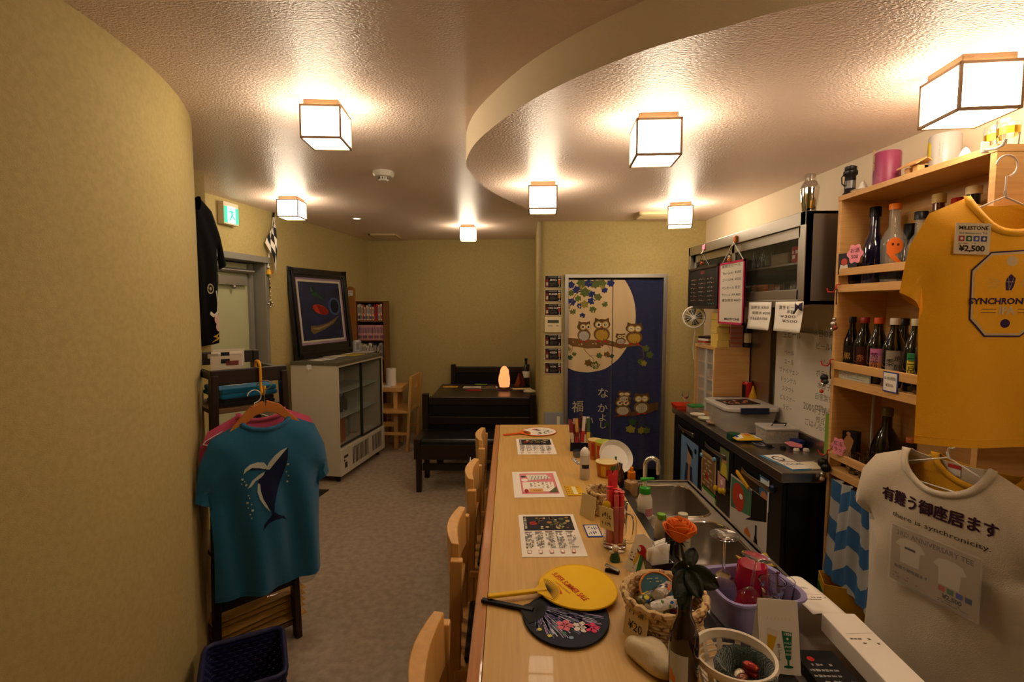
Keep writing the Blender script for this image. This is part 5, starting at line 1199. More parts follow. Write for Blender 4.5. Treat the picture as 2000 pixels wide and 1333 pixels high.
# ------------------------------------------------------------------ sink unit
sx0, sx1, sy0, sy1 = .532, .862, .55, 2.335
B1 = (.565, .825, 1.93, 2.285); B2 = (.565, .825, 1.50, 1.885)
t = thing('sink_unit', 'stainless steel double basin sink behind the counter', 'sink', (0, 0, 0))
mb = MB()
def rl(b, r=.07, n=5): return rrect(b[1] - b[0], b[3] - b[2], r, n, (b[0] + b[1]) / 2, (b[2] + b[3]) / 2)
bmx = [(sx0, sy0), (sx1, sy0), (sx1, sy1), (sx0, sy1)]
V = [Vector(p) for p in bmx]; E_ = [(0, 1), (1, 2), (2, 3), (3, 0)]; k0 = 4
for b in (B1, B2):
    q = rl(b); n = len(q); V += [Vector(p) for p in q]; E_ += [(k0 + i, k0 + (i + 1) % n) for i in range(n)]; k0 += n
vo, _, fo, *_r = geometry.delaunay_2d_cdt(V, E_, [], 1, 1e-6)
def in_b(c, b): return b[0] + .004 < c[0] < b[1] - .004 and b[2] + .004 < c[1] < b[3] - .004
keep = []
for f in fo:
    c = sum((vo[i] for i in f), Vector((0, 0))) / len(f)
    hole = False
    for b in (B1, B2):
        q = rl(b); ins = False
        for i in range(len(q)):
            a, d = q[i - 1], q[i]
            if (a[1] > c[1]) != (d[1] > c[1]) and c[0] < (d[0] - a[0]) * (c[1] - a[1]) / (d[1] - a[1]) + a[0]: ins = not ins
        hole |= ins
    if not hole: keep.append(tuple(f))
mb.add([(p.x, p.y, SZ) for p in vo], keep, M_steel)
mb.build('deck', t)
for b in (B1, B2):
    mb = MB(); q = rl(b); n = len(q); cx_, cy_ = (b[0] + b[1]) / 2, (b[2] + b[3]) / 2
    rings = []
    for (s_, z) in ((1, SZ), (.985, SZ - .012), (.95, SZ - .13), (.85, SZ - .155), (.15, SZ - .162)):
        rings += [((x - cx_) * s_ + cx_, (y - cy_) * s_ + cy_, z) for x, y in q]
    fs = [(j * n + i, j * n + (i + 1) % n, (j + 1) * n + (i + 1) % n, (j + 1) * n + i) for j in range(4) for i in range(n)] + [tuple(4 * n + i for i in range(n))]
    mb.add(rings, fs, M_steel); bo = mb.build('basin', t, smooth=40)
    MB().tube([(x, y, SZ + .001) for x, y in q], .004, M_chrome, 6, closed=True).build('basin_rim', t, smooth=True)
    MB().lathe([(.035, 0), (.03, .003), (.001, .001)], M_chrome, 20, c=(cx_, cy_, SZ - .162)).build('drain', t, smooth=True)
mb = MB(); mb.box((sx1 - .012, sy0, .05), (sx1, sy1, SZ - .0), M_steel); mb.box((sx0, sy1 - .012, .05), (sx1, sy1, SZ), M_steel); mb.box((sx1 - .006, sy0, SZ - .003), (sx1 + .004, sy1, SZ + .006), M_steel); mb.box((sx0, sy1 - .006, SZ - .003), (sx1, sy1 + .004, SZ + .006), M_steel)
mb.build('front_skirt', t)
t = thing('gooseneck_tap', 'chrome gooseneck tap at the far basin of the sink', 'tap', (.575, 2.06, SZ))
zt_ = .20
mb = MB(); mb.lathe([(.02, 0), (.02, .01), (.012, .014)], M_chrome, 16); mb.tube([(0, 0, .01), (0, 0, zt_ - .03)] + [(.028 - .028 * cos(radians(a)), 0, zt_ - .03 + .03 * sin(radians(a))) for a in range(20, 181, 20)] + [(.056, 0, zt_ - .07)], .0095, M_chrome, 12); mb.build('spout', t, smooth=True)
mb = MB(); mb.tube([(0, 0, .03), (-.0, -.035, .03)], .012, M_chrome, 12); mb.tube([(0, -.035, .03), (0, -.05, .03)], .016, M_chrome, 10); mb.build('valve', t, smooth=True)
MB().lathe([(.0095, .02), (.0115, .025), (.0115, .04), (.0095, .045)], M_chrome, 14).build('collar', t, smooth=True)
t = thing('lever_tap', 'low chrome tap between the two basins of the sink', 'tap', (.56, 1.79, SZ))
mb = MB(); mb.tube([(0, 0, 0), (0, 0, .06)], .012, M_chrome, 12); mb.tube([(0, 0, .05), (.06, .01, .055), (.085, .012, .045)], .009, M_chrome, 10); mb.build('spout', t, smooth=True)
MB().tube([(0, 0, .06), (.01, -.05, .075)], [.01, .006], M_chrome, 10).build('lever', t, smooth=True)
t = thing('strainer_bowl', 'round glassy strainer bowl standing in the far basin', 'bowl', (.69, 2.0, SZ - .12))
MB().lathe([(.03, -.04), (.06, -.01), (.078, .045), (.08, .047), (.0775, .047), (.058, -.008), (.001, -.036)], mat('strainer_mesh', '#b8b4a8', .2, .6, alpha=.45), 30).build('bowl', t, smooth=True)
MB().tube([(.079 * cos(2 * pi * k / 32), .079 * sin(2 * pi * k / 32), .047) for k in range(32)], .0025, M_chrome, 6, closed=True).build('rim', t, smooth=True)
# washing up tub
p = Vector((.648, 1.285, SZ + .002)); t = thing('washing_up_tub', 'lilac plastic washing up tub holding upturned glasses beside the sink', 'tub', p, radians(8))
M_lil = mat('lilac_plastic', '#8f86b8', .4)
TS_ = .73
rr_ = [(rrect(.24, .20, .05, 4), 0), (rrect(.25, .21, .055, 4), .01), (rrect(.285, .245, .06, 4), .095), (rrect(.31, .27, .065, 4), .098), (rrect(.31, .27, .065, 4), .092)]
inn = [(rrect(.28, .24, .058, 4), .096), (rrect(.245, .205, .052, 4), .013)]
seq = [(q, z) for q, z in rr_[::-1]][:0] + [rr_[0], rr_[1], (rrect(.283, .243, .06, 4), .088), rr_[4], rr_[3], inn[0], inn[1]]
n = len(seq[0][0]); mb = MB(); mb.add([(x * TS_, y * TS_, z) for q, z in seq for x, y in q], [(j * n + i, j * n + (i + 1) % n, (j + 1) * n + (i + 1) % n, (j + 1) * n + i) for j in range(len(seq) - 1) for i in range(n)] + [tuple(range(n))[::-1], tuple((len(seq) - 1) * n + i for i in range(n))], M_lil); mb.build('tub', t, smooth=40)
tubT = Matrix.Translation(p) @ Matrix.Rotation(radians(8), 4, 'Z')
o = MB().box((-.07, -.055, 0), (.07, .055, .012), mat('bamboo_mat', '#c9a458', .55, bump=(80, .5, 'noise', (1, 12, 1)))).build('drain_mat', None, bevel=.003); o.location = tubT @ Vector((0, 0, .0135)); o.rotation_euler = (0, 0, radians(8)); tag(o, 'straw coloured drain mat in the lilac tub', 'mat')
M_redg = mat('ruby_glass', '#d8124a', .05, trans=.55, ior=1.3, coat=.5)
def glass_down(name, label, off, prof, m, rot=(0, 0, 0), parts=None):
    t = thing(name, label, 'glass', tubT @ Vector(off), rot=rot); MB().lathe(prof, m, 26).build('bowl', t, smooth=True)
    return t
t = glass_down('wine_glass', 'tall upturned wine glass whose foot rises highest above the lilac tub', (-.055, .04, .026), [(.03, 0), (.036, .03), (.033, .06), (.012, .085), (.004, .09), (.0035, .175)], M_glass)
MB().lathe([(.0035, .175), (.012, .182), (.038, .187), (.0385, .189), (.012, .187), (.001, .187)], M_glass, 28).build('foot', t, smooth=True)
t = glass_down('wine_glass', 'tilted upturned wine glass leaning on the ruby tumbler', (-.03, -.03, .026), [(.028, 0), (.034, .03), (.03, .055), (.012, .075), (.004, .08), (.0035, .145)], M_glass, rot=(radians(-4), radians(10), 0))
MB().lathe([(.0035, .145), (.012, .152), (.037, .157), (.0375, .159), (.012, .157), (.001, .157)], M_glass, 28).build('foot', t, smooth=True)
t = glass_down('ruby_tumbler', 'large ruby red tumbler upside down in the lilac tub', (.02, .025, .026), [(.048, 0), (.046, .02), (.038, .105), (.036, .11), (.001, .11)], M_redg)
t = glass_down('clear_tumbler', 'clear glass tumbler at the left in front of the ruby tumbler', (.03, -.045, .026), [(.034, 0), (.026, .04), (.028, .08), (.033, .1), (.031, .1), (.024, .045), (.001, .03)], M_glass)
t = glass_down('clear_tumbler', 'clear glass tumbler at the right beside the white paper', (.075, -.02, .026), [(.033, 0), (.028, .03), (.033, .085), (.031, .085), (.026, .03), (.001, .02)], M_glass)
o = MB().tube([(.085, .02, .03), (.1, .05, .1)], .0045, flat('#6a3a24'), 8).build('chopstick', None); o.location = tubT @ Vector((0, 0, 0)); tag(o, 'brown wooden stick standing up at the right of the lilac tub', 'stick')
# papers and snacks right of the tub
o = MB().box((-.045, -.2, 0), (.045, .2, .028), flat('#0f0f12')).build('black_flyer_box'); o.location = (.705, .92, SZ + .001); o.rotation_euler = (0, 0, radians(-3)); tag(o, 'black box printed with white lettering behind the beer table card', 'box')
P = Print(); P.text('#d8d4cc', '6', .0, -.02, .035, bold=.02).scrib('#c8c4bc', -.04, -.12, .04, -.01, 5, 4).scrib('#9a9a98', -.04, .02, .04, .16, 8, 9).disc('#b82a22', -.02, .17, .008); P.build('box_lettering', o, on_xy(.028))
o = MB(); o.box((-.04, -.24, 0), (.04, .24, .045), M_paper); o = o.build('long_white_box', None, bevel=.002); o.location = (.808, .95, SZ + .03); o.rotation_euler = (0, 0, radians(-3)); tag(o, 'long white cardboard box lying along the sink edge', 'box')
P = Print(); P.line('#a8a298', [(-.03, .16), (.035, .165)], .001).scrib('#6a655c', -.03, .12, .03, .15, 2, 3); P.build('box_print', o, on_xy(.045))
o = MB().grid(lambda u, v: (-.05 + .1 * u, -.09 + .18 * v, .004 * sin(6 * u + 3 * v)), 8, 8, M_paper).build('white_sheet', None, smooth=True, solid=.001); o.location = (.815, 1.31, SZ + .05); o.rotation_euler = (0, radians(6), .1); tag(o, 'white printed sheet of paper behind the tumblers', 'paper')
P = Print(); P.text('#5a5650', '1986', .0, .02, .016).line('#8a857c', [(-.04, -.01), (.045, -.01)], .001).scrib('#6a655c', -.04, -.04, .04, -.02, 2, 6); P.build('sheet_print', o, lambda x, y, h: (x, y, .008 + h))
for i, (x, y, c, lab) in enumerate(((.70, .86, '#c8a018', 'yellow snack packet at the bottom edge beside the long white box'), (.67, .80, '#a83a2a', 'red foil snack packet at the bottom edge of the sink top'), (.74, .79, '#7a8a2a', 'green and yellow snack packet at the near end of the long white box'), (.63, .74, '#c87a5a', 'copper coloured foil packet nearest the bottom edge'), (.72, .70, '#b02030', 'crimson foil packet under the yellow snack packet'))):
    m = mat('foil_' + c.strip('#'), c, .2, .3, bump=(70, .6, 'noise', U), coat=.4); mb = MB()
    mb.grid(lambda u, v: (-.035 + .07 * u, -.05 + .1 * v, .012 + .016 * sin(pi * u) * sin(pi * v) ** .5), 8, 10, m); mb.grid(lambda u, v: (-.035 + .07 * u, -.05 + .1 * v, .012 - .01 * sin(pi * u) * sin(pi * v) ** .5), 8, 10, m)
    o = mb.build('snack_packet', None, smooth=True); o.location = (x, y, SZ + .04 + .012 * (i % 3)); o.rotation_euler = (.15, -.1, i * .9); tag(o, lab, 'snack')
o = MB().grid(lambda u, v: (-.05 + .1 * u, -.035 + .07 * v, .012 * sin(4 * u) * sin(5 * v) + .012), 10, 8, mat('yellow_cloth', '#b8932a', .9, bump=(200, .4, 'noise', U))).build('yellow_cloth', None, smooth=True, solid=.003); o.location = (.80, 1.56, SZ + .004); tag(o, 'crumpled yellow cloth at the near corner of the sink', 'cloth')
# ------------------------------------------------------------------ doorway curtain with owls
M_ind = mat('indigo_cotton', '#1c2450', .9, vary=('#171d42', 30, (1, 1, 3), .35, .65), bump=(500, .2, 'noise', U), sheen=.3)
NO = nw(1107, 546, .02); NS = 4.05 / FPX * .985
t = NOR = thing('doorway_curtain', 'indigo split curtain printed with owls on a moonlit branch in the doorway', 'curtain', NO, atan2(ND.y, ND.x))
def nwave(x, z):
    a = min(1, -z / .4) * .8 + .2
    return -.012 * a * (sin(x * 24 + 1 + .8 * sin(z * 2)) + .5 * sin(x * 51 + 2 * z)) - .012 * max(0, -z - 1) * sin(x * 9)
XS_, XM, XE, ZH = 0, 90 * NS, 186 * NS, 378 * NS
def flare(x, z): return x + (x - XM) * .03 * (-z / ZH) ** 2 * (1 if x > XM else 1.6)
for nm, a, b in (('left_panel', XS_, XM - .002), ('right_panel', XM + .002, XE)):
    MB().grid(lambda u, v: (flare(a + (b - a) * u, -ZH * v), nwave(a + (b - a) * u, -ZH * v), -ZH * v), 30, 44, M_ind).build(nm, t, smooth=True, solid=.0012)
MB().tube([(-.02, .006, .004), (XE + .02, .006, .004)], .009, M_black, 10).build('curtain_rod', t)
k = 1523 / 240
def np_(pts): return [(((x / k + 1060) - 1107) * NS, -((y / k + 530) - 546) * NS) for x, y in pts]
cream, gold, brn, brn2, leafg, leafb, leafy = '#cdb48a', '#b08a30', '#5c3f20', '#6f4f28', '#53602a', '#1f2a66', '#8a8030'
P = Print()
moon = arc(560, 560, 590, 0, 360, 90, 705)
moon = [(x, y) for x, y in moon]
mq = np_(moon)
xl = .001; mq = clip(mq, -1, 0, -xl); mq = clip(mq, 0, 1, -.004)
P.poly(cream, clip(mq, 1, 0, XM - .003)).poly(cream, clip(mq, -1, 0, -(XM + .003))).up()
def lf_(x, y, s, col, rot=0, col2=None):
    s *= 1.12; pts = [(0, -1), (.38, -.6), (1, -.4), (.78, .1), (.75, .75), (.25, .68), (-.1, 1), (-.35, .62), (-.9, .6), (-.78, .05), (-1, -.4), (-.4, -.55)]
    c_, s_ = cos(radians(rot)), sin(radians(rot))
    P.poly(col, np_([(x + (a * c_ - b * s_) * s, y + (a * s_ + b * c_) * s) for a, b in pts][::-1]))
    if col2: P.poly(col2, np_([(x + (a * c_ - b * s_) * s * .5 + s * .2, y + (a * s_ + b * c_) * s * .5 + s * .3) for a, b in pts][::-1]), P.k + 1)
P.line(brn2, np_([(330, 470), (345, 420), (390, 320), (450, 240), (520, 130)]), .006).line(brn2, np_([(450, 240), (600, 130), (760, 110)]), .005)
for x, y, s, c, r in ((350, 170, 45, leafb, 10), (420, 230, 48, leafb, -20), (480, 150, 55, leafg, 30), (570, 150, 50, leafb, 0), (650, 160, 55, leafg, -10), (735, 150, 50, leafg, 20), (840, 150, 45, leafb, 15),
                      (525, 260, 60, leafg, 5), (610, 285, 42, leafb, -15), (685, 320, 45, leafg, 25), (765, 235, 38, leafb, 0), (360, 380, 50, leafb, 20), (440, 340, 40, leafg, -10), (520, 410, 48, leafy, 0), (605, 370, 45, leafb, 10),
                      (350, 270, 40, leafg, 0), (460, 430, 35, leafb, 30), (770, 410, 36, leafg, -20), (625, 475, 42, leafg, 15), (375, 500, 38, leafg, -10), (497, 550, 34, leafb, 0), (740, 190, 30, leafy, 0), (470, 190, 26, leafy, 40)): lf_(x, y, s, c, r)
for x, y, s, c in ((400, 1030, 28, leafg), (350, 1075, 32, '#2f4a2e'), (330, 970, 28, leafy), (710, 1050, 36, leafg), (805, 1035, 40, '#6a4a24'), (865, 1055, 30, '#2f4a2e'), (580, 1145, 46, '#6a4a24'), (665, 1175, 52, leafg), (1285, 960, 42, leafg), (1335, 1040, 44, leafg), (1215, 1120, 34, leafg), (1260, 1145, 38, leafy)): lf_(x, y, s, c, 15)
P.up()
br = [(318, 830), (420, 835), (560, 850), (700, 860), (800, 850), (900, 880), (980, 905), (1080, 910), (1190, 905), (1260, 940), (1180, 925), (1100, 935), (980, 965), (890, 940), (780, 915), (720, 955), (560, 965), (430, 940), (375, 935), (318, 900)]
q = np_(br); P.poly(brn2, clip(q, 1, 0, XM - .003)).poly(brn2, clip(q, -1, 0, -(XM + .003)))
P.line(brn, np_([(520, 965), (560, 1020), (640, 1090), (650, 1140)]), .004).line(brn, np_([(600, 1055), (690, 1055)]), .003).line(brn, np_([(790, 900), (840, 960), (845, 1010)]), .003).line(brn2, np_([(1190, 905), (1245, 950), (1260, 1060), (1240, 1120)]), .006).line(brn, np_([(375, 935), (370, 985), (340, 1020)]), .004).up()
def owl(x, y, w, h, belly, side=0, closed=False):
    """x,y centre of the head, w half width, h full height"""
    N = lambda pts: np_(pts)
    P.poly(brn2, N([(x + w * .95 * cos(radians(a)), y + h * .50 + h * .36 * sin(radians(a))) for a in range(0, 360, 20)])); P.up()
    P.poly(belly, N([(x + w * .72 * cos(radians(a)), y + h * .54 + h * .28 * sin(radians(a))) for a in range(0, 360, 20)])); P.up()
    P.poly(brn, N([(x + w * cos(radians(a)), y + h * .27 * sin(radians(a))) for a in range(0, 360, 18)])).poly(brn, N([(x - w * .85, y - h * .12), (x - w * .8, y - h * .34), (x - w * .3, y - h * .24)])).poly(brn, N([(x + w * .85, y - h * .12), (x + w * .8, y - h * .34), (x + w * .3, y - h * .24)])); P.up()
    for s_ in (-1, 1):
        ex = x + s_ * w * .38 + side * w * .45
        if abs(ex - x) > w * .85: continue
        P.poly('#b09a58', N([(ex + w * .42 * cos(radians(a)), y + h * .02 + h * .18 * sin(radians(a))) for a in range(0, 360, 24)])); P.up()
        P.poly('#d8cba8', N([(ex + w * .29 * cos(radians(a)), y + h * .02 + h * .125 * sin(radians(a))) for a in range(0, 360, 24)])); P.up()
        if closed: P.line('#3a2a1a', N([(ex - w * .15, y + h * .04), (ex, y + h * .0), (ex + w * .15, y + h * .04)]), .004)
        else: P.poly('#1c120c', N([(ex + w * .15 * cos(radians(a)) , y + h * .02 + h * .065 * sin(radians(a))) for a in range(0, 360, 30)]))
    P.poly('#b02a1c', N([(x + side * w * .8 - w * .1, y + h * .09), (x + side * w * .8 + w * .1, y + h * .09), (x + side * w * .8, y + h * .18)]))
    for s_ in (-1, 1): P.poly('#b5241c', N([(x + s_ * w * .4 + w * .2 * cos(radians(a)), y + h * .86 + h * .055 * sin(radians(a))) for a in range(0, 360, 30)]))
    for i in range(3):
        for j in range(2): P.line('#8a6a28', N([(x + (i - 1) * w * .3 - 6, y + h * (.5 + .12 * j)), (x + (i - 1) * w * .3 + 6, y + h * (.5 + .12 * j))]), .003)
    P.k -= 5
owl(520, 690, 88, 215, '#a8a49a', .5); owl(738, 660, 105, 245, gold); P.k += 0; owl(975, 810, 68, 118, '#a39a86', .4); owl(1140, 710, 105, 225, gold, 0, True)
# lower owls: picture coordinates of the second crop
k2 = 826 / 310
def conv(x, y): return ((x / k2 + 1030 - 1060) * k, (y / k2 + 420 - 530) * k)
q = np_([conv(*a) for a in ((455, 1058), (520, 1040), (600, 1020), (650, 985), (690, 980), (690, 1020), (640, 1040), (560, 1052), (460, 1062))]); P.poly(brn, clip(q, -1, 0, -(XM + .004)))
P.line(brn, np_([conv(620, 1040), conv(590, 1085), conv(560, 1120)]), .005); P.up()
x, y = conv(505, 985); owl(x, y, 100, 190, '#b5a98e'); x, y = conv(512, 938); owl(x, y, 85, 120, '#b5a98e', 0, True); x, y = conv(600, 960); owl(x, y, 105, 225, '#b5a98e', 0, True)
for a in ((545, 1125, 40, leafy), (555, 1085, 34, '#2f4a2e'), (600, 1130, 36, leafy), (628, 1132, 34, leafg), (420, 1098, 26, '#2f4a2e')): x, y = conv(a[0], a[1]); lf_(x, y, a[2] * 1.3, a[3])
for ch, vx, vy, s_ in (('な', 400, 935, .09), ('か', 398, 1015, .082), ('よ', 400, 1065, .07), ('し', 400, 1105, .066), ('福', 272, 1010, .1), ('い', 330, 1085, .08), ('来', 262, 1110, .085)):
    x, y = conv(vx, vy); q = np_([(x, y)])[0]; P.text('#b9ae95', ch, q[0], q[1], s_, bold=.006)
P.build('owl_print', t, lambda x, z, h: (flare(x, z), nwave(x, z) - .0016 - h, z), edge=.025, lift=.00025)
# beer cards and thermostat on the wall
rzN = atan2(ND.y, ND.x)
for (v0, v1, tx, beer, lab) in ((538, 563, 'AROSTA', '#c8782a', 'topmost black beer card on the wall beside the curtain'), (566, 590, 'PILSNER', '#d29a3a', 'black beer card lettered PILSNER, second from the top'), (593, 617, 'PALE ALE', '#b0452a', 'black beer card lettered PALE ALE, right above the thermostat'),
                                (653, 677, 'STOUT', '#2a1510', 'black beer card lettered STOUT, right below the thermostat'), (680, 704, 'WEIZEN', '#b8683a', 'black beer card lettered WEIZEN, second from the bottom'), (708, 731, 'W-IPA', '#6a241a', 'black beer card lettered W-IPA, the bottom one')):
    a, b = nw(1064, v0, .003), nw(1097, v1, .003); w_, h_ = abs(b.x - a.x), a.z - b.z; c = (a + b) / 2
    o = MB().box((-w_ / 2, -.001, -h_ / 2), (w_ / 2, .001, h_ / 2), flat('#d8ccb0')).build('beer_card'); o.location = c; o.rotation_euler = (0, 0, rzN); tag(o, lab, 'card', 'beer cards beside the curtain')
    P = Print(); P.rect('#17120f', -w_ * .47, -h_ * .46, w_ * .47, h_ * .46).up().text('#e0d8c8', tx, .0, h_ * .12, h_ * .2, bold=.02, width=w_ * (.07 * len(tx))).text('#c8c0b0', 'NAKANO BEER', -.004, h_ * .36, h_ * .1).scrib('#6a6258', -w_ * .2, -h_ * .35, w_ * .25, -h_ * .05, 4, len(tx))
    P.poly('#7a2a20', [(-w_ * .43, -h_ * .42), (-w_ * .29, -h_ * .42), (-w_ * .29, h_ * .08), (-w_ * .34, h_ * .2), (-w_ * .34, h_ * .4), (-w_ * .38, h_ * .4), (-w_ * .38, h_ * .2), (-w_ * .43, h_ * .08)]).up().rect('#b8a890', -w_ * .42, -h_ * .3, -w_ * .3, -h_ * .05)
    P.poly(beer, [(w_ * .31, -h_ * .2), (w_ * .41, -h_ * .2), (w_ * .43, h_ * .14), (w_ * .29, h_ * .14)]).poly('#e6dcc4', [(w_ * .29, h_ * .14), (w_ * .43, h_ * .14), (w_ * .43, h_ * .22), (w_ * .29, h_ * .22)]).rect('#d8d0c0', w_ * .35, -h_ * .38, w_ * .37, -h_ * .2).rect('#d8d0c0', w_ * .31, -h_ * .41, w_ * .41, -h_ * .38).rect('#b8b0a0', w_ * .28, h_ * .3, w_ * .44, h_ * .42)
    P.build('card_print', o, on_front(-.001))
a, b = nw(1064, 619, .02), nw(1097, 650, .02); w_, h_ = abs(b.x - a.x), a.z - b.z
t = thing('thermostat', 'cream wall thermostat with a grey display between the beer cards', 'thermostat', (a + b) / 2, rzN)
MB().box((-w_ / 2, 0, -h_ / 2), (w_ / 2, .018, h_ / 2), flat('#d6c8a0', .4)).build('case', t, bevel=.004); MB().box((-w_ * .33, -.001, h_ * .1), (w_ * .33, .002, h_ * .3), flat('#4f5248', .2)).build('display', t)
MB().box((-w_ * .3, -.002, -h_ * .1), (-w_ * .05, .002, -h_ * .04), flat('#8a8470')).build('button', t); MB().box((w_ * .18, -.002, -h_ * .1), (w_ * .32, .002, -h_ * .04), flat('#8a8470')).build('button', t)
a, b = nw(1063, 806, .015), nw(1102, 850, .015); w_, h_ = abs(b.x - a.x), a.z - b.z
t = thing('grey_wall_box', 'low grey box on the wall under the beer cards', 'box', ((a.x + b.x) / 2, (a.y + b.y) / 2, 0), rzN)
MB().box((-w_ / 2, -.01, .0), (w_ / 2, .012, a.z), flat('#8f9092')).build('case', t, bevel=.003); MB().box((w_ * .12, -.022, a.z - .1), (w_ * .28, -.01, a.z - .03), flat('#cfcab0')).build('switch', t, bevel=.002)

# ------------------------------------------------------------------ steel worktop fridge
WZ, WX, WY0, WY1 = .86, 1.19, 2.10, 3.55
WXB = 1.545
t = thing('worktop_fridge', 'long dark steel worktop fridge with three black doors behind the bar', 'fridge', (0, 0, 0))
M_dsteel = mat('steel_dark_reflection', '#2c2a28', .28, .8); M_wtop = mat('worktop_steel', '#a39c92', .27, 1., bump=(30, .03, 'noise', (30, 1, 1)))  # first one: stainless body coloured dark, standing in for dark reflections
MB().box((WX + .02, WY0 + .01, .08), (WXB, WY1, WZ - .04), M_dsteel).build('body', t)
MB().box((WX - .015, WY0, WZ - .045), (WXB, WY1, WZ), M_wtop).build('worktop', t, bevel=.004)
MB().box((WXB - .02, WY0, WZ - .005), (WXB, WY1, WZ + .06), M_wtop).build('backsplash', t, bevel=.003)
MB().box((WX + .005, WY0 + .02, WZ - .115), (WX + .02, WY1 - .02, WZ - .045), M_dsteel).build('control_strip', t)
for y in (WY0 + .08, WY1 - .08):
    for x in (WX + .06, WXB - .06): MB().lathe([(.018, 0), (.018, .08)], M_black, 10, c=(x, y, 0)).build('foot', t)
M_refldoor = mat('door_dark_reflection', '#100f0f', .3)  # stainless doors; the dark they reflect is put into the colour
dy = (WY1 - WY0 - .02) / 3
for i in range(3):
    y0 = WY0 + .01 + dy * i
    d = MB().box((WX, y0 + .004, .12), (WX + .02, y0 + dy - .004, WZ - .06), M_refldoor).build('door', t, bevel=.003)
    MB().grid(lambda u, v: (WX - .002 - .02 * sin(pi * u) * (1 - v * .8), y0 + dy * (.2 + .6 * u), WZ - .10 - .03 * v), 10, 3, M_steel).build('door_handle', d, smooth=True, solid=.003)
# pictures and magnets on the fridge doors (plane x = WX)
def fd(u, v): q = gx(u, v, WX - .002); return q
def door_sheet(name, label, u0, u1, v0a, v0b, hgt, col, cat='poster', paint=None, th=.0015):
    A, B = fd(u0, v0a), fd(u1, v0b); ya, yb = A.y, B.y; z1 = (A.z + B.z) / 2; w_ = abs(ya - yb)
    t = thing(name, label, cat, (WX - .0015, (ya + yb) / 2, z1 - hgt / 2), -pi / 2)
    MB().box((-w_ / 2, -th / 2, -hgt / 2), (w_ / 2, th / 2, hgt / 2), flat(col)).build('sheet', t)
    if paint: P = Print(); paint(P, w_, hgt); P.build('sheet_print', t, on_front(-th / 2))
    return t
def pt1(P, w, h):
    P.poly('#c49a78', [(-w * .12, h * .1), (w * .12, h * .1), (w * .14, h * .3), (-w * .1, h * .32)]).poly('#20150f', [(-w * .2, h * .42), (-w * .05, h * .3), (w * .22, h * .22), (w * .2, h * .34)]).poly('#1f3a66', [(-w * .3, -h * .45), (w * .3, -h * .45), (w * .2, h * .08), (-w * .18, h * .08)]).up().poly('#c08a50', [(-w * .08, -h * .45), (w * .1, -h * .45), (w * .06, h * .1), (-w * .04, h * .1)]).disc('#181818', w * .36, h * .38, w * .06)
door_sheet('blue_poster', 'light blue poster of a figure on the farthest fridge door', 1331, 1364, 848, 872, .40, '#6f93bd', paint=pt1)
def pt2(P, w, h): P.rect('#8a6a40', -w * .42, -h * .42, w * .42, h * .42).up().scrib('#d8c8a0', -w * .38, -h * .38, w * .38, h * .38, 7, 3).disc('#b8502a', -w * .1, -h * .1, w * .12)
door_sheet('brown_flyer', 'brown printed flyer pinned with blue magnets on the middle fridge door', 1371, 1399, 878, 900, .23, '#b09468', 'flyer', pt2)
for i, (u, v, lab) in enumerate(((1371, 889, 'light blue round magnet at the upper left of the brown flyer'), (1396, 898, 'light blue round magnet at the upper right of the brown flyer'))):
    q = fd(u, v); o = MB().lathe([(.014, 0), (.014, .006), (.01, .011), (.001, .012)], flat('#7fb0cc', .35), 16).build('magnet', None, smooth=True); o.location = (WX - .001, q.y, q.z); o.rotation_euler = (0, -pi / 2, 0); tag(o, lab, 'magnet')
def pt3(P, w, h): P.disc('#c48a5a', 0, h * .12, w * .22, h * .16).up().disc('#3a2418', 0, h * .2, w * .24, h * .1).poly('#c9b83a', [(-w * .4, -h * .45), (w * .4, -h * .45), (w * .25, h * .0), (-w * .25, h * .0)])
door_sheet('portrait_card', 'small portrait card in a yellow top on the middle fridge door', 1407, 1424, 872, 884, .16, '#6f7a50', 'card', pt3)
door_sheet('pink_card', 'pink card below the portrait card on the middle fridge door', 1402, 1417, 920, 930, .11, '#cf9a94', 'card', lambda P, w, h: P.disc('#e8e0dc', w * .05, h * .05, w * .16))
door_sheet('green_notepad', 'white notepad with a green edge low on the middle fridge door', 1371, 1399, 945, 968, .22, '#cfcdc0', 'notepad', lambda P, w, h: P.rect('#4f9a2a', -w * .5, h * .4, w * .5, h * .5).rect('#4f9a2a', w * .42, -h * .5, w * .5, h * .5))
for i, (u, v) in enumerate(((1401, 954), (1410, 959), (1417, 960))):
    q = fd(u, v); o = MB().ball((0, 0, 0), .018, flat('#d0b01c', .35), 12, (.7, 1, 1)).build('yellow_magnet', None, smooth=True); o.location = (WX - .012, q.y, q.z); tag(o, ('farthest', 'middle', 'nearest')[i] + ' of the three round yellow magnets below the pink card', 'magnet', 'yellow magnets on the fridge door')
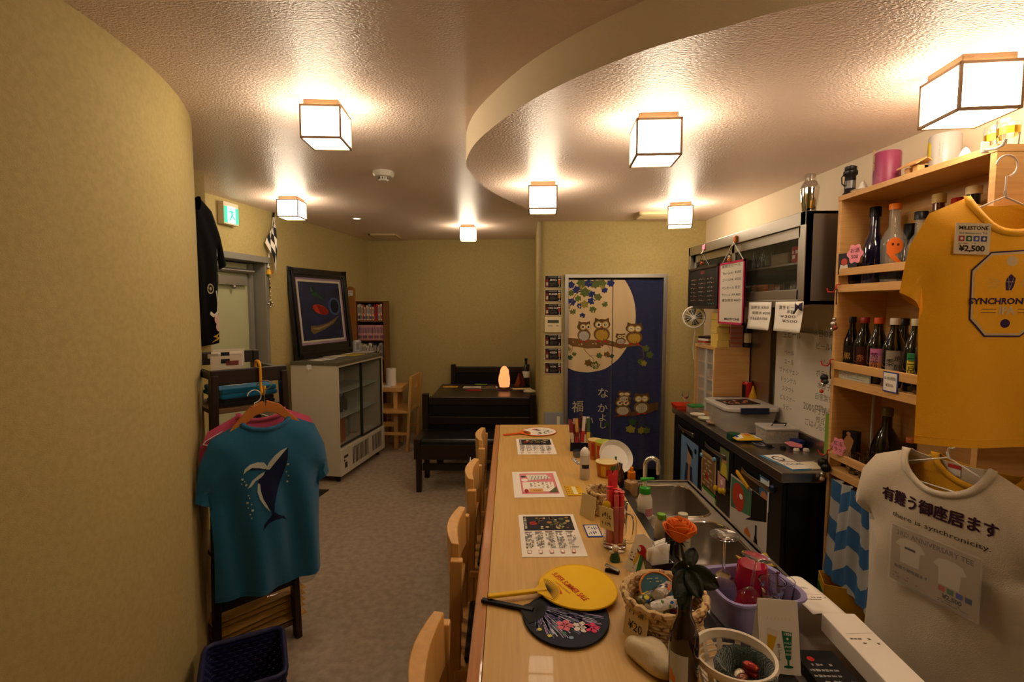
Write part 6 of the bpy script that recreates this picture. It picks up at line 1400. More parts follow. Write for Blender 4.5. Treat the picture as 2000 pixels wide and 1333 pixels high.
def pt4(P, w, h):
    P.poly('#4f7a5a', [(-w * .48, h * .12), (-w * .48, h * .48), (w * .1, h * .48), (w * .1, h * .2)]).up().disc('#c0402a', -w * .26, h * .3, w * .17, h * .16).poly('#17130f', [(-w * .05, h * .12), (w * .48, h * .28), (w * .48, h * .5), (w * .1, h * .5), (w * .1, h * .2)]).up().disc('#e8e0d8', -w * .18, h * .33, w * .05, h * .03)
    P.poly('#14110f', [(w * .18, -h * .42), (w * .3, -h * .42), (w * .3, -h * .05), (w * .26, h * .05), (w * .26, h * .16), (w * .22, h * .16), (w * .22, h * .05), (w * .18, -h * .05)]).poly('#c8702a', [(-w * .06, -h * .2), (w * .08, -h * .2), (w * .1, h * .0), (w * .02, h * .06), (-w * .06, h * .0)]).rect('#b8b0a0', w * .0, -h * .38, w * .02, -h * .2).rect('#b8b0a0', -w * .05, -h * .4, w * .07, -h * .38).up().rect('#a82a22', w * .19, -h * .36, w * .29, -h * .2).rect('#2a2622', -w * .4, -h * .2, -w * .12, -h * .06).up().text('#d8d0c4', 'BEER', -w * .26, -h * .13, h * .08, width=w * .22)
door_sheet('white_poster', 'white beer poster with a red blob and a dark bottle on the nearest fridge door', 1428, 1500, 922, 985, .46, '#cfc6ba', paint=pt4)
q = fd(1450, 935); t = thing('yellow_bottle_opener', 'yellow handled opener stuck slanting on the nearest fridge door', 'opener', (WX - .006, q.y, q.z), -pi / 2); t.rotation_euler = (0, radians(18), -pi / 2)
MB().bar((-.06, 0, 0), (.08, 0, 0), .012, .02, flat('#d8a018', .4)).build('handle', t, bevel=.004); MB().bar((.08, 0, 0), (.12, 0, .0), .004, .012, M_chrome).build('blade', t)
def pt5(P, w, h): P.rect('#c8d8e0', -w * .4, h * .25, w * .4, h * .45).disc('#b87a4a', 0, -h * .15, w * .35, h * .22).rect('#e0d8c8', w * .38, -h * .5, w * .5, h * .5)
door_sheet('fridge_postcard', 'blue postcard magnet at the upper right of the nearest fridge door', 1484, 1503, 928, 940, .15, '#3a6a94', 'card', pt5)
q = fd(1509, 955); o = MB().lathe([(.018, 0), (.018, .006), (.012, .012), (.001, .012)], mat('navy_metal', '#2a3a50', .3, .6), 16).build('magnet', None, smooth=True); o.location = (WX - .001, q.y, q.z); o.rotation_euler = (0, -pi / 2, 0); tag(o, 'dark blue round magnet beside the postcard', 'magnet')
q = fd(1335, 842); o = MB().lathe([(.012, 0), (.012, .005), (.001, .008)], flat('#c8b040', .35), 14).build('magnet', None, smooth=True); o.location = (WX - .001, q.y, q.z); o.rotation_euler = (0, -pi / 2, 0); tag(o, 'small yellow magnet above the light blue poster', 'magnet')

# ------------------------------------------------------------------ things on the worktop
def wt(u, v): return gz(u, v, WZ)
t = thing('storage_tub', 'large clear plastic storage tub with a navy lid clip on the worktop', 'tub', (1.225, 2.76, WZ + .001))
M_clear = mat('cloudy_clear_plastic', '#cfc8bc', .2, alpha=.38); M_lid = mat('clear_lid', '#d6d0c8', .25, alpha=.75)
tw, td, th_ = .30, .33, .125
def shell(mb, b0, b1, z0, z1, m, open_top=True):
    n = len(b0); mb.add([(x, y, z0) for x, y in b0] + [(x, y, z1) for x, y in b1], [(i, (i + 1) % n, n + (i + 1) % n, n + i) for i in range(n)] + [tuple(range(n))[::-1]], m)
mb = MB(); shell(mb, rrect(tw - .04, td - .04, .04, 4, tw / 2, td / 2), rrect(tw, td, .045, 4, tw / 2, td / 2), 0, th_, M_clear); mb.build('box', t, smooth=40, solid=.002)
mb = MB(); mb.T = Matrix.Translation((0, 0, th_)); mb.prism(rrect(tw + .02, td + .02, .05, 5, tw / 2, td / 2), .022, M_lid); mb.build('lid', t, bevel=.006)
for s_ in (0, 1): MB().box((.07, -.018 if not s_ else td + .004, th_ - .012), (.23, -.006 if not s_ else td + .016, th_ + .024), flat('#1c2440', .4)).build('lid_clip', t, bevel=.003)
MB().box((.03, .03, .004), (.26, .29, .04), flat('#8a8278')).build('contents', t)
o = MB().box((-.1, -.075, 0), (.1, .075, .002), flat('#2a1c1a')).build('photo_flyer'); o.location = (1.36, 2.93, WZ + th_ + .0245); o.rotation_euler = (0, 0, .1); tag(o, 'dark photo flyer lying on the lid of the storage tub', 'flyer')
P = Print(); R_ = random.Random(6)
for i in range(26): P.disc(R_.choice(['#b8683a', '#c89a7a', '#7a3a2a', '#d8b8a0', '#5a2a1a']), R_.uniform(-.085, .085), R_.uniform(-.06, .06), R_.uniform(.006, .016), n=9)
P.build('flyer_print', o, on_xy(.002))
t = thing('candy_box', 'small clear plastic box of colourful candies with a wire handle on the worktop', 'box', (1.345, 2.56, WZ + .001), radians(-2))
bw_, bd_, bh_ = .165, .12, .07
mb = MB()
for a, b in (((0, 0, 0), (bw_, bd_, .003)), ((0, 0, 0), (bw_, .003, bh_)), ((0, bd_ - .003, 0), (bw_, bd_, bh_)), ((0, 0, 0), (.003, bd_, bh_)), ((bw_ - .003, 0, 0), (bw_, bd_, bh_))): mb.box(a, b, M_clear)
mb.build('box', t); MB().box((-.005, -.005, bh_), (bw_ + .005, bd_ + .005, bh_ + .012), M_lid).build('lid', t, bevel=.003)
MB().tube([(.05, .05, bh_ + .012), (.05, .035, bh_ + .03), (.12, .035, bh_ + .03), (.12, .05, bh_ + .012)], .003, M_black, 6).build('handle', t)
R_ = random.Random(12); mb = MB()
for i in range(60): mb.ball((R_.uniform(.012, bw_ - .012), R_.uniform(.012, bd_ - .012), R_.uniform(.01, .045)), R_.uniform(.007, .011), flat(R_.choice(['#b86a3a', '#c89a4a', '#7a5a3a', '#3a3a44', '#b83a4a', '#c8b090']), .35), 7)
c = mb.build('candies', t, smooth=True); c['kind'] = 'stuff'
p = wt(1450, 838); o = MB(); mm = flat('#d0a828', .35)
o.grid(lambda u, v: (-.07 + .14 * u, -.045 + .09 * v, .012 + .02 * sin(pi * u) ** .6 * sin(pi * v) ** .5), 10, 8, mm); o.grid(lambda u, v: (-.07 + .14 * u, -.045 + .09 * v, .012 - .01 * sin(pi * u) ** .6 * sin(pi * v) ** .5), 10, 8, mm)
o = o.build('snack_bag', None, smooth=True); o.location = (1.27, 2.62, WZ + .002); tag(o, 'yellow snack bag with white and blue ends in front of the clear tub', 'snack')
P = Print(); P.rect('#d8d4d0', -.062, -.035, -.03, .035).rect('#d8d4d0', .03, -.035, .062, .035).up().rect('#2a3a8a', -.06, -.02, -.048, .02).rect('#2a3a8a', .048, -.02, .06, .02).rect('#c8701a', -.015, -.02, .015, .02); P.build('bag_print', o, lambda x, y, h: (x, y, .0125 + .02 * sin(pi * (x + .07) / .14) ** .6 * sin(pi * (y + .045) / .09) ** .5 + h), edge=.02)
o = MB().lathe([(.034, 0), (.036, .004), (.034, .03), (.02, .034), (.001, .034)], flat('#1f4a34', .35), 22).build('green_pot', None, smooth=True); o.location = (1.20 + .02, 2.66, WZ + .001); tag(o, 'small dark green round pot at the worktop edge before the tub', 'pot')
o = MB().box((-.05, -.04, 0), (.05, .04, .002), flat('#d0b8b0')).build('pink_slip'); o.location = wt(1460, 850) + Vector((-.03, 0, .0004)); o.rotation_euler = (0, 0, .15); tag(o, 'pale pink paper slip beside the yellow snack bag', 'paper')
o, w, d, h = lay('dark_flyer', 'dark postcard with a round emblem on the worktop', 'flyer', [(1452, 859), (1478, 859), (1511, 875), (1482, 877)], '#221f24', z=WZ)
P = Print(); P.disc('#8a8a88', 0, 0, w * .28, d * .3).up().disc('#2a282c', 0, 0, w * .2, d * .22).rect('#b8602a', -w * .4, d * .3, w * .1, d * .42).rect('#b8602a', w * .1, -d * .42, w * .4, -d * .3); P.build('flyer_print', o, on_xy(h))
o, w, d, h = lay('event_card', 'white card with a dark round emblem at the near end of the worktop', 'card', [(1497, 890), (1537, 889), (1573, 916), (1541, 918)], '#d9d4ca', z=WZ + .004)
P = Print(); P.disc('#3a342e', -w * .1, d * .22, w * .28, d * .17).up().disc('#d9d4ca', -w * .1, d * .22, w * .2, d * .12).text('#7a3a2a', 'COMMON', w * .02, -d * .02, d * .12, rot=-4).text('#3a302a', 'LOCAL', w * .03, -d * .2, d * .14); P.build('card_print', o, on_xy(h))
o, w, d, h = lay('blue_folder', 'light blue folder under the white emblem card', 'folder', [(1494, 890), (1530, 889), (1572, 918), (1538, 921)], '#4f9ac4', z=WZ)
o, w, d, h = lay('paper_stack', 'cream paper sheets at the near right end of the worktop', 'paper', [(1562, 905), (1600, 904), (1606, 917), (1580, 918)], '#cfc4a8', .004, z=WZ)
o = MB().box((-.05, -.022, 0), (.05, .022, .03), flat('#1d2a6c')).build('board_eraser', None, bevel=.008); q = wt(1588, 868); o.location = (min(q.x, 1.49), q.y, WZ + .001); o.rotation_euler = (0, 0, 1.9); tag(o, 'blue whiteboard eraser on the worktop below the whiteboard', 'eraser')
p = wt(1530, 846); o = MB(); o.prism([(.045 * (1 + .12 * cos(5 * radians(a))) * cos(radians(a)), .032 * (1 + .12 * cos(5 * radians(a))) * sin(radians(a))) for a in range(0, 360, 10)], .003, flat('#d9808e')); o = o.build('pink_price_tag'); o.location = (1.44, 2.47, WZ + .02); o.rotation_euler = (.2, .1, .3); tag(o, 'pink cloud shaped tag on the worktop before the candy box', 'tag')
for i, (x, y, c) in enumerate(((1.33, 2.5, 'black'), (1.385, 2.47, 'black'), (1.43, 2.43, 'white'), (1.475, 2.425, 'white'))):
    o = MB().lathe([(.014, 0), (.015, .003), (.012, .012), (.001, .014)], flat('#e0d8cc' if c == 'white' else '#1a1a1c', .35), 16).build('magnet', None, smooth=True); o.location = (x, y, WZ + .001)
    tag(o, ('%s round magnet on the worktop, ' % c) + ('farthest of the row', 'second of the row', 'under the pink tag', 'nearest the eraser')[i], 'magnet')
o = MB().ball((0, 0, .012), .012, M_white, 12, (1.3, 1, 1)).build('white_bead', None, smooth=True); o.location = (1.5, 2.19, WZ + .001); tag(o, 'small white bead beside the blue eraser', 'bead')
# far end of the worktop
p = Vector((1.23, 3.48, WZ)); t = thing('red_tray', 'shallow orange red tray at the far end of the worktop', 'tray', p)
mb = MB(); shell(mb, rrect(.12, .11, .015, 3), rrect(.14, .13, .018, 3), 0, .03, flat('#c83a1e', .4)); mb.build('tray', t, solid=.003)
t = thing('green_lid_box', 'low clear box with a green lid beside the red tray', 'box', (1.27, 3.34, WZ)); MB().box((-.05, -.045, 0), (.05, .045, .04), M_clear).build('box', t); MB().box((-.052, -.047, .04), (.052, .047, .05), flat('#2a7a3a', .4)).build('lid', t, bevel=.003)
t = thing('shot_glass_stack', 'little stemmed glass behind the green lidded box', 'glass', (1.26, 3.52, WZ + .0)); MB().lathe([(.022, 0), (.022, .003), (.004, .008), (.004, .05), (.025, .075), (.026, .11), (.024, .11), (.022, .08), (.001, .06)], M_glass, 18).build('bowl', t, smooth=True)
for i in range(3):
    o = MB().lathe([(.03, 0), (.045, .008), (.048, .014), (.043, .012), (.001, .005)], flat(('#d8cdb8', '#cfd0b0', '#c8a890')[i], .4), 22).build('saucer', None, smooth=True); o.location = (1.235 + .01 * i, 3.22 - i * .11, WZ + .001); tag(o, ('white', 'greenish', 'pinkish')[i] + ' small saucer at the left edge of the worktop before the tub', 'saucer')
# wooden glass cabinet
CX0, CX1, CY0, CY1, CZ1 = 1.30, 1.522, 3.13, 3.47, 1.318
t = thing('small_glass_cabinet', 'light wood cabinet with sliding glass doors standing on the far end of the worktop', 'cabinet', (0, 0, 0))
for nm, a, b in (('top', (CX0, CY0, CZ1 - .018), (CX1, CY1, CZ1)), ('bottom', (CX0, CY0, WZ + .001), (CX1, CY1, WZ + .02)), ('side', (CX0, CY0, WZ + .02), (CX1, CY0 + .018, CZ1 - .018)), ('side', (CX0, CY1 - .018, WZ + .02), (CX1, CY1, CZ1 - .018)), ('back', (CX1 - .012, CY0 + .018, WZ + .02), (CX1, CY1 - .018, CZ1 - .018))): MB().box(a, b, M_oak).build(nm, t, bevel=.001)
for z in (1.0, 1.09, 1.2): MB().box((CX0 + .02, CY0 + .018, z), (CX1 - .012, CY1 - .018, z + .01), M_oak).build('shelf', t)
cm = (CY0 + CY1) / 2
for y0, y1, x in ((CY0 + .02, cm + .01, CX0 + .004), (cm - .01, CY1 - .02, CX0 + .012)):
    g = MB().box((x, y0, WZ + .025), (x + .004, y1, CZ1 - .022), M_thin).build('glass_door', t)
    MB().box((x - .003, y0, WZ + .022), (x + .007, y0 + .008, CZ1 - .02), M_white).build('door_edge', g)
R_ = random.Random(17)
for z in (1.01, 1.10, 1.21):
    for k in range(5):
        c = R_.choice(['#c8683a', '#d8b090', '#b8b0a8', '#c89a5a']); o = MB().lathe([(.018, 0), (.022, .004), (.024, .05), (.022, .05), (.001, .006)], mat('cg_' + c.strip('#'), c, .2, alpha=.8), 12).build('small_cup', None, smooth=True); o.location = (CX0 + .07, CY0 + .06 + k * .055, z + .0005)
        tag(o, 'little cup %s from the near end, %s shelf of the glass cabinet' % (ORD[k], {1.01: 'low', 1.10: 'middle', 1.21: 'upper'}[z]), 'cup', 'cups in the small cabinet %.2f' % z)
# stacks on the cabinet
for i in range(5):
    o = MB().box((-.04, -.05, 0), (.04, .05, .043), flat('#d9bc62')).build('yellow_box', None, bevel=.002); o.location = (1.355 + .003 * (i % 2), 3.19 + .004 * (i % 3), CZ1 + .0005 + i * .0435); o.rotation_euler = (0, 0, .06 * (i % 2)); tag(o, ('lowest', 'second lowest', 'middle', 'second highest', 'topmost')[i] + ' yellow box in the stack on the small glass cabinet', 'box', 'yellow boxes')
for i in range(5):
    t = thing('plastic_container', ('lowest', 'second', 'third', 'fourth', 'topmost')[i] + ' clear red lidded container in the stack beside the yellow boxes', 'container', (1.44, 3.185, CZ1 + .0005 + i * .032), group='stacked containers'); MB().box((-.04, -.05, 0), (.035, .05, .024), mat('reddish_clear', '#c88a78', .25, alpha=.75)).build('box', t); MB().box((-.042, -.052, .024), (.037, .052, .0315), flat('#b5563e', .35)).build('lid', t)
t = thing('blue_water_bottle', 'clear bottle with a blue base behind the stacked containers', 'bottle', (1.49, 3.20, CZ1)); MB().lathe([(.028, 0), (.03, .03), (.03, .15), (.012, .18), (.012, .2)], mat('blue_clear', '#7f93b8', .15, alpha=.6), 16).build('body', t, smooth=True); MB().lathe([(.0305, .0), (.0305, .04)], flat('#2a3f8a', .4), 16).build('base', t)
t = thing('dark_wine_bottle', 'dark bottle with a cream label on top of the small glass cabinet', 'bottle', (1.51, 3.145 , CZ1)); MB().lathe([(.022, 0), (.024, .01), (.024, .12), (.009, .15), (.009, .18)], mat('gl_dark', '#120d0c', .15, coat=.4), 16).build('body', t, smooth=True); MB().lathe([(.0245, .03), (.0245, .09)], flat('#cdb98a'), 16, cap0=False, cap1=False).build('label', t)
for i in range(4):
    o = MB().box((-.06, -.045, 0), (.06, .045, .014), flat(('#b8a890', '#a8442a', '#d8d0c4', '#2a1c1a')[i])).build('flat_box'); o.location = (1.36, 3.36 + .01 * (i % 2), CZ1 + .0005 + i * .0145); o.rotation_euler = (0, 0, .2 * i); tag(o, ('tan', 'red', 'white', 'black')[i] + ' flat box in the pile at the far side of the small cabinet top', 'box')
t = thing('red_cola_can', 'red drink can on the worktop in front of the small cabinet', 'can', (1.455, 3.09, WZ + .14)); 
t.location = (1.50, 3.105, WZ + .0)
MB().lathe([(.026, 0), (.031, .008), (.031, .235), (.026, .245)], mat('red_can', '#b01c1c', .3, .4), 22).build('body', t, smooth=True); MB().lathe([(.026, .245), (.0265, .249), (.001, .246)], M_chrome, 20).build('lid', t, smooth=True)
MB().grid(lambda u, v: (.0314 * sin(-1.6 + u * .9), -.0314 * cos(-1.6 + u * .9), .12 + .11 * v), 6, 1, flat('#1a1614')).build('label', t); MB().grid(lambda u, v: (.0314 * sin(.1 + u * .5), -.0314 * cos(.1 + u * .5), .13 + .05 * v), 4, 1, flat('#d8d0c8')).build('barcode', t)
t = thing('mustard_bottle', 'yellow squeeze bottle with a pointed cap beside the red can', 'bottle', (1.535 - .02, 2.99 + .07, WZ)); MB().lathe([(.022, 0), (.024, .01), (.024, .16), (.012, .19), (.004, .225)], flat('#c8961e', .35), 18).build('body', t, smooth=True)
# ------------------------------------------------------------------ whiteboard, steel cabinet, boards, papers
def rwx(y): return 1.51 + .21 * (4.2 - y) / 5.7
a_, b_ = gx(1530, 650, 1.545), gx(1616, 880, 1.565)
wy1, wy0, wz0, wz1 = 2.86, 2.06, WZ + .062, 1.44
t = thing('whiteboard', 'white handwritten board leaning on the wall above the worktop', 'whiteboard', (1.538, (wy0 + wy1) / 2, wz0), -pi / 2 - .02)
ww, wh_ = wy1 - wy0, wz1 - wz0
MB().box((-ww / 2, -.004, 0), (ww / 2, .004, wh_), mat('whiteboard_white', '#d9d2c4', .35)).build('board', t)
MB().box((-ww / 2 - .006, -.006, -.006), (ww / 2 + .006, .006, 0), M_alu).build('board_edge', t)
P = Print(); R_ = random.Random(8)
def rows(x0, y, txts, s_, c='#6d6a62'):
    for i, s in enumerate(txts): P.text(c, s, x0, y - i * s_ * 1.55, s_)
rows(-.24, .5, ['生ビール'], .046); rows(-.26, .40, ['ペール', 'エール', 'ヴァイツェン', 'ドゥンケル', 'スタウト', 'ピルスナー', 'ラガー'], .033)
rows(.10, .52, ['本日のおすすめ', 'ビールに合う'], .04); rows(.12, .38, ['ソーセージ', 'ポテトの盛合せ', '水餃子と海老', '自家製ピクルス', '鶏の唐揚げ', '枝豆とチーズ'], .037); rows(.0, .14, ['2000円 3h'], .05); rows(.05, .06, ['ごはんものあり'], .04)
P.build('lettering', t, on_front(-.004))
KX, KY0, KY1, KZ0, KZ1 = 1.30, 2.20, 3.62, 1.585, 1.995
t = thing('steel_wall_cabinet', 'stainless steel wall cabinet with sliding glass doors above the worktop', 'cabinet', (0, 0, 0))
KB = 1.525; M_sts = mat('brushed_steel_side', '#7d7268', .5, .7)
for nm, a, b in (('top', (KX, KY0, KZ1 - .015), (KB, KY1, KZ1)), ('bottom', (KX, KY0, KZ0), (KB, KY1, KZ0 + .02)), ('side', (KX, KY0, KZ0), (KB, KY0 + .012, KZ1)), ('side', (KX, KY1 - .012, KZ0), (KB, KY1, KZ1)), ('back', (KB - .008, KY0, KZ0), (KB, KY1, KZ1)),
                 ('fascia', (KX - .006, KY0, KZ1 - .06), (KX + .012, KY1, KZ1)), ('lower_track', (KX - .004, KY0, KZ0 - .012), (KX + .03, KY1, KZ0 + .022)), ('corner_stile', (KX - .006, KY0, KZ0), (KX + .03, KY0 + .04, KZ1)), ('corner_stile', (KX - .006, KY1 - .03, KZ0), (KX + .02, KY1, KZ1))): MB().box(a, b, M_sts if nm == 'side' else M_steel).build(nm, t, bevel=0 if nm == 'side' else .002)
MB().box((KX + .05, KY0 + .012, 1.775), (KB - .01, KY1 - .012, 1.785), M_steel).build('shelf', t)
ym = (KY0 + KY1) / 2
M_smoke = mat('smoky_door_glass', '#3a3d36', .06, alpha=.22)
for y0, y1, x in ((KY0 + .04, ym + .04, KX + .008), (ym - .03, KY1 - .03, KX + .022)):
    g = MB().box((x + .003, y0 + .03, KZ0 + .06), (x + .006, y1 - .03, KZ1 - .1), M_smoke).build('glass_door', t)
    mb = MB()
    for a, b in (((x, y0, KZ0 + .022), (x + .01, y1, KZ0 + .07)), ((x, y0, KZ1 - .11), (x + .01, y1, KZ1 - .06)), ((x, y0, KZ0 + .022), (x + .01, y0 + .035, KZ1 - .06)), ((x, y1 - .035, KZ0 + .022), (x + .01, y1, KZ1 - .06))): mb.box(a, b, M_steel)
    mb.build('door_frame', g, bevel=.002)
struct(box('trim_steel_wall_lining', (1.528, 2.9, .9), (1.534, 3.62, 1.585), M_steel))
R_ = random.Random(31)
for z, n, zz in ((KZ0 + .02, 9, 'lower'), (1.785, 6, 'upper')):
    for k in range(n):
        o = MB().lathe([(.022, 0), (.025, .003), (.03, .09), (.0285, .09), (.0235, .006), (.001, .004)], M_glass, 16).build('drinking_glass', None, smooth=True); o.location = (KX + .07 + .07 * (k % 2), 2.30 + k * (.07 if z < 1.7 else .05) + (0 if z < 1.7 else .35), z + .0005); tag(o, 'clear drinking glass %s from the near end, %s shelf of the steel wall cabinet' % (ORD[k], zz), 'glass', 'glasses on the %s cabinet shelf' % zz)
t = thing('red_carton', 'red and white carton behind the glass of the steel cabinet, upper shelf', 'carton', (KX + .1, 2.33, 1.7855)); MB().box((-.05, -.07, 0), (.05, .07, .075), flat('#a83232')).build('carton', t, bevel=.002)
P = Print(); P.scrib('#e0d0c8', -.06, .015, .06, .06, 2, 4, h=.9); P.build('carton_print', t, lambda x, y, h: (-.0505 - h, -x, y))
for i, (y, z, c, lab) in enumerate(((2.55, 1.7855, '#8a7a60', 'brown box on the upper shelf of the steel cabinet'), (2.75, KZ0 + .0205, '#b86a30', 'orange packaged bundle on the lower shelf of the steel cabinet'), (2.92, KZ0 + .0205, '#6a6a5a', 'grey bundle on the lower shelf of the steel cabinet'))):
    o = MB().box((-.05, -.08, 0), (.05, .08, .06 + .03 * (i > 0)), flat(c)).build('stored_box', None, bevel=.01); o.location = (KX + .12, y, z); tag(o, lab, 'box')
# cocktail shaker
t = thing('cocktail_shaker', 'polished steel cocktail shaker standing on the near end of the steel cabinet', 'shaker', (1.345, 2.265, KZ1))
MB().lathe([(.026, 0), (.028, .003), (.037, .085), (.038, .11)], M_chrome, 26).build('cup', t, smooth=True); MB().lathe([(.0385, .108), (.037, .118), (.028, .135), (.024, .14)], M_chrome, 26, cap0=False).build('strainer', t, smooth=True); MB().lathe([(.0235, .138), (.024, .165), (.019, .172), (.001, .174)], M_chrome, 20, cap0=False).build('cap', t, smooth=True)
# boards hanging from the cabinet
def hang(u0, u1, v0, v1, x): a, b = gx(u0, v0, x), gx(u1, v1, x); return a, b
a, b = gx(1347, 520, KX - .014), gx(1402, 600, KX - .014); ya, yb = a.y, b.y; zt1, zb1 = gx(1375, 521, KX - .014).z, gx(1375, 603, KX - .014).z
CBW, CBH = ya - yb, zt1 - zb1
t = thing('chalkboard', 'black framed chalk menu board hanging from the steel cabinet', 'chalkboard', (KX - .014, (ya + yb) / 2, (zt1 + zb1) / 2), -pi / 2)
MB().box((-CBW / 2 + .012, -.003, -CBH / 2 + .012), (CBW / 2 - .012, .004, CBH / 2 - .012), mat('chalk_black', '#17120f', .7)).build('board', t)
mb = MB()
for x0, x1, z0, z1 in ((-CBW / 2, CBW / 2, CBH / 2 - .016, CBH / 2), (-CBW / 2, CBW / 2, -CBH / 2, -CBH / 2 + .016), (-CBW / 2, -CBW / 2 + .016, -CBH / 2, CBH / 2), (CBW / 2 - .016, CBW / 2, -CBH / 2, CBH / 2)): mb.box((x0, -.007, z0), (x1, .007, z1), M_ebony)
mb.build('frame', t, bevel=.002)
P = Print(); P.text('#a8483a', 'BEER', 0, CBH * .36, .03); R_ = random.Random(2)
for j in range(6):
    for i in range(3): P.strokes('#b8b0a4', -CBW * .42 + i * CBW * .29, CBH * (.18 - j * .1), -CBW * .42 + i * CBW * .29 + CBW * .16, CBH * (.22 - j * .1), 4, j * 3 + i, w=.003).strokes('#a8483a', -CBW * .25 + i * CBW * .29, CBH * (.18 - j * .1), -CBW * .2 + i * CBW * .29, CBH * (.21 - j * .1), 2, j * 5 + i, w=.003)
P.strokes('#5aa08a', CBW * .2, -CBH * .4, CBW * .4, -CBH * .36, 4, 77, w=.003)
P.build('chalk_writing', t, on_front(-.003))
zc = KZ1 - .04
MB().tube([(-.1, 0, CBH / 2), (-.02, .002, zc - (zt1 + zb1) / 2 - .03), (.1, 0, CBH / 2)], .002, M_black, 5).build('cord', t)
q = gx(1375, 476, KX - .01); t = thing('pink_hook', 'pink hook holding the chalkboard cord on the steel cabinet', 'hook', (KX - .0065, q.y, KZ1 - .03), -pi / 2); MB().box((-.02, -.008, -.015), (.02, 0, .02), flat('#d07a90', .4)).build('plate', t, bevel=.005); MB().tube([(0, -.008, -.015), (0, -.012, -.03), (0, -.02, -.04)], .003, M_white, 6).build('hook_arm', t)
q = gx(1371, 515, KX - .03); t = thing('wooden_charm', 'small round orange brown charm hanging at the chalkboard top', 'charm', (KX - .03, q.y, q.z)); MB().ball((0, 0, 0), .014, flat('#8a4018', .35), 10).build('body', t, smooth=True); MB().ball((0, 0, .018), .008, flat('#2a1a10', .35), 8).build('head', t, smooth=True)
a, b = gx(1407, 510, KX - .022), gx(1452, 633, KX - .022); ya, yb = a.y, b.y; zt1, zb1 = gx(1430, 511, KX - .022).z, gx(1430, 634, KX - .022).z
CBW, CBH = ya - yb, zt1 - zb1
t = thing('menu_board', 'white handwritten menu board with a magenta border hanging from the steel cabinet', 'menu board', (KX - .022, (ya + yb) / 2, (zt1 + zb1) / 2), -pi / 2)
MB().box((-CBW / 2, -.003, -CBH / 2), (CBW / 2, .004, CBH / 2), mat('whiteboard_white', '#d9d2c4', .35)).build('board', t)
mb = MB()
for x0, x1, z0, z1 in ((-CBW / 2, CBW / 2, CBH / 2 - .012, CBH / 2), (-CBW / 2, CBW / 2, -CBH / 2, -CBH / 2 + .012), (-CBW / 2, -CBW / 2 + .012, -CBH / 2, CBH / 2), (CBW / 2 - .014, CBW / 2, -CBH / 2, CBH / 2)): mb.box((x0, -.005, z0), (x1, .005, z1), flat('#c02a5c', .4))
mb.build('border', t)
P = Print()
for i, (s_, x, z) in enumerate((('夏限定ビール', -.02, .43), ('The Gold  ¥500', 0, .32), ('ゴールIPA  ¥500', 0, .21), ('サンセール 限定', -.01, .08), ('セッションIPA ¥600', .01, -.03), ('樽生限定 ¥600', .01, -.12))): P.text('#2c2a28', s_, x * CBW, z * CBH, CBH * .055, width=CBW * .74)
P.text('#17171a', 'MILESTONE', .02, -CBH * .42, CBH * .05, bold=.03, width=CBW * .6); P.build('lettering', t, on_front(-.003))
MB().tube([(-CBW * .4, 0, CBH / 2), (0, .003, KZ1 - .05 - (zt1 + zb1) / 2), (CBW * .42, 0, CBH / 2)], .0028, M_white, 5).build('cord', t)
t = thing('orange_hook', 'orange hook holding the magenta bordered menu board', 'hook', (KX - .0065, (ya + yb) / 2, KZ1 - .035), -pi / 2); MB().box((-.016, -.010, -.02), (.016, 0, .02), flat('#c87018', .4)).build('plate', t, bevel=.005); MB().tube([(0, -.01, -.02), (0, -.014, -.035), (0, -.024, -.04)], .003, M_white, 6).build('hook_arm', t)
q = gx(1424, 508, KX - .035); t = thing('doll_charm', 'tiny white and orange doll charm on the menu board top', 'charm', (KX - .035, q.y, q.z)); MB().ball((0, 0, 0), .012, flat('#c8702a', .4), 10).build('body', t, smooth=True); MB().ball((0, 0, .018), .009, flat('#e0d0b8', .4), 10).build('head', t, smooth=True); MB().lathe([(.006, .024), (.001, .04)], flat('#3a2a18'), 8).build('hat', t)
for u0, u1, v0, v1, lab, seed, txt in ((1463, 1505, 591, 646, 'white handwritten drinks paper hanging below the steel cabinet, beside the menu board', 3, ['温泉水 ¥300', '炭酸水 ¥200', '北海道産水 ¥300']), (1515, 1567, 590, 651, 'white handwritten paper with a purple bow hanging below the near end of the steel cabinet', 4, ['夏生ビール', '半額', '¥300', '¥500'])):
    a, b = gx(u0, v0, KX - .01), gx(u1, v1, KX - .01); w_, h_ = a.y - b.y, a.z - b.z; t = thing('hanging_paper', lab, 'paper', (KX - .01, (a.y + b.y) / 2, a.z), -pi / 2)
    fnp = lambda x, z: -.01 * (z / h_) ** 2 * (1 + .4 * sin(8 * x))
    MB().grid(lambda u, v: (-w_ / 2 + w_ * u, fnp(-w_ / 2 + w_ * u, -h_ * v), -h_ * v), 6, 8, M_paper).build('sheet', t, smooth=True, solid=.0006)
    P = Print()
    for i, s_ in enumerate(txt): P.text('#4a4642', s_, .0 + .02 * (i % 2), -h_ * (.2 + i * .6 / len(txt)), h_ * .13, width=min(w_ * .8, w_ * .14 * len(s_)))
    P.build('lettering', t, lambda x, y, h: (x, fnp(x, y) - .001 - h, y))
q = gx(1560, 600, KX - .03); t = thing('purple_bow', 'dark purple checked bow clipped on the hanging paper', 'bow', (KX - .03, q.y, q.z), -pi / 2)
for s_ in (-1, 1): MB().grid(lambda u, v: (s_ * .028 * u, -.006 * sin(pi * u), (v - .5) * .03 * (.25 + u) + .004 * sin(9 * v)), 5, 5, mat('purple_cloth', '#2a2040', .8)).build('loop', t, smooth=True, solid=.002)
MB().ball((0, -.004, 0), .008, mat('purple_cloth', '#2a2040', .8), 8).build('knot', t, smooth=True); MB().bar((-.01, 0, -.004), (-.035, -.002, -.03), .004, .006, M_black).build('tail', t)
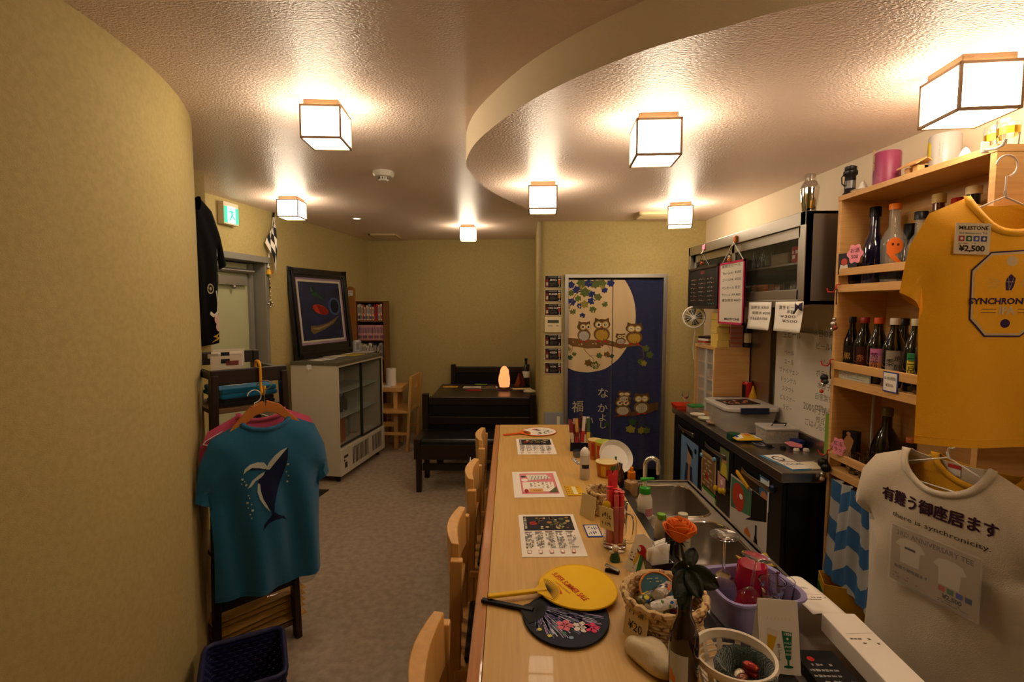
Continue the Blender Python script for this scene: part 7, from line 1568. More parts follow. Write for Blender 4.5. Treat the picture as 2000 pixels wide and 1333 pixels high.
# clip fan
q = gx(1358, 620, 1.30); t = thing('clip_fan', 'small round white clip fan hanging at the far end of the steel cabinet', 'fan', (1.29, q.y, q.z), -.35)
R0 = .072
mb = MB(); mb.tube([(R0 * cos(2 * pi * k / 32), 0, R0 * sin(2 * pi * k / 32)) for k in range(32)], .006, M_white, 8, closed=True); mb.build('guard_ring', t, smooth=True)
mb = MB()
for k in range(16): a = 2 * pi * k / 16; mb.tube([(0, -.022, 0), (R0 * .6 * cos(a), -.018, R0 * .6 * sin(a)), (R0 * cos(a), 0, R0 * sin(a))], .0012, M_white, 4)
mb.build('guard_wires', t)
for k in range(4):
    a = pi / 2 * k + .3; MB().grid(lambda u, v: ((.012 + .045 * u) * cos(a + (v - .5) * 1.1), .006 * (v - .5) * 2, (.012 + .045 * u) * sin(a + (v - .5) * 1.1)), 4, 4, mat('fan_blade_grey', '#5a5852', .3, alpha=.8)).build('blade', t, smooth=True, solid=.001)
MB().tube([(0, -.024, 0), (0, -.014, 0)], .015, M_white, 14).build('hub', t, smooth=True); MB().tube([(0, .004, 0), (0, .05, 0)], [.028, .022], M_white, 14).build('motor', t, smooth=True); MB().tube([(0, .03, .0), (0, .03, .08)], .008, M_white, 8).build('bracket', t); MB().tube([(.0, .05, -.02), (.01, .06, -.1), (0, .05, -.22), (.005, .05, -.3)], .003, M_white, 6).build('cord', t)
# ------------------------------------------------------------------ open bottle shelf on the right
XF, SB, SY0, SY1, SZT = 1.36, 1.575, 1.415, 2.085, 2.03
def zs(v): return gx(1629, v, XF).z
t = SHELF = thing('bottle_shelf', 'tall light oak shelf of bottles with front rails against the right wall', 'shelf', (0, 0, 0))
MB().box((XF, SY1 - .018, 0), (SB, SY1, SZT - .02), M_oak).build('side_panel', t, bevel=.001)
MB().box((XF, SY0, 0), (SB + .03, SY0 + .02, SZT - .02), M_oak).build('side_panel', t, bevel=.001)
MB().box((XF - .002, SY0 - .001, SZT - .02), (SB + .02, SY1 + .001, SZT), M_oak).build('top', t, bevel=.001)
MB().box((SB - .008, SY0 + .02, .05), (SB, SY1 - .018, SZT - .02), M_oak).build('back_panel', t)
RZ = [(zs(526.6), zs(540.2), zs(557.4), zs(571.6)), (zs(706), zs(721), zs(738), zs(753)), (zs(883), zs(897.5), zs(916), zs(930))]
RZ.append(tuple(z - .375 for z in RZ[2]))
BZ = []
for r1, r0, b1, b0 in RZ:
    MB().box((XF - .001, SY0 + .02, r0), (XF + .014, SY1 - .018, r1), M_oak).build('front_rail', t, bevel=.0015)
    MB().box((XF, SY0 + .02, b0), (SB - .008, SY1 - .018, b1), M_oak).build('shelf_board', t, bevel=.001); BZ.append(b1)
# the closed wood panel of the next unit
# things on top of the shelf
def st(u, x): f = (u - 994) / FPX; return Vector((x, x / f * 1.0, 0))
def on_top(u, x=1.46): y = (x * FPX / (u - 994)) ; return Vector((x, y + .033, SZT))
p = on_top(1661, 1.40); t = thing('black_lantern', 'small black lantern torch with a wire handle on the shelf top', 'lantern', p)
MB().lathe([(.026, 0), (.026, .01), (.02, .016), (.02, .08), (.026, .086), (.026, .1)], M_black, 14).build('body', t, smooth=True); MB().lathe([(.018, .1), (.022, .104), (.022, .118), (.012, .122)], M_black, 14).build('cap', t, smooth=True); MB().tube([(-.024, 0, .09), (-.036, 0, .075), (-.034, 0, .05), (-.022, 0, .04)], .0025, M_black, 6).build('wire_handle', t); MB().lathe([(.0205, .03), (.0205, .06)], mat('lantern_lens', '#4a4a44', .1, coat=.6), 14, cap0=False, cap1=False).build('lens', t)
for u, lab in ((1687, 'small white salt cone on a saucer beside the black lantern'), (1888, 'white salt cone on a saucer below the big lamp')):
    p = on_top(u, 1.405 if u < 1800 else 1.43); t = thing('salt_cone', lab, 'salt dish', p); MB().lathe([(.025, 0), (.03, .003), (.042, .009), (.04, .010), (.028, .005), (.001, .004)], M_white, 24).build('saucer', t, smooth=True); MB().lathe([(.019, .006), (.016, .02), (.009, .038), (.003, .045), (.001, .046)], mat('salt_white', '#efeae0', .9, bump=(200, .4, 'noise', U)), 16).build('salt', t, smooth=True)
p = on_top(1733, 1.42); t = thing('magenta_pack', 'round magenta gift pack wrapped in clear film on the shelf top', 'pack', p)
MB().lathe([(.042, 0), (.043, .004), (.043, .118), (.04, .124), (.001, .124)], mat('magenta_can', '#8a0f4a', .4), 24).build('can', t, smooth=True)
MB().lathe([(.046, 0), (.0465, .06), (.046, .128), (.03, .133)], mat('clear_film', '#c9a0b8', .04, alpha=.10, bump=(40, 1., 'noise', U)), 20).build('film', t, smooth=True)
mb = MB()
for k in range(7): a = -2.6 + .28 * (k % 3); z = .03 + .03 * (k // 2); mb.grid(lambda u, v: (.0435 * sin(a + u * .3), -.0435 * cos(a + u * .3), z + .025 * v), 3, 1, flat(('#c8a03a', '#5a7aa8', '#c8b06a')[k % 3]))
mb.build('flower_print', t)
p = on_top(1792, 1.44); t = thing('toy_wooden_house', 'small plain wooden house model on the shelf top', 'house model', p, -pi / 2)
M_pine = mat('pale_pine', '#cfa368', .55)
MB().box((-.028, -.02, 0), (-.008, .02, .04), M_pine).build('wall_block', t); MB().box((.008, -.02, 0), (.028, .02, .04), M_pine).build('wall_block', t); MB().box((-.028, .005, 0), (.028, .02, .044), M_pine).build('rear_wall', t)
for s_ in (-1, 1): MB().bar((-.045, s_ * .018, .052), (.045, s_ * .018, .052), .046, .004, M_pine, up=(0, s_ * .5, .86)).build('roof', t)
p = on_top(1845, 1.50); t = thing('white_sake_carton', 'white can printed with yellow and black letters on the shelf top', 'can', p)
MB().lathe([(.044, 0), (.045, .003), (.045, .13), (.042, .136), (.001, .136)], mat('pearl_white_can', '#a9a6a2', .3), 26).build('can', t, smooth=True)
mb = MB(); mb.grid(lambda u, v: (.0455 * sin(-2.3 + u * .7), -.0455 * cos(-2.3 + u * .7), .06 + .06 * v * (1 - .5 * abs(u - .5))), 6, 2, flat('#c8b42a')); mb.build('yellow_print', t)
P = Print(); P.text('#3a3634', 'Beer', -1.95, .085, .035).text('#2a2826', 'Honey', -1.9, .03, .03).text('#3a3634', 'ALE', -1.0, .08, .03, rot=90).text('#4a4644', 'CRAFT', -.8, .07, .022, rot=90); P.build('lettering', t, lambda x, y, h: (.0460 * sin(x * 1.0) , -.0460 * cos(x * 1.0), y), edge=.03)
for u, x, lab in ((1946, 1.46, 'clear gold rimmed glass at the near end of the shelf top, left one'), (1972, 1.44, 'clear gold rimmed glass at the near end of the shelf top, right one')):
    p = on_top(u, x); t = thing('gold_band_glass', lab, 'glass', Vector((p.x, p.y, SZT))); MB().lathe([(.022, 0), (.024, .004), (.027, .085), (.0255, .085), (.0225, .008), (.001, .006)], M_glass, 22).build('glass', t, smooth=True); MB().lathe([(.0262, .042), (.0268, .062)], mat('gold_leaf', '#c8a030', .25, .9), 20, cap0=False, cap1=False).build('gold_band', t)
# bottles
def pos(u, x, z): f = (u - 994) / FPX; return Vector((x, x / f * 1.002, z + .0005))
def spirit(label, u, x, z, prof, glass, capcol, capprof, label_geo=None, name='spirit_bottle'):
    t = thing(name, label, 'bottle', pos(u, x, z)); MB().lathe(prof, glass, 22).build('glass', t, smooth=True); MB().lathe(capprof, flat(capcol, .35) if isinstance(capcol, str) else capcol, 18).build('cap', t, smooth=True)
    if label_geo:
        for nm, col, r, z0, z1, a0, a1 in label_geo: MB().grid(lambda u_, v: (r * sin(a0 + (a1 - a0) * u_), -r * cos(a0 + (a1 - a0) * u_), z0 + (z1 - z0) * v), 10, 1, flat(col, .45)).build(nm, t, smooth=True)
    return t
Z1 = BZ[0]; M_cob = mat('cobalt_glass', '#101038', .06, trans=.3, coat=.6); M_ink = mat('black_bottle_glass', '#0b0908', .08, coat=.6); M_amb = mat('amber_spirit', '#6a3a10', .06, trans=.3, coat=.5); M_clr = mat('white_spirit_glass', '#a9aca2', .04, alpha=.28, coat=.8)
spirit('tall dark blue spirit bottle with a black cap on the upper bottle shelf', 1704, 1.44, Z1, [(.036, 0), (.038, .004), (.038, .14), (.03, .17), (.018, .2), (.0165, .27)], M_cob, '#0c0c10', [(.02, .262), (.02, .298), (.018, .3)])
t = spirit('clear spirit bottle with an orange cap and orange face print, upper shelf', 1742, 1.43, Z1, [(.034, 0), (.037, .005), (.0375, .06), (.041, .13), (.04, .16), (.026, .19), (.018, .205), (.0175, .27)], M_clr, '#d2701a', [(.02, .268), (.02, .288), (.018, .29)])
P = Print(); P.disc('#d2641a', -.2, .132, .62, .03, n=24).poly('#d2641a', [(-.75, .125), (-.2, .1), (.4, .07), (.75, .058), (.2, .06), (-.4, .085), (-.8, .11)]).up().disc('#2a1408', -.35, .138, .09, .005).disc('#2a1408', .02, .136, .09, .005).line('#2a1408', [(-.25, .122), (-.05, .122)], .0015)
P.build('skull_print', t, lambda a, z, h: (.0425 * sin(a - .35), -.0425 * cos(a - .35), z), edge=.12)
MB().lathe([(.0382, .012), (.0385, .04)], flat('#14110f'), 20, cap0=False, cap1=False).build('base_label', t); MB().lathe([(.0392, .04), (.0398, .05)], mat('copper_band', '#b5642a', .3, .7), 20, cap0=False, cap1=False).build('band', t)
spirit('short dark bottle with a black square cap behind the clear skull bottle', 1773, 1.49, Z1, [(.03, 0), (.032, .005), (.032, .12), (.018, .15), (.016, .2)], M_ink, '#15130f', [(.02, .16), (.02, .215), (.018, .217)], [('label', '#3a3a34', .0325, .03, .09, -.9, .9)])
spirit('clear bottle with a dark cap partly behind the yellow shirt sleeve', 1793, 1.44, Z1, [(.036, 0), (.04, .006), (.04, .11), (.026, .15), (.017, .165), (.016, .22)], M_clr, '#1c1a18', [(.02, .215), (.02, .24), (.018, .242)], [('label', '#9a5a2a', .0405, .05, .085, -.9, .9)])
spirit('bottle with a gold cap at the yellow shirt shoulder', 1826, 1.48, Z1, [(.036, 0), (.038, .006), (.038, .16), (.018, .2), (.0165, .27)], M_amb, '#c8b070', [(.02, .265), (.02, .295), (.018, .297)])
spirit('bottle with a cream cork behind the yellow shirt collar', 1893, 1.46, Z1, [(.036, 0), (.038, .006), (.038, .16), (.018, .2), (.0165, .27)], M_ink, '#cdb78a', [(.021, .262), (.021, .285), (.019, .287)])
spirit('bottle with a red cap behind the yellow shirt shoulder', 1864, 1.50, Z1, [(.034, 0), (.036, .006), (.036, .16), (.018, .19), (.0165, .25)], M_ink, '#a82418', [(.02, .245), (.02, .27), (.018, .272)])
spirit('short dark bottle with a small white label, far end of the upper shelf', 1682, 1.50, Z1, [(.032, 0), (.034, .005), (.034, .13), (.017, .165), (.0155, .2)], M_ink, '#15120e', [(.019, .195), (.019, .225), (.017, .227)], [('label', '#d0c8b8', .0345, .06, .09, -1.1, -.3)])
t = thing('square_black_bottle', 'square black bottle standing behind the photo card on the upper shelf', 'bottle', pos(1672, 1.45, Z1)); MB().box((-.05, -.04, 0), (.05, .04, .09), M_ink).build('glass', t, bevel=.015, seg=3); MB().lathe([(.012, .085), (.012, .11)], M_ink, 12).build('neck', t)
t = thing('photo_card', 'photo card with a pink cloud tag at the far end of the upper bottle shelf', 'card', pos(1654, 1.375, RZ[0][1] + .005), -pi / 2 + .5); MB().box((-.035, -.002, 0), (.035, .002, .085), flat('#2c2a30')).build('card', t)
P = Print(); P.disc('#b84a3a', -.012, .05, .012, .014).poly('#d8d0c4', [(-.03, .012), (.005, .012), (.0, .04), (-.012, .035), (-.026, .04)]).up().disc('#cfa0a0', .02, .06, .01); P.build('photo_print', t, on_front(-.002))
t = thing('pink_cloud_tag', 'pink cloud shaped price tag in front of the photo card', 'tag', pos(1668, 1.352, 0) + Vector((0, 0, zs(503))), -pi / 2 + .3)
cl = [(.03 * (1 + .13 * cos(6 * radians(a))) * cos(radians(a)), .036 * (1 + .13 * cos(6 * radians(a))) * sin(radians(a))) for a in range(0, 360, 8)]
def cloud(t, txt):
    mb = MB(); mb.T = Matrix.Rotation(pi / 2, 4, 'X'); mb.prism(cl, .002, flat('#e08a9a')); mb.build('tag', t)
    P = Print(); P.text('#3a2028', txt[0], 0, .012, .02).text('#3a2028', txt[1], 0, -.012, .02); P.build('lettering', t, on_front(-.0022))
cloud(t, ('お酒', '500'))
# second row: six shochu bottles
Z2 = BZ[1]
def shochu(label, u, x, cap, lab_cols, ink, words_, name='shochu_bottle'):
    t = thing(name, label, 'bottle', pos(u, x, Z2), 0, 'shochu bottles on the middle shelf')
    MB().lathe([(.033, 0), (.036, .004), (.036, .14), (.033, .158), (.02, .192), (.0145, .212), (.014, .238)], M_ink, 22).build('glass', t, smooth=True); MB().lathe([(.0165, .23), (.0165, .252), (.015, .254)], flat(cap, .35), 16).build('cap', t, smooth=True)
    n = len(lab_cols); r = .0366; mb = MB()
    for i, c in enumerate(lab_cols): mb.grid(lambda u_, v: (r * sin(-1.35 + 1.9 * u_), -r * cos(-1.35 + 1.9 * u_), .03 + .106 * (i + v) / n), 12, 1, flat(c, .5))
    mb.build('label', t, smooth=True)
    P = Print()
    for i, wd in enumerate(words_):
        a, z, s_ = (-.95 + i * .6, .09, .030)
        for j, ch in enumerate(wd): P.text(ink, ch, a, z + (len(wd) - 1) * .5 * .03 - j * .03, .030 if i == 0 else .022, sx=26)
    P.build('label_lettering', t, lambda a, z, h: (.0371 * sin(a), -.0371 * cos(a), z), edge=.25)
    return t
def shochu_text_fix(): pass
shochu('shochu bottle with a black cap and dark gold lettered label, farthest of the row', 1668, 1.43, '#17171a', ['#1a2416', '#1c1812', '#201a12'], '#b08a3a', ['黒'])
shochu('shochu bottle with a red cap and dark red label', 1694, 1.43, '#8a2a1e', ['#3a1410', '#4a1a14', '#3a1410'], '#a8682a', ['赤'])
shochu('shochu bottle with an orange red cap and pink and orange label', 1722, 1.425, '#c2481e', ['#d87a2a', '#d88a4a', '#c8889a', '#b86a9a'], '#2a1418', ['茜霧'])
shochu('shochu bottle with a white cap and silver grey label', 1754, 1.42, '#cfc6bc', ['#8f867a', '#968c80', '#8a8276'], '#15110f', ['黍', '焼酎'])
shochu('shochu bottle with a pale cap and yellow label', 1797, 1.42, '#c8c4a8', ['#c8b02a', '#cfba34', '#cfba34', '#2f7a4a'], '#14140f', ['三岳'])
shochu('shochu bottle half hidden by the yellow shirt, pale label', 1822, 1.41, '#1a1a1a', ['#b8a890', '#b8a890'], '#2a2420', ['芋'])
spirit('tall black bottle behind the silver labelled shochu bottle', 1772, 1.51, Z2, [(.03, 0), (.032, .005), (.032, .15), (.014, .2), (.013, .235)], M_ink, '#17141a', [(.016, .225), (.016, .25), (.014, .252)])
o = MB().box((-.003, -.09, 0), (.003, .09, .034), flat('#b8bfa8')).build('strip_leaflet'); o.location = (XF + .024, 1.98, Z2 + .0005); tag(o, 'pale green leaflet behind the rail under the shochu bottles', 'leaflet')
P = Print(); P.scrib('#8a7a98', -.08, .004, .08, .03, 3, 5).scrib('#b87a5a', -.06, .01, .0, .026, 2, 8); P.build('leaflet_print', o, lambda x, y, h: (-.0032 - h, -x, y))
q = gx(1739, 747, XF - .004); t = thing('shochu_price_card', 'white price card with a blue border on the rail under the shochu bottles', 'card', q, -pi / 2)
MB().box((-.034, -.0015, -.036), (.034, .0015, .036), flat('#2a4a9a')).build('border', t); P = Print(); P.rect('#e2dace', -.0305, -.032, .0305, .032).up().text('#4a4438', '本格焼酎', 0, .012, .014).text('#4a4438', '¥500-', 0, -.012, .016); P.build('card_print', t, on_front(-.0015))
# third row
Z3 = BZ[2]
t = thing('white_drink_carton', 'pale printed carton at the far end of the lower bottle shelf', 'carton', pos(1670, 1.50, Z3)); MB().box((-.03, -.04, 0), (.03, .04, .235), flat('#b5a79a')).build('carton', t, bevel=.002); P = Print(); P.text('#5a504a', '焼酎', 0, .2, .022).scrib('#6a605a', -.03, .12, .03, .18, 4, 2); P.build('carton_print', t, lambda x, y, h: (x * .8, -.0405 - h, y))
t = thing('dark_photo_box', 'dark box with a muscular figure picture on the lower bottle shelf', 'box', pos(1664, 1.425, Z3), -pi / 2 + .55); MB().box((-.055, -.02, 0), (.055, .02, .155), flat('#1f1c22')).build('box', t, bevel=.002)
P = Print(); P.poly('#b8895a', [(.0, .1), (.016, .135), (.03, .14), (.045, .12), (.04, .095), (.03, .06), (.04, .02), (.03, .015), (.018, .05), (.008, .015), (-.004, .015), (.008, .06)]).disc('#b8895a', .024, .146, .008).poly('#b86a3a', [(-.05, .015), (-.01, .015), (-.005, .05), (-.03, .07), (-.05, .05)]); P.build('figure_print', t, on_front(-.0205))
t = thing('pink_cloud_tag', 'pink cloud shaped tag in front of the dark photo box', 'tag', pos(1653, 1.352, 0) + Vector((0, 0, zs(868))), -pi / 2 + .3); cloud(t, ('紅玉', 'ブラック'))
o = MB().box((-.012, -.03, 0), (.012, .03, .19), flat('#7a9a3a')).build('green_carton'); o.location = pos(1638, 1.45, Z3); tag(o, 'light green carton at the far side panel of the lower bottle shelf', 'carton')
spirit('dark rounded bottle with gold print on the lower bottle shelf', 1748, 1.50, Z3, [(.05, 0), (.055, .006), (.05, .12), (.035, .17), (.018, .2), (.017, .25)], M_ink, '#6a5a30', [(.02, .245), (.02, .275), (.018, .277)], [('label', '#5a4a20', .0555, .03, .09, -.8, .8)])
spirit('small bottle with an orange cap on the lower bottle shelf', 1800, 1.46, Z3, [(.03, 0), (.032, .005), (.032, .12), (.016, .15), (.0155, .19)], M_ink, '#a85a2a', [(.018, .185), (.018, .2), (.016, .202)])
for i in range(6):
    u, x = (1688, 1709, 1731, 1700, 1722, 1745)[i], (1.40, 1.40, 1.40, 1.46, 1.46, 1.45)[i]; t = thing('glass_mug', 'clear glass mug %s from the far end, %s row of the lower bottle shelf' % (ORD[i % 3], 'front' if i < 3 else 'back'), 'mug', pos(u, x, Z3), 0, 'glass mugs %s row' % ('front' if i < 3 else 'back')); MB().lathe([(.02, 0), (.022, .004), (.023, .085), (.0215, .085), (.0195, .008), (.001, .006)], M_glass, 18).build('glass', t, smooth=True)
    MB().tube([(-.022, 0, .07), (-.036, 0, .065), (-.036, 0, .03), (-.022, 0, .02)], .0035, M_glass, 7).build('handle', t, smooth=True)
# charms and keys on red hooks
M_rw = flat('#b01f1c', .4)
def charm(label, u, v, hookmat, items, cord='#1a1512', name='key_charm'):
    q = gx(u, v, XF - .012); t = thing(name, label, 'charm', q)
    MB().tube([(.014, 0, .012), (.0, 0, .012), (-.002, 0, -.004), (.0, .02, -.018), (-.006, .045, -.016), (-.008, .05, .0)], .003, hookmat, 6).build('hook', t, smooth=True)
    MB().tube([(.002, 0, -.005), (-.002, -.004, -.04), (-.002, -.006, -.07)], .0022, flat(cord), 6).build('strap', t)
    for k, (c, dy_, dz, r) in enumerate(items): MB().ball((-.004, dy_, dz), r, c if not isinstance(c, str) else flat(c, .35), 10).build('pendant', t, smooth=True)
    return t
sv = mat('charm_silver', '#c9c5ba', .25, .8)
charm('silver charms on a black cord hanging at the upper rail end', 1634, 562, M_rw, [(sv, 0, -.13, .008), (sv, .004, -.15, .012), ('#8a3a2a', -.008, -.165, .01), (sv, .01, -.172, .009)])
charm('bundle of black and red key charms on the red hook below the shochu shelf', 1622, 708, M_rw, [('#1a1a1c', .03, -.07, .016), ('#b8321e', .04, -.085, .008), (sv, .035, -.1, .009), ('#c85a2a', .045, -.13, .009), ('#2a3a34', .02, -.085, .012)])
charm('black leather key bundle on the red hook of the lowest rail', 1616, 885, M_rw, [('#14100f', .02, -.05, .022), ('#14100f', .0, -.065, .02), (sv, .02, -.1, .01), ('#c8a88a', .02, -.12, .011)])
# curtain below, small boxes on the floor
M_chev = bpy.data.materials.new('blue_chevron_cloth'); M_chev.use_nodes = True
nt = M_chev.node_tree; N = nt.nodes; bs = N['Principled BSDF']; bs.inputs['Roughness'].default_value = .9
tc = N.new('ShaderNodeTexCoord'); sp = N.new('ShaderNodeSeparateXYZ'); nt.links.new(tc.outputs['UV'], sp.inputs[0])
def mth(op, a, b=None, v=None):
    n = N.new('ShaderNodeMath'); n.operation = op; nt.links.new(a, n.inputs[0])
    if b is not None: nt.links.new(b, n.inputs[1])
    elif v is not None: n.inputs[1].default_value = v
    return n.outputs[0]
zz = mth('PINGPONG', mth('MULTIPLY', sp.outputs['X'], v=4.0), v=.5)
st_ = mth('FRACT', mth('ADD', mth('MULTIPLY', sp.outputs['Y'], v=2.9), mth('MULTIPLY', zz, v=.8)))
gt = mth('GREATER_THAN', st_, v=.5); mx = N.new('ShaderNodeMix'); mx.data_type = 'RGBA'; nt.links.new(gt, mx.inputs[0]); mx.inputs[6].default_value = (*lin('#a8a7a2'), 1); mx.inputs[7].default_value = (*lin('#2f5f90'), 1); nt.links.new(mx.outputs[2], bs.inputs['Base Color'])
o = MB(); cz1, czh = RZ[2][3] - .004, .40
nu, nv = 48, 24
def cf(u, v): 
    g = 1 - .55 * v; return (XF - .012 - .014 * g * sin(u * 58) - .02 * v + .006 * sin(u * 17 + 3 * v), 2.03 - .58 * u, cz1 - czh * v - .06 * v * u)
o.grid(cf, nu, nv, M_chev); o = o.build('shelf_curtain', None, smooth='keep')
uv = o.data.uv_layers.new(name='UVMap')
for lp in o.data.loops:
    i = lp.vertex_index; co = o.data.vertices[i].co; uu = (2.03 - co.y) / .58; uv.data[lp.index].uv = (uu, (co.z - (cz1 - .46)) / .46)
o.data.polygons.foreach_set('use_smooth', [True] * len(o.data.polygons)); tag(o, 'blue and grey chevron curtain gathered under the bottle shelf', 'curtain')
q = gx(1640, 1158, 1.42); t = thing('yellow_carton', 'open yellow and green carton with an orange inside in the bottom of the shelf', 'carton', (1.42, 2.0, RZ[3][2] - .0), -.4)
t.location = (1.345, 1.94, .0); 
mb = MB()
for a, b in (((-.07, -.06, 0), (.07, -.057, .47)), ((-.07, .057, 0), (.07, .06, .47)), ((-.07, -.06, 0), (-.067, .06, .47)), ((.067, -.06, 0), (.07, .06, .47)), ((-.07, -.06, .38), (.07, .06, .385))): mb.box(a, b, flat('#c8981e'))
mb.build('box', t); MB().box((-.072, -.062, .40), (-.0665, .062, .43), flat('#1f5a2c')).build('green_band', t); MB().box((-.064, -.054, .386), (.064, .054, .41), flat('#b8401c')).build('contents', t)
# ------------------------------------------------------------------ T-shirts on the right
M_yel = mat('golden_yellow_cotton', '#fdbb1c', .9, bump=(420, .25, 'noise', U), sheen=.25); M_wht = mat('cream_white_cotton', '#cfc2ab', .9, bump=(420, .25, 'noise', U), sheen=.25)
YY = 1.345
yo = gy(1963, 384, YY)
t = YS = thing('yellow_tshirt', 'golden yellow T-shirt with a purple crystal print hanging on the shelf end', 'T-shirt', yo)
Yf = shirt(t, M_yel, W=.212, Wh=.214, L=.665, ap=.225, sw=.20, sd=.045, nw_=.095, nf=.092, nb=.02, so=(.268, -.255), si=(.20, -.305), T=.04, A=.011, k=15, ph=2.2)
ysc = (YY * cos(PITCH) + .0) / FPX
def yp(pts): return [((u - 1963) * ysc * .97 - .014, -(v - 384) * ysc) for u, v in pts]
pur, crm = '#3c2458', '#d9c49a'
P = Print(); oc = [(1927, 493), (2000, 489), (2034, 520), (2034, 618), (1992, 655), (1926, 655), (1893, 622), (1893, 527)]
P.poly(pur, yp(oc)).up().poly(crm, yp([(1963 + (u - 1963) * .965, 572 + (v - 572) * .965) for u, v in oc])).up().poly(M_yel, yp([(1963 + (u - 1963) * .91, 572 + (v - 572) * .91) for u, v in oc])).up()
P.disc(crm, *yp([(1963, 511)])[0], .0135).poly(pur, yp([(1963, 535), (1973, 543), (1972, 556), (1968, 566), (1957, 566), (1954, 552), (1956, 543)])).disc(pur, *yp([(1963, 629)])[0], .0115)
for k in range(6): P.line(crm, yp([(1944, 548 + k * 2), (1922, 540 + k * 5)]), .0008).line(crm, yp([(1982, 548 + k * 2), (2004, 540 + k * 5)]), .0008)
P.up().line(crm, yp([(1958, 540), (1963, 566)]), .0008).line(crm, yp([(1969, 541), (1963, 566)]), .0008).line(crm, yp([(1955, 550), (1972, 550)]), .0008)
x, z = yp([(1963, 587)])[0]; P.text(pur, 'SYNCHRONICITY', x, z, .022, bold=.03, width=.196); x, z = yp([(1963, 605)])[0]; P.text(crm, 'IPA', x, z, .027, bold=.04)
for v in (602, 608): P.line(pur, yp([(1913, v), (1943, v)]), .0012).line(pur, yp([(1983, v), (2013, v)]), .0012)
P.build('crystal_print', t, lambda x, z, h: (x, Yf(x, z) - .0014 - h, z), edge=.016)
cpt = yp([(1893, 469)])[0]
t2 = thing('shirt_price_card', 'cream price card reading 2,500 yen pinned on the yellow T-shirt', 'card', yo + Vector((cpt[0] - .012, Yf(*cpt) - .006, cpt[1])), rot=(0, radians(1.5), 0))
MB().box((-.046, -.001, -.04), (.046, .001, .04), flat('#d9cdb2')).build('card', t2)
P = Print(); P.text('#3a1d1a', 'MILESTONE', 0, .027, .013, bold=.03, width=.076).text('#3a302a', '2nd Anniversary Tee', 0, .014, .007, width=.074)
for k, c in enumerate(('#a83a34', '#2f6a4a', '#4a5aa8', '#2f3f7a')): P.rect(c, -.037 + k * .0195, -.007, -.0215 + k * .0195, .007)
P.up()
for k in range(4): P.disc('#e0d8c8', -.029 + k * .0195, 0, .004, n=8)
P.text('#2c1c18', '¥2,500', 0, -.026, .021, bold=.03, width=.068).scrib('#6a5a4a', -.037, -.015, .037, -.010, 1, 3); P.build('card_print', t2, on_front(-.001))
h_ = wire_hanger(None, mat('pale_pink_wire', '#e0cfc6', .35), .185, .075, hook=.085, name='wire_hanger', r=.0024); h_.location = yo + Vector((0, .0, -.005)); tag(h_, 'pale wire hanger of the yellow T-shirt', 'hanger')
p = Vector((yo.x, SY0 - .0005, gy(1963, 290, SY0).z)); t = thing('adhesive_hook', 'small white adhesive hook on the shelf end holding the yellow shirt', 'hook', p); MB().box((-.011, -.006, -.015), (.011, 0, .017), M_white).build('plate', t, bevel=.003); MB().tube([(0, -.006, -.006), (0, -.035, -.012), (0, -.055, -.008), (0, -.062, .006)], .004, M_white, 7).build('hook_arm', t, smooth=True)
# white shirt, turned along the shelf
wo = Vector((1.262, 1.40, 1.145)); rzw = radians(-74)
t = WS = thing('white_tshirt', 'cream white T-shirt with dark Japanese lettering below the yellow shirt', 'T-shirt', wo, rzw)
Wf = shirt(t, M_wht, W=.225, Wh=.235, L=.68, ap=.235, sw=.21, sd=.05, nw_=.1, nf=.09, nb=.02, so=(.275, -.215), si=(.205, -.27), T=.045, A=.014, k=17, ph=.4)
P = Print(); [P.text('#34182a', '有難う御座居ます', .0 + a, -.155 + b, .044, width=.30) for a, b in ((0, 0), (.0015, 0), (-.0015, 0), (0, .0012), (0, -.0012))]; P.text('#3a2a2c', 'there is synchronicity.', .01, -.205, .021, width=.25)
P.build('lettering', t, lambda x, z, h: (x, Wf(x, z) - .0014 - h, z), edge=.02)
t2 = thing('anniversary_card', 'clear sleeved flyer for the 3rd anniversary tee pinned on the white T-shirt', 'card', wo + Matrix.Rotation(rzw, 3, 'Z') @ Vector((.015, Wf(.015, -.31) - .012, -.315)), rzw)
MB().box((-.115, -.001, -.085), (.115, .001, .085), flat('#a8967c')).build('card', t2)
P = Print(); P.text('#3a1f22', '3RD ANNIVERSARY TEE', 0, .066, .02, bold=.02, width=.2)
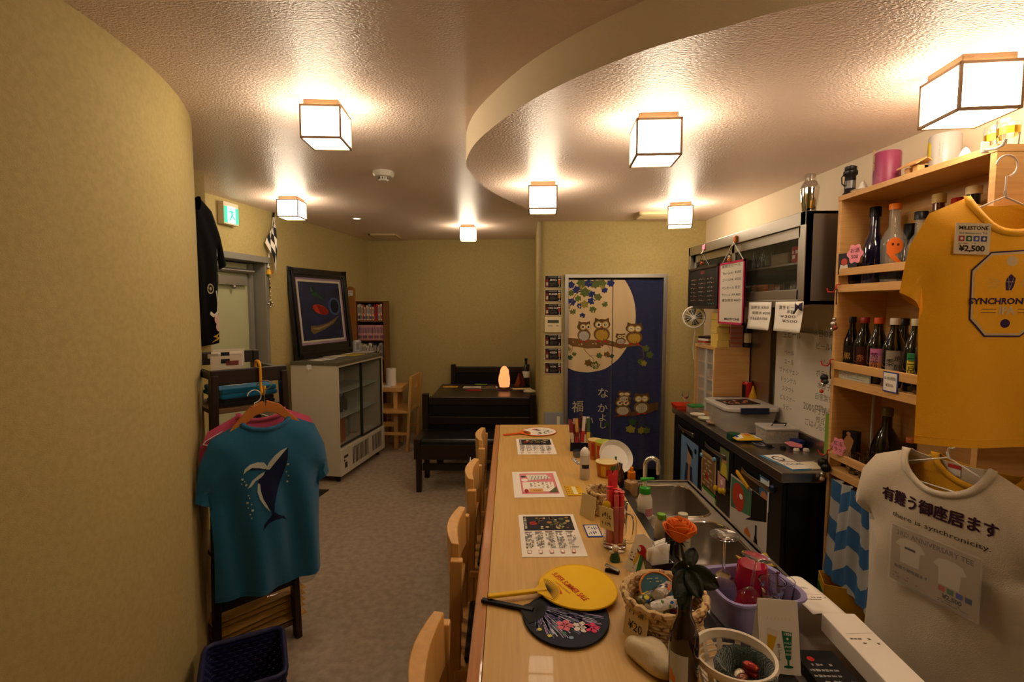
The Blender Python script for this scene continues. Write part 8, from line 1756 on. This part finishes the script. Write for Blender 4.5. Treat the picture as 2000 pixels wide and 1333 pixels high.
for x0, y0 in ((-.06, .02), (.045, .01)):
    P.poly('#cfc4b0', [(x0 - .03, y0 + .03), (x0 - .012, y0 + .036), (x0 + .012, y0 + .036), (x0 + .03, y0 + .03), (x0 + .042, y0 + .012), (x0 + .028, y0 + .006), (x0 + .026, y0 - .04), (x0 - .026, y0 - .04), (x0 - .028, y0 + .006), (x0 - .042, y0 + .012)])
P.up().rect('#3a3034', -.075, .025, -.045, .032).text('#2a2024', '有難う御座居ます', -.055, -.038, .012)
for k, c in enumerate(('#b0443a', '#2f6a4a', '#3a4a9a', '#2f3f6a')): P.rect(c, .02 + k * .022, -.048, .036 + k * .022, -.033)
P.text('#2c1c22', '¥2,500', .055, -.06, .017, bold=.03).scrib('#5a4a4a', .02, -.08, .1, -.068, 2, 3).scrib('#8a5a4a', -.105, -.075, -.02, -.055, 2, 4); P.build('flyer_print', t2, on_front(-.001))
MB().box((-.12, -.0025, -.09), (.12, -.0016, .09), mat('clear_sleeve', '#e8e4dc', .08, alpha=.15)).build('clear_sleeve', t2)
t2 = WS; mb = MB(); mb.box((-.016, .028, -.055), (.016, .03, -.024), flat('#d8d0c4')); mb.build('neck_label', t2); MB().box((-.016, .027, -.034), (.016, .0305, -.024), flat('#b83a34')).build('label_stripe', t2)
h_ = wire_hanger(None, M_white, .19, .07, hook=.06, name='wire_hanger'); h_.location = wo + Vector((0, 0, -.004)); h_.rotation_euler = (0, 0, rzw); tag(h_, 'white wire hanger of the cream white T-shirt', 'hanger')
q = wo + Vector((.03, .0, .085)); t = thing('shelf_hook', 'pink and orange clip hook carrying the white hangers at the shelf rail', 'hook', q, rzw); MB().bar((0, 0, -.03), (0, .0, .03), .012, .02, flat('#b8685a', .4)).build('clip', t, bevel=.003); MB().tube([(0, 0, .03), (0, .04, .035), (0, .06, .02)], .003, M_white, 6).build('hook_arm', t)
t = thing('mustard_tshirt', 'mustard yellow T-shirt hanging behind the cream white one', 'T-shirt', wo + Vector((.045, -.05, .0)), rzw)
shirt(t, mat('mustard_cotton', '#c8920c', .9, bump=(420, .25, 'noise', U)), W=.225, Wh=.235, L=.68, ap=.235, sw=.215, sd=.05, nw_=.1, nf=.06, nb=.02, so=(.29, -.225), si=(.21, -.28), T=.02, A=.004, step=.03)
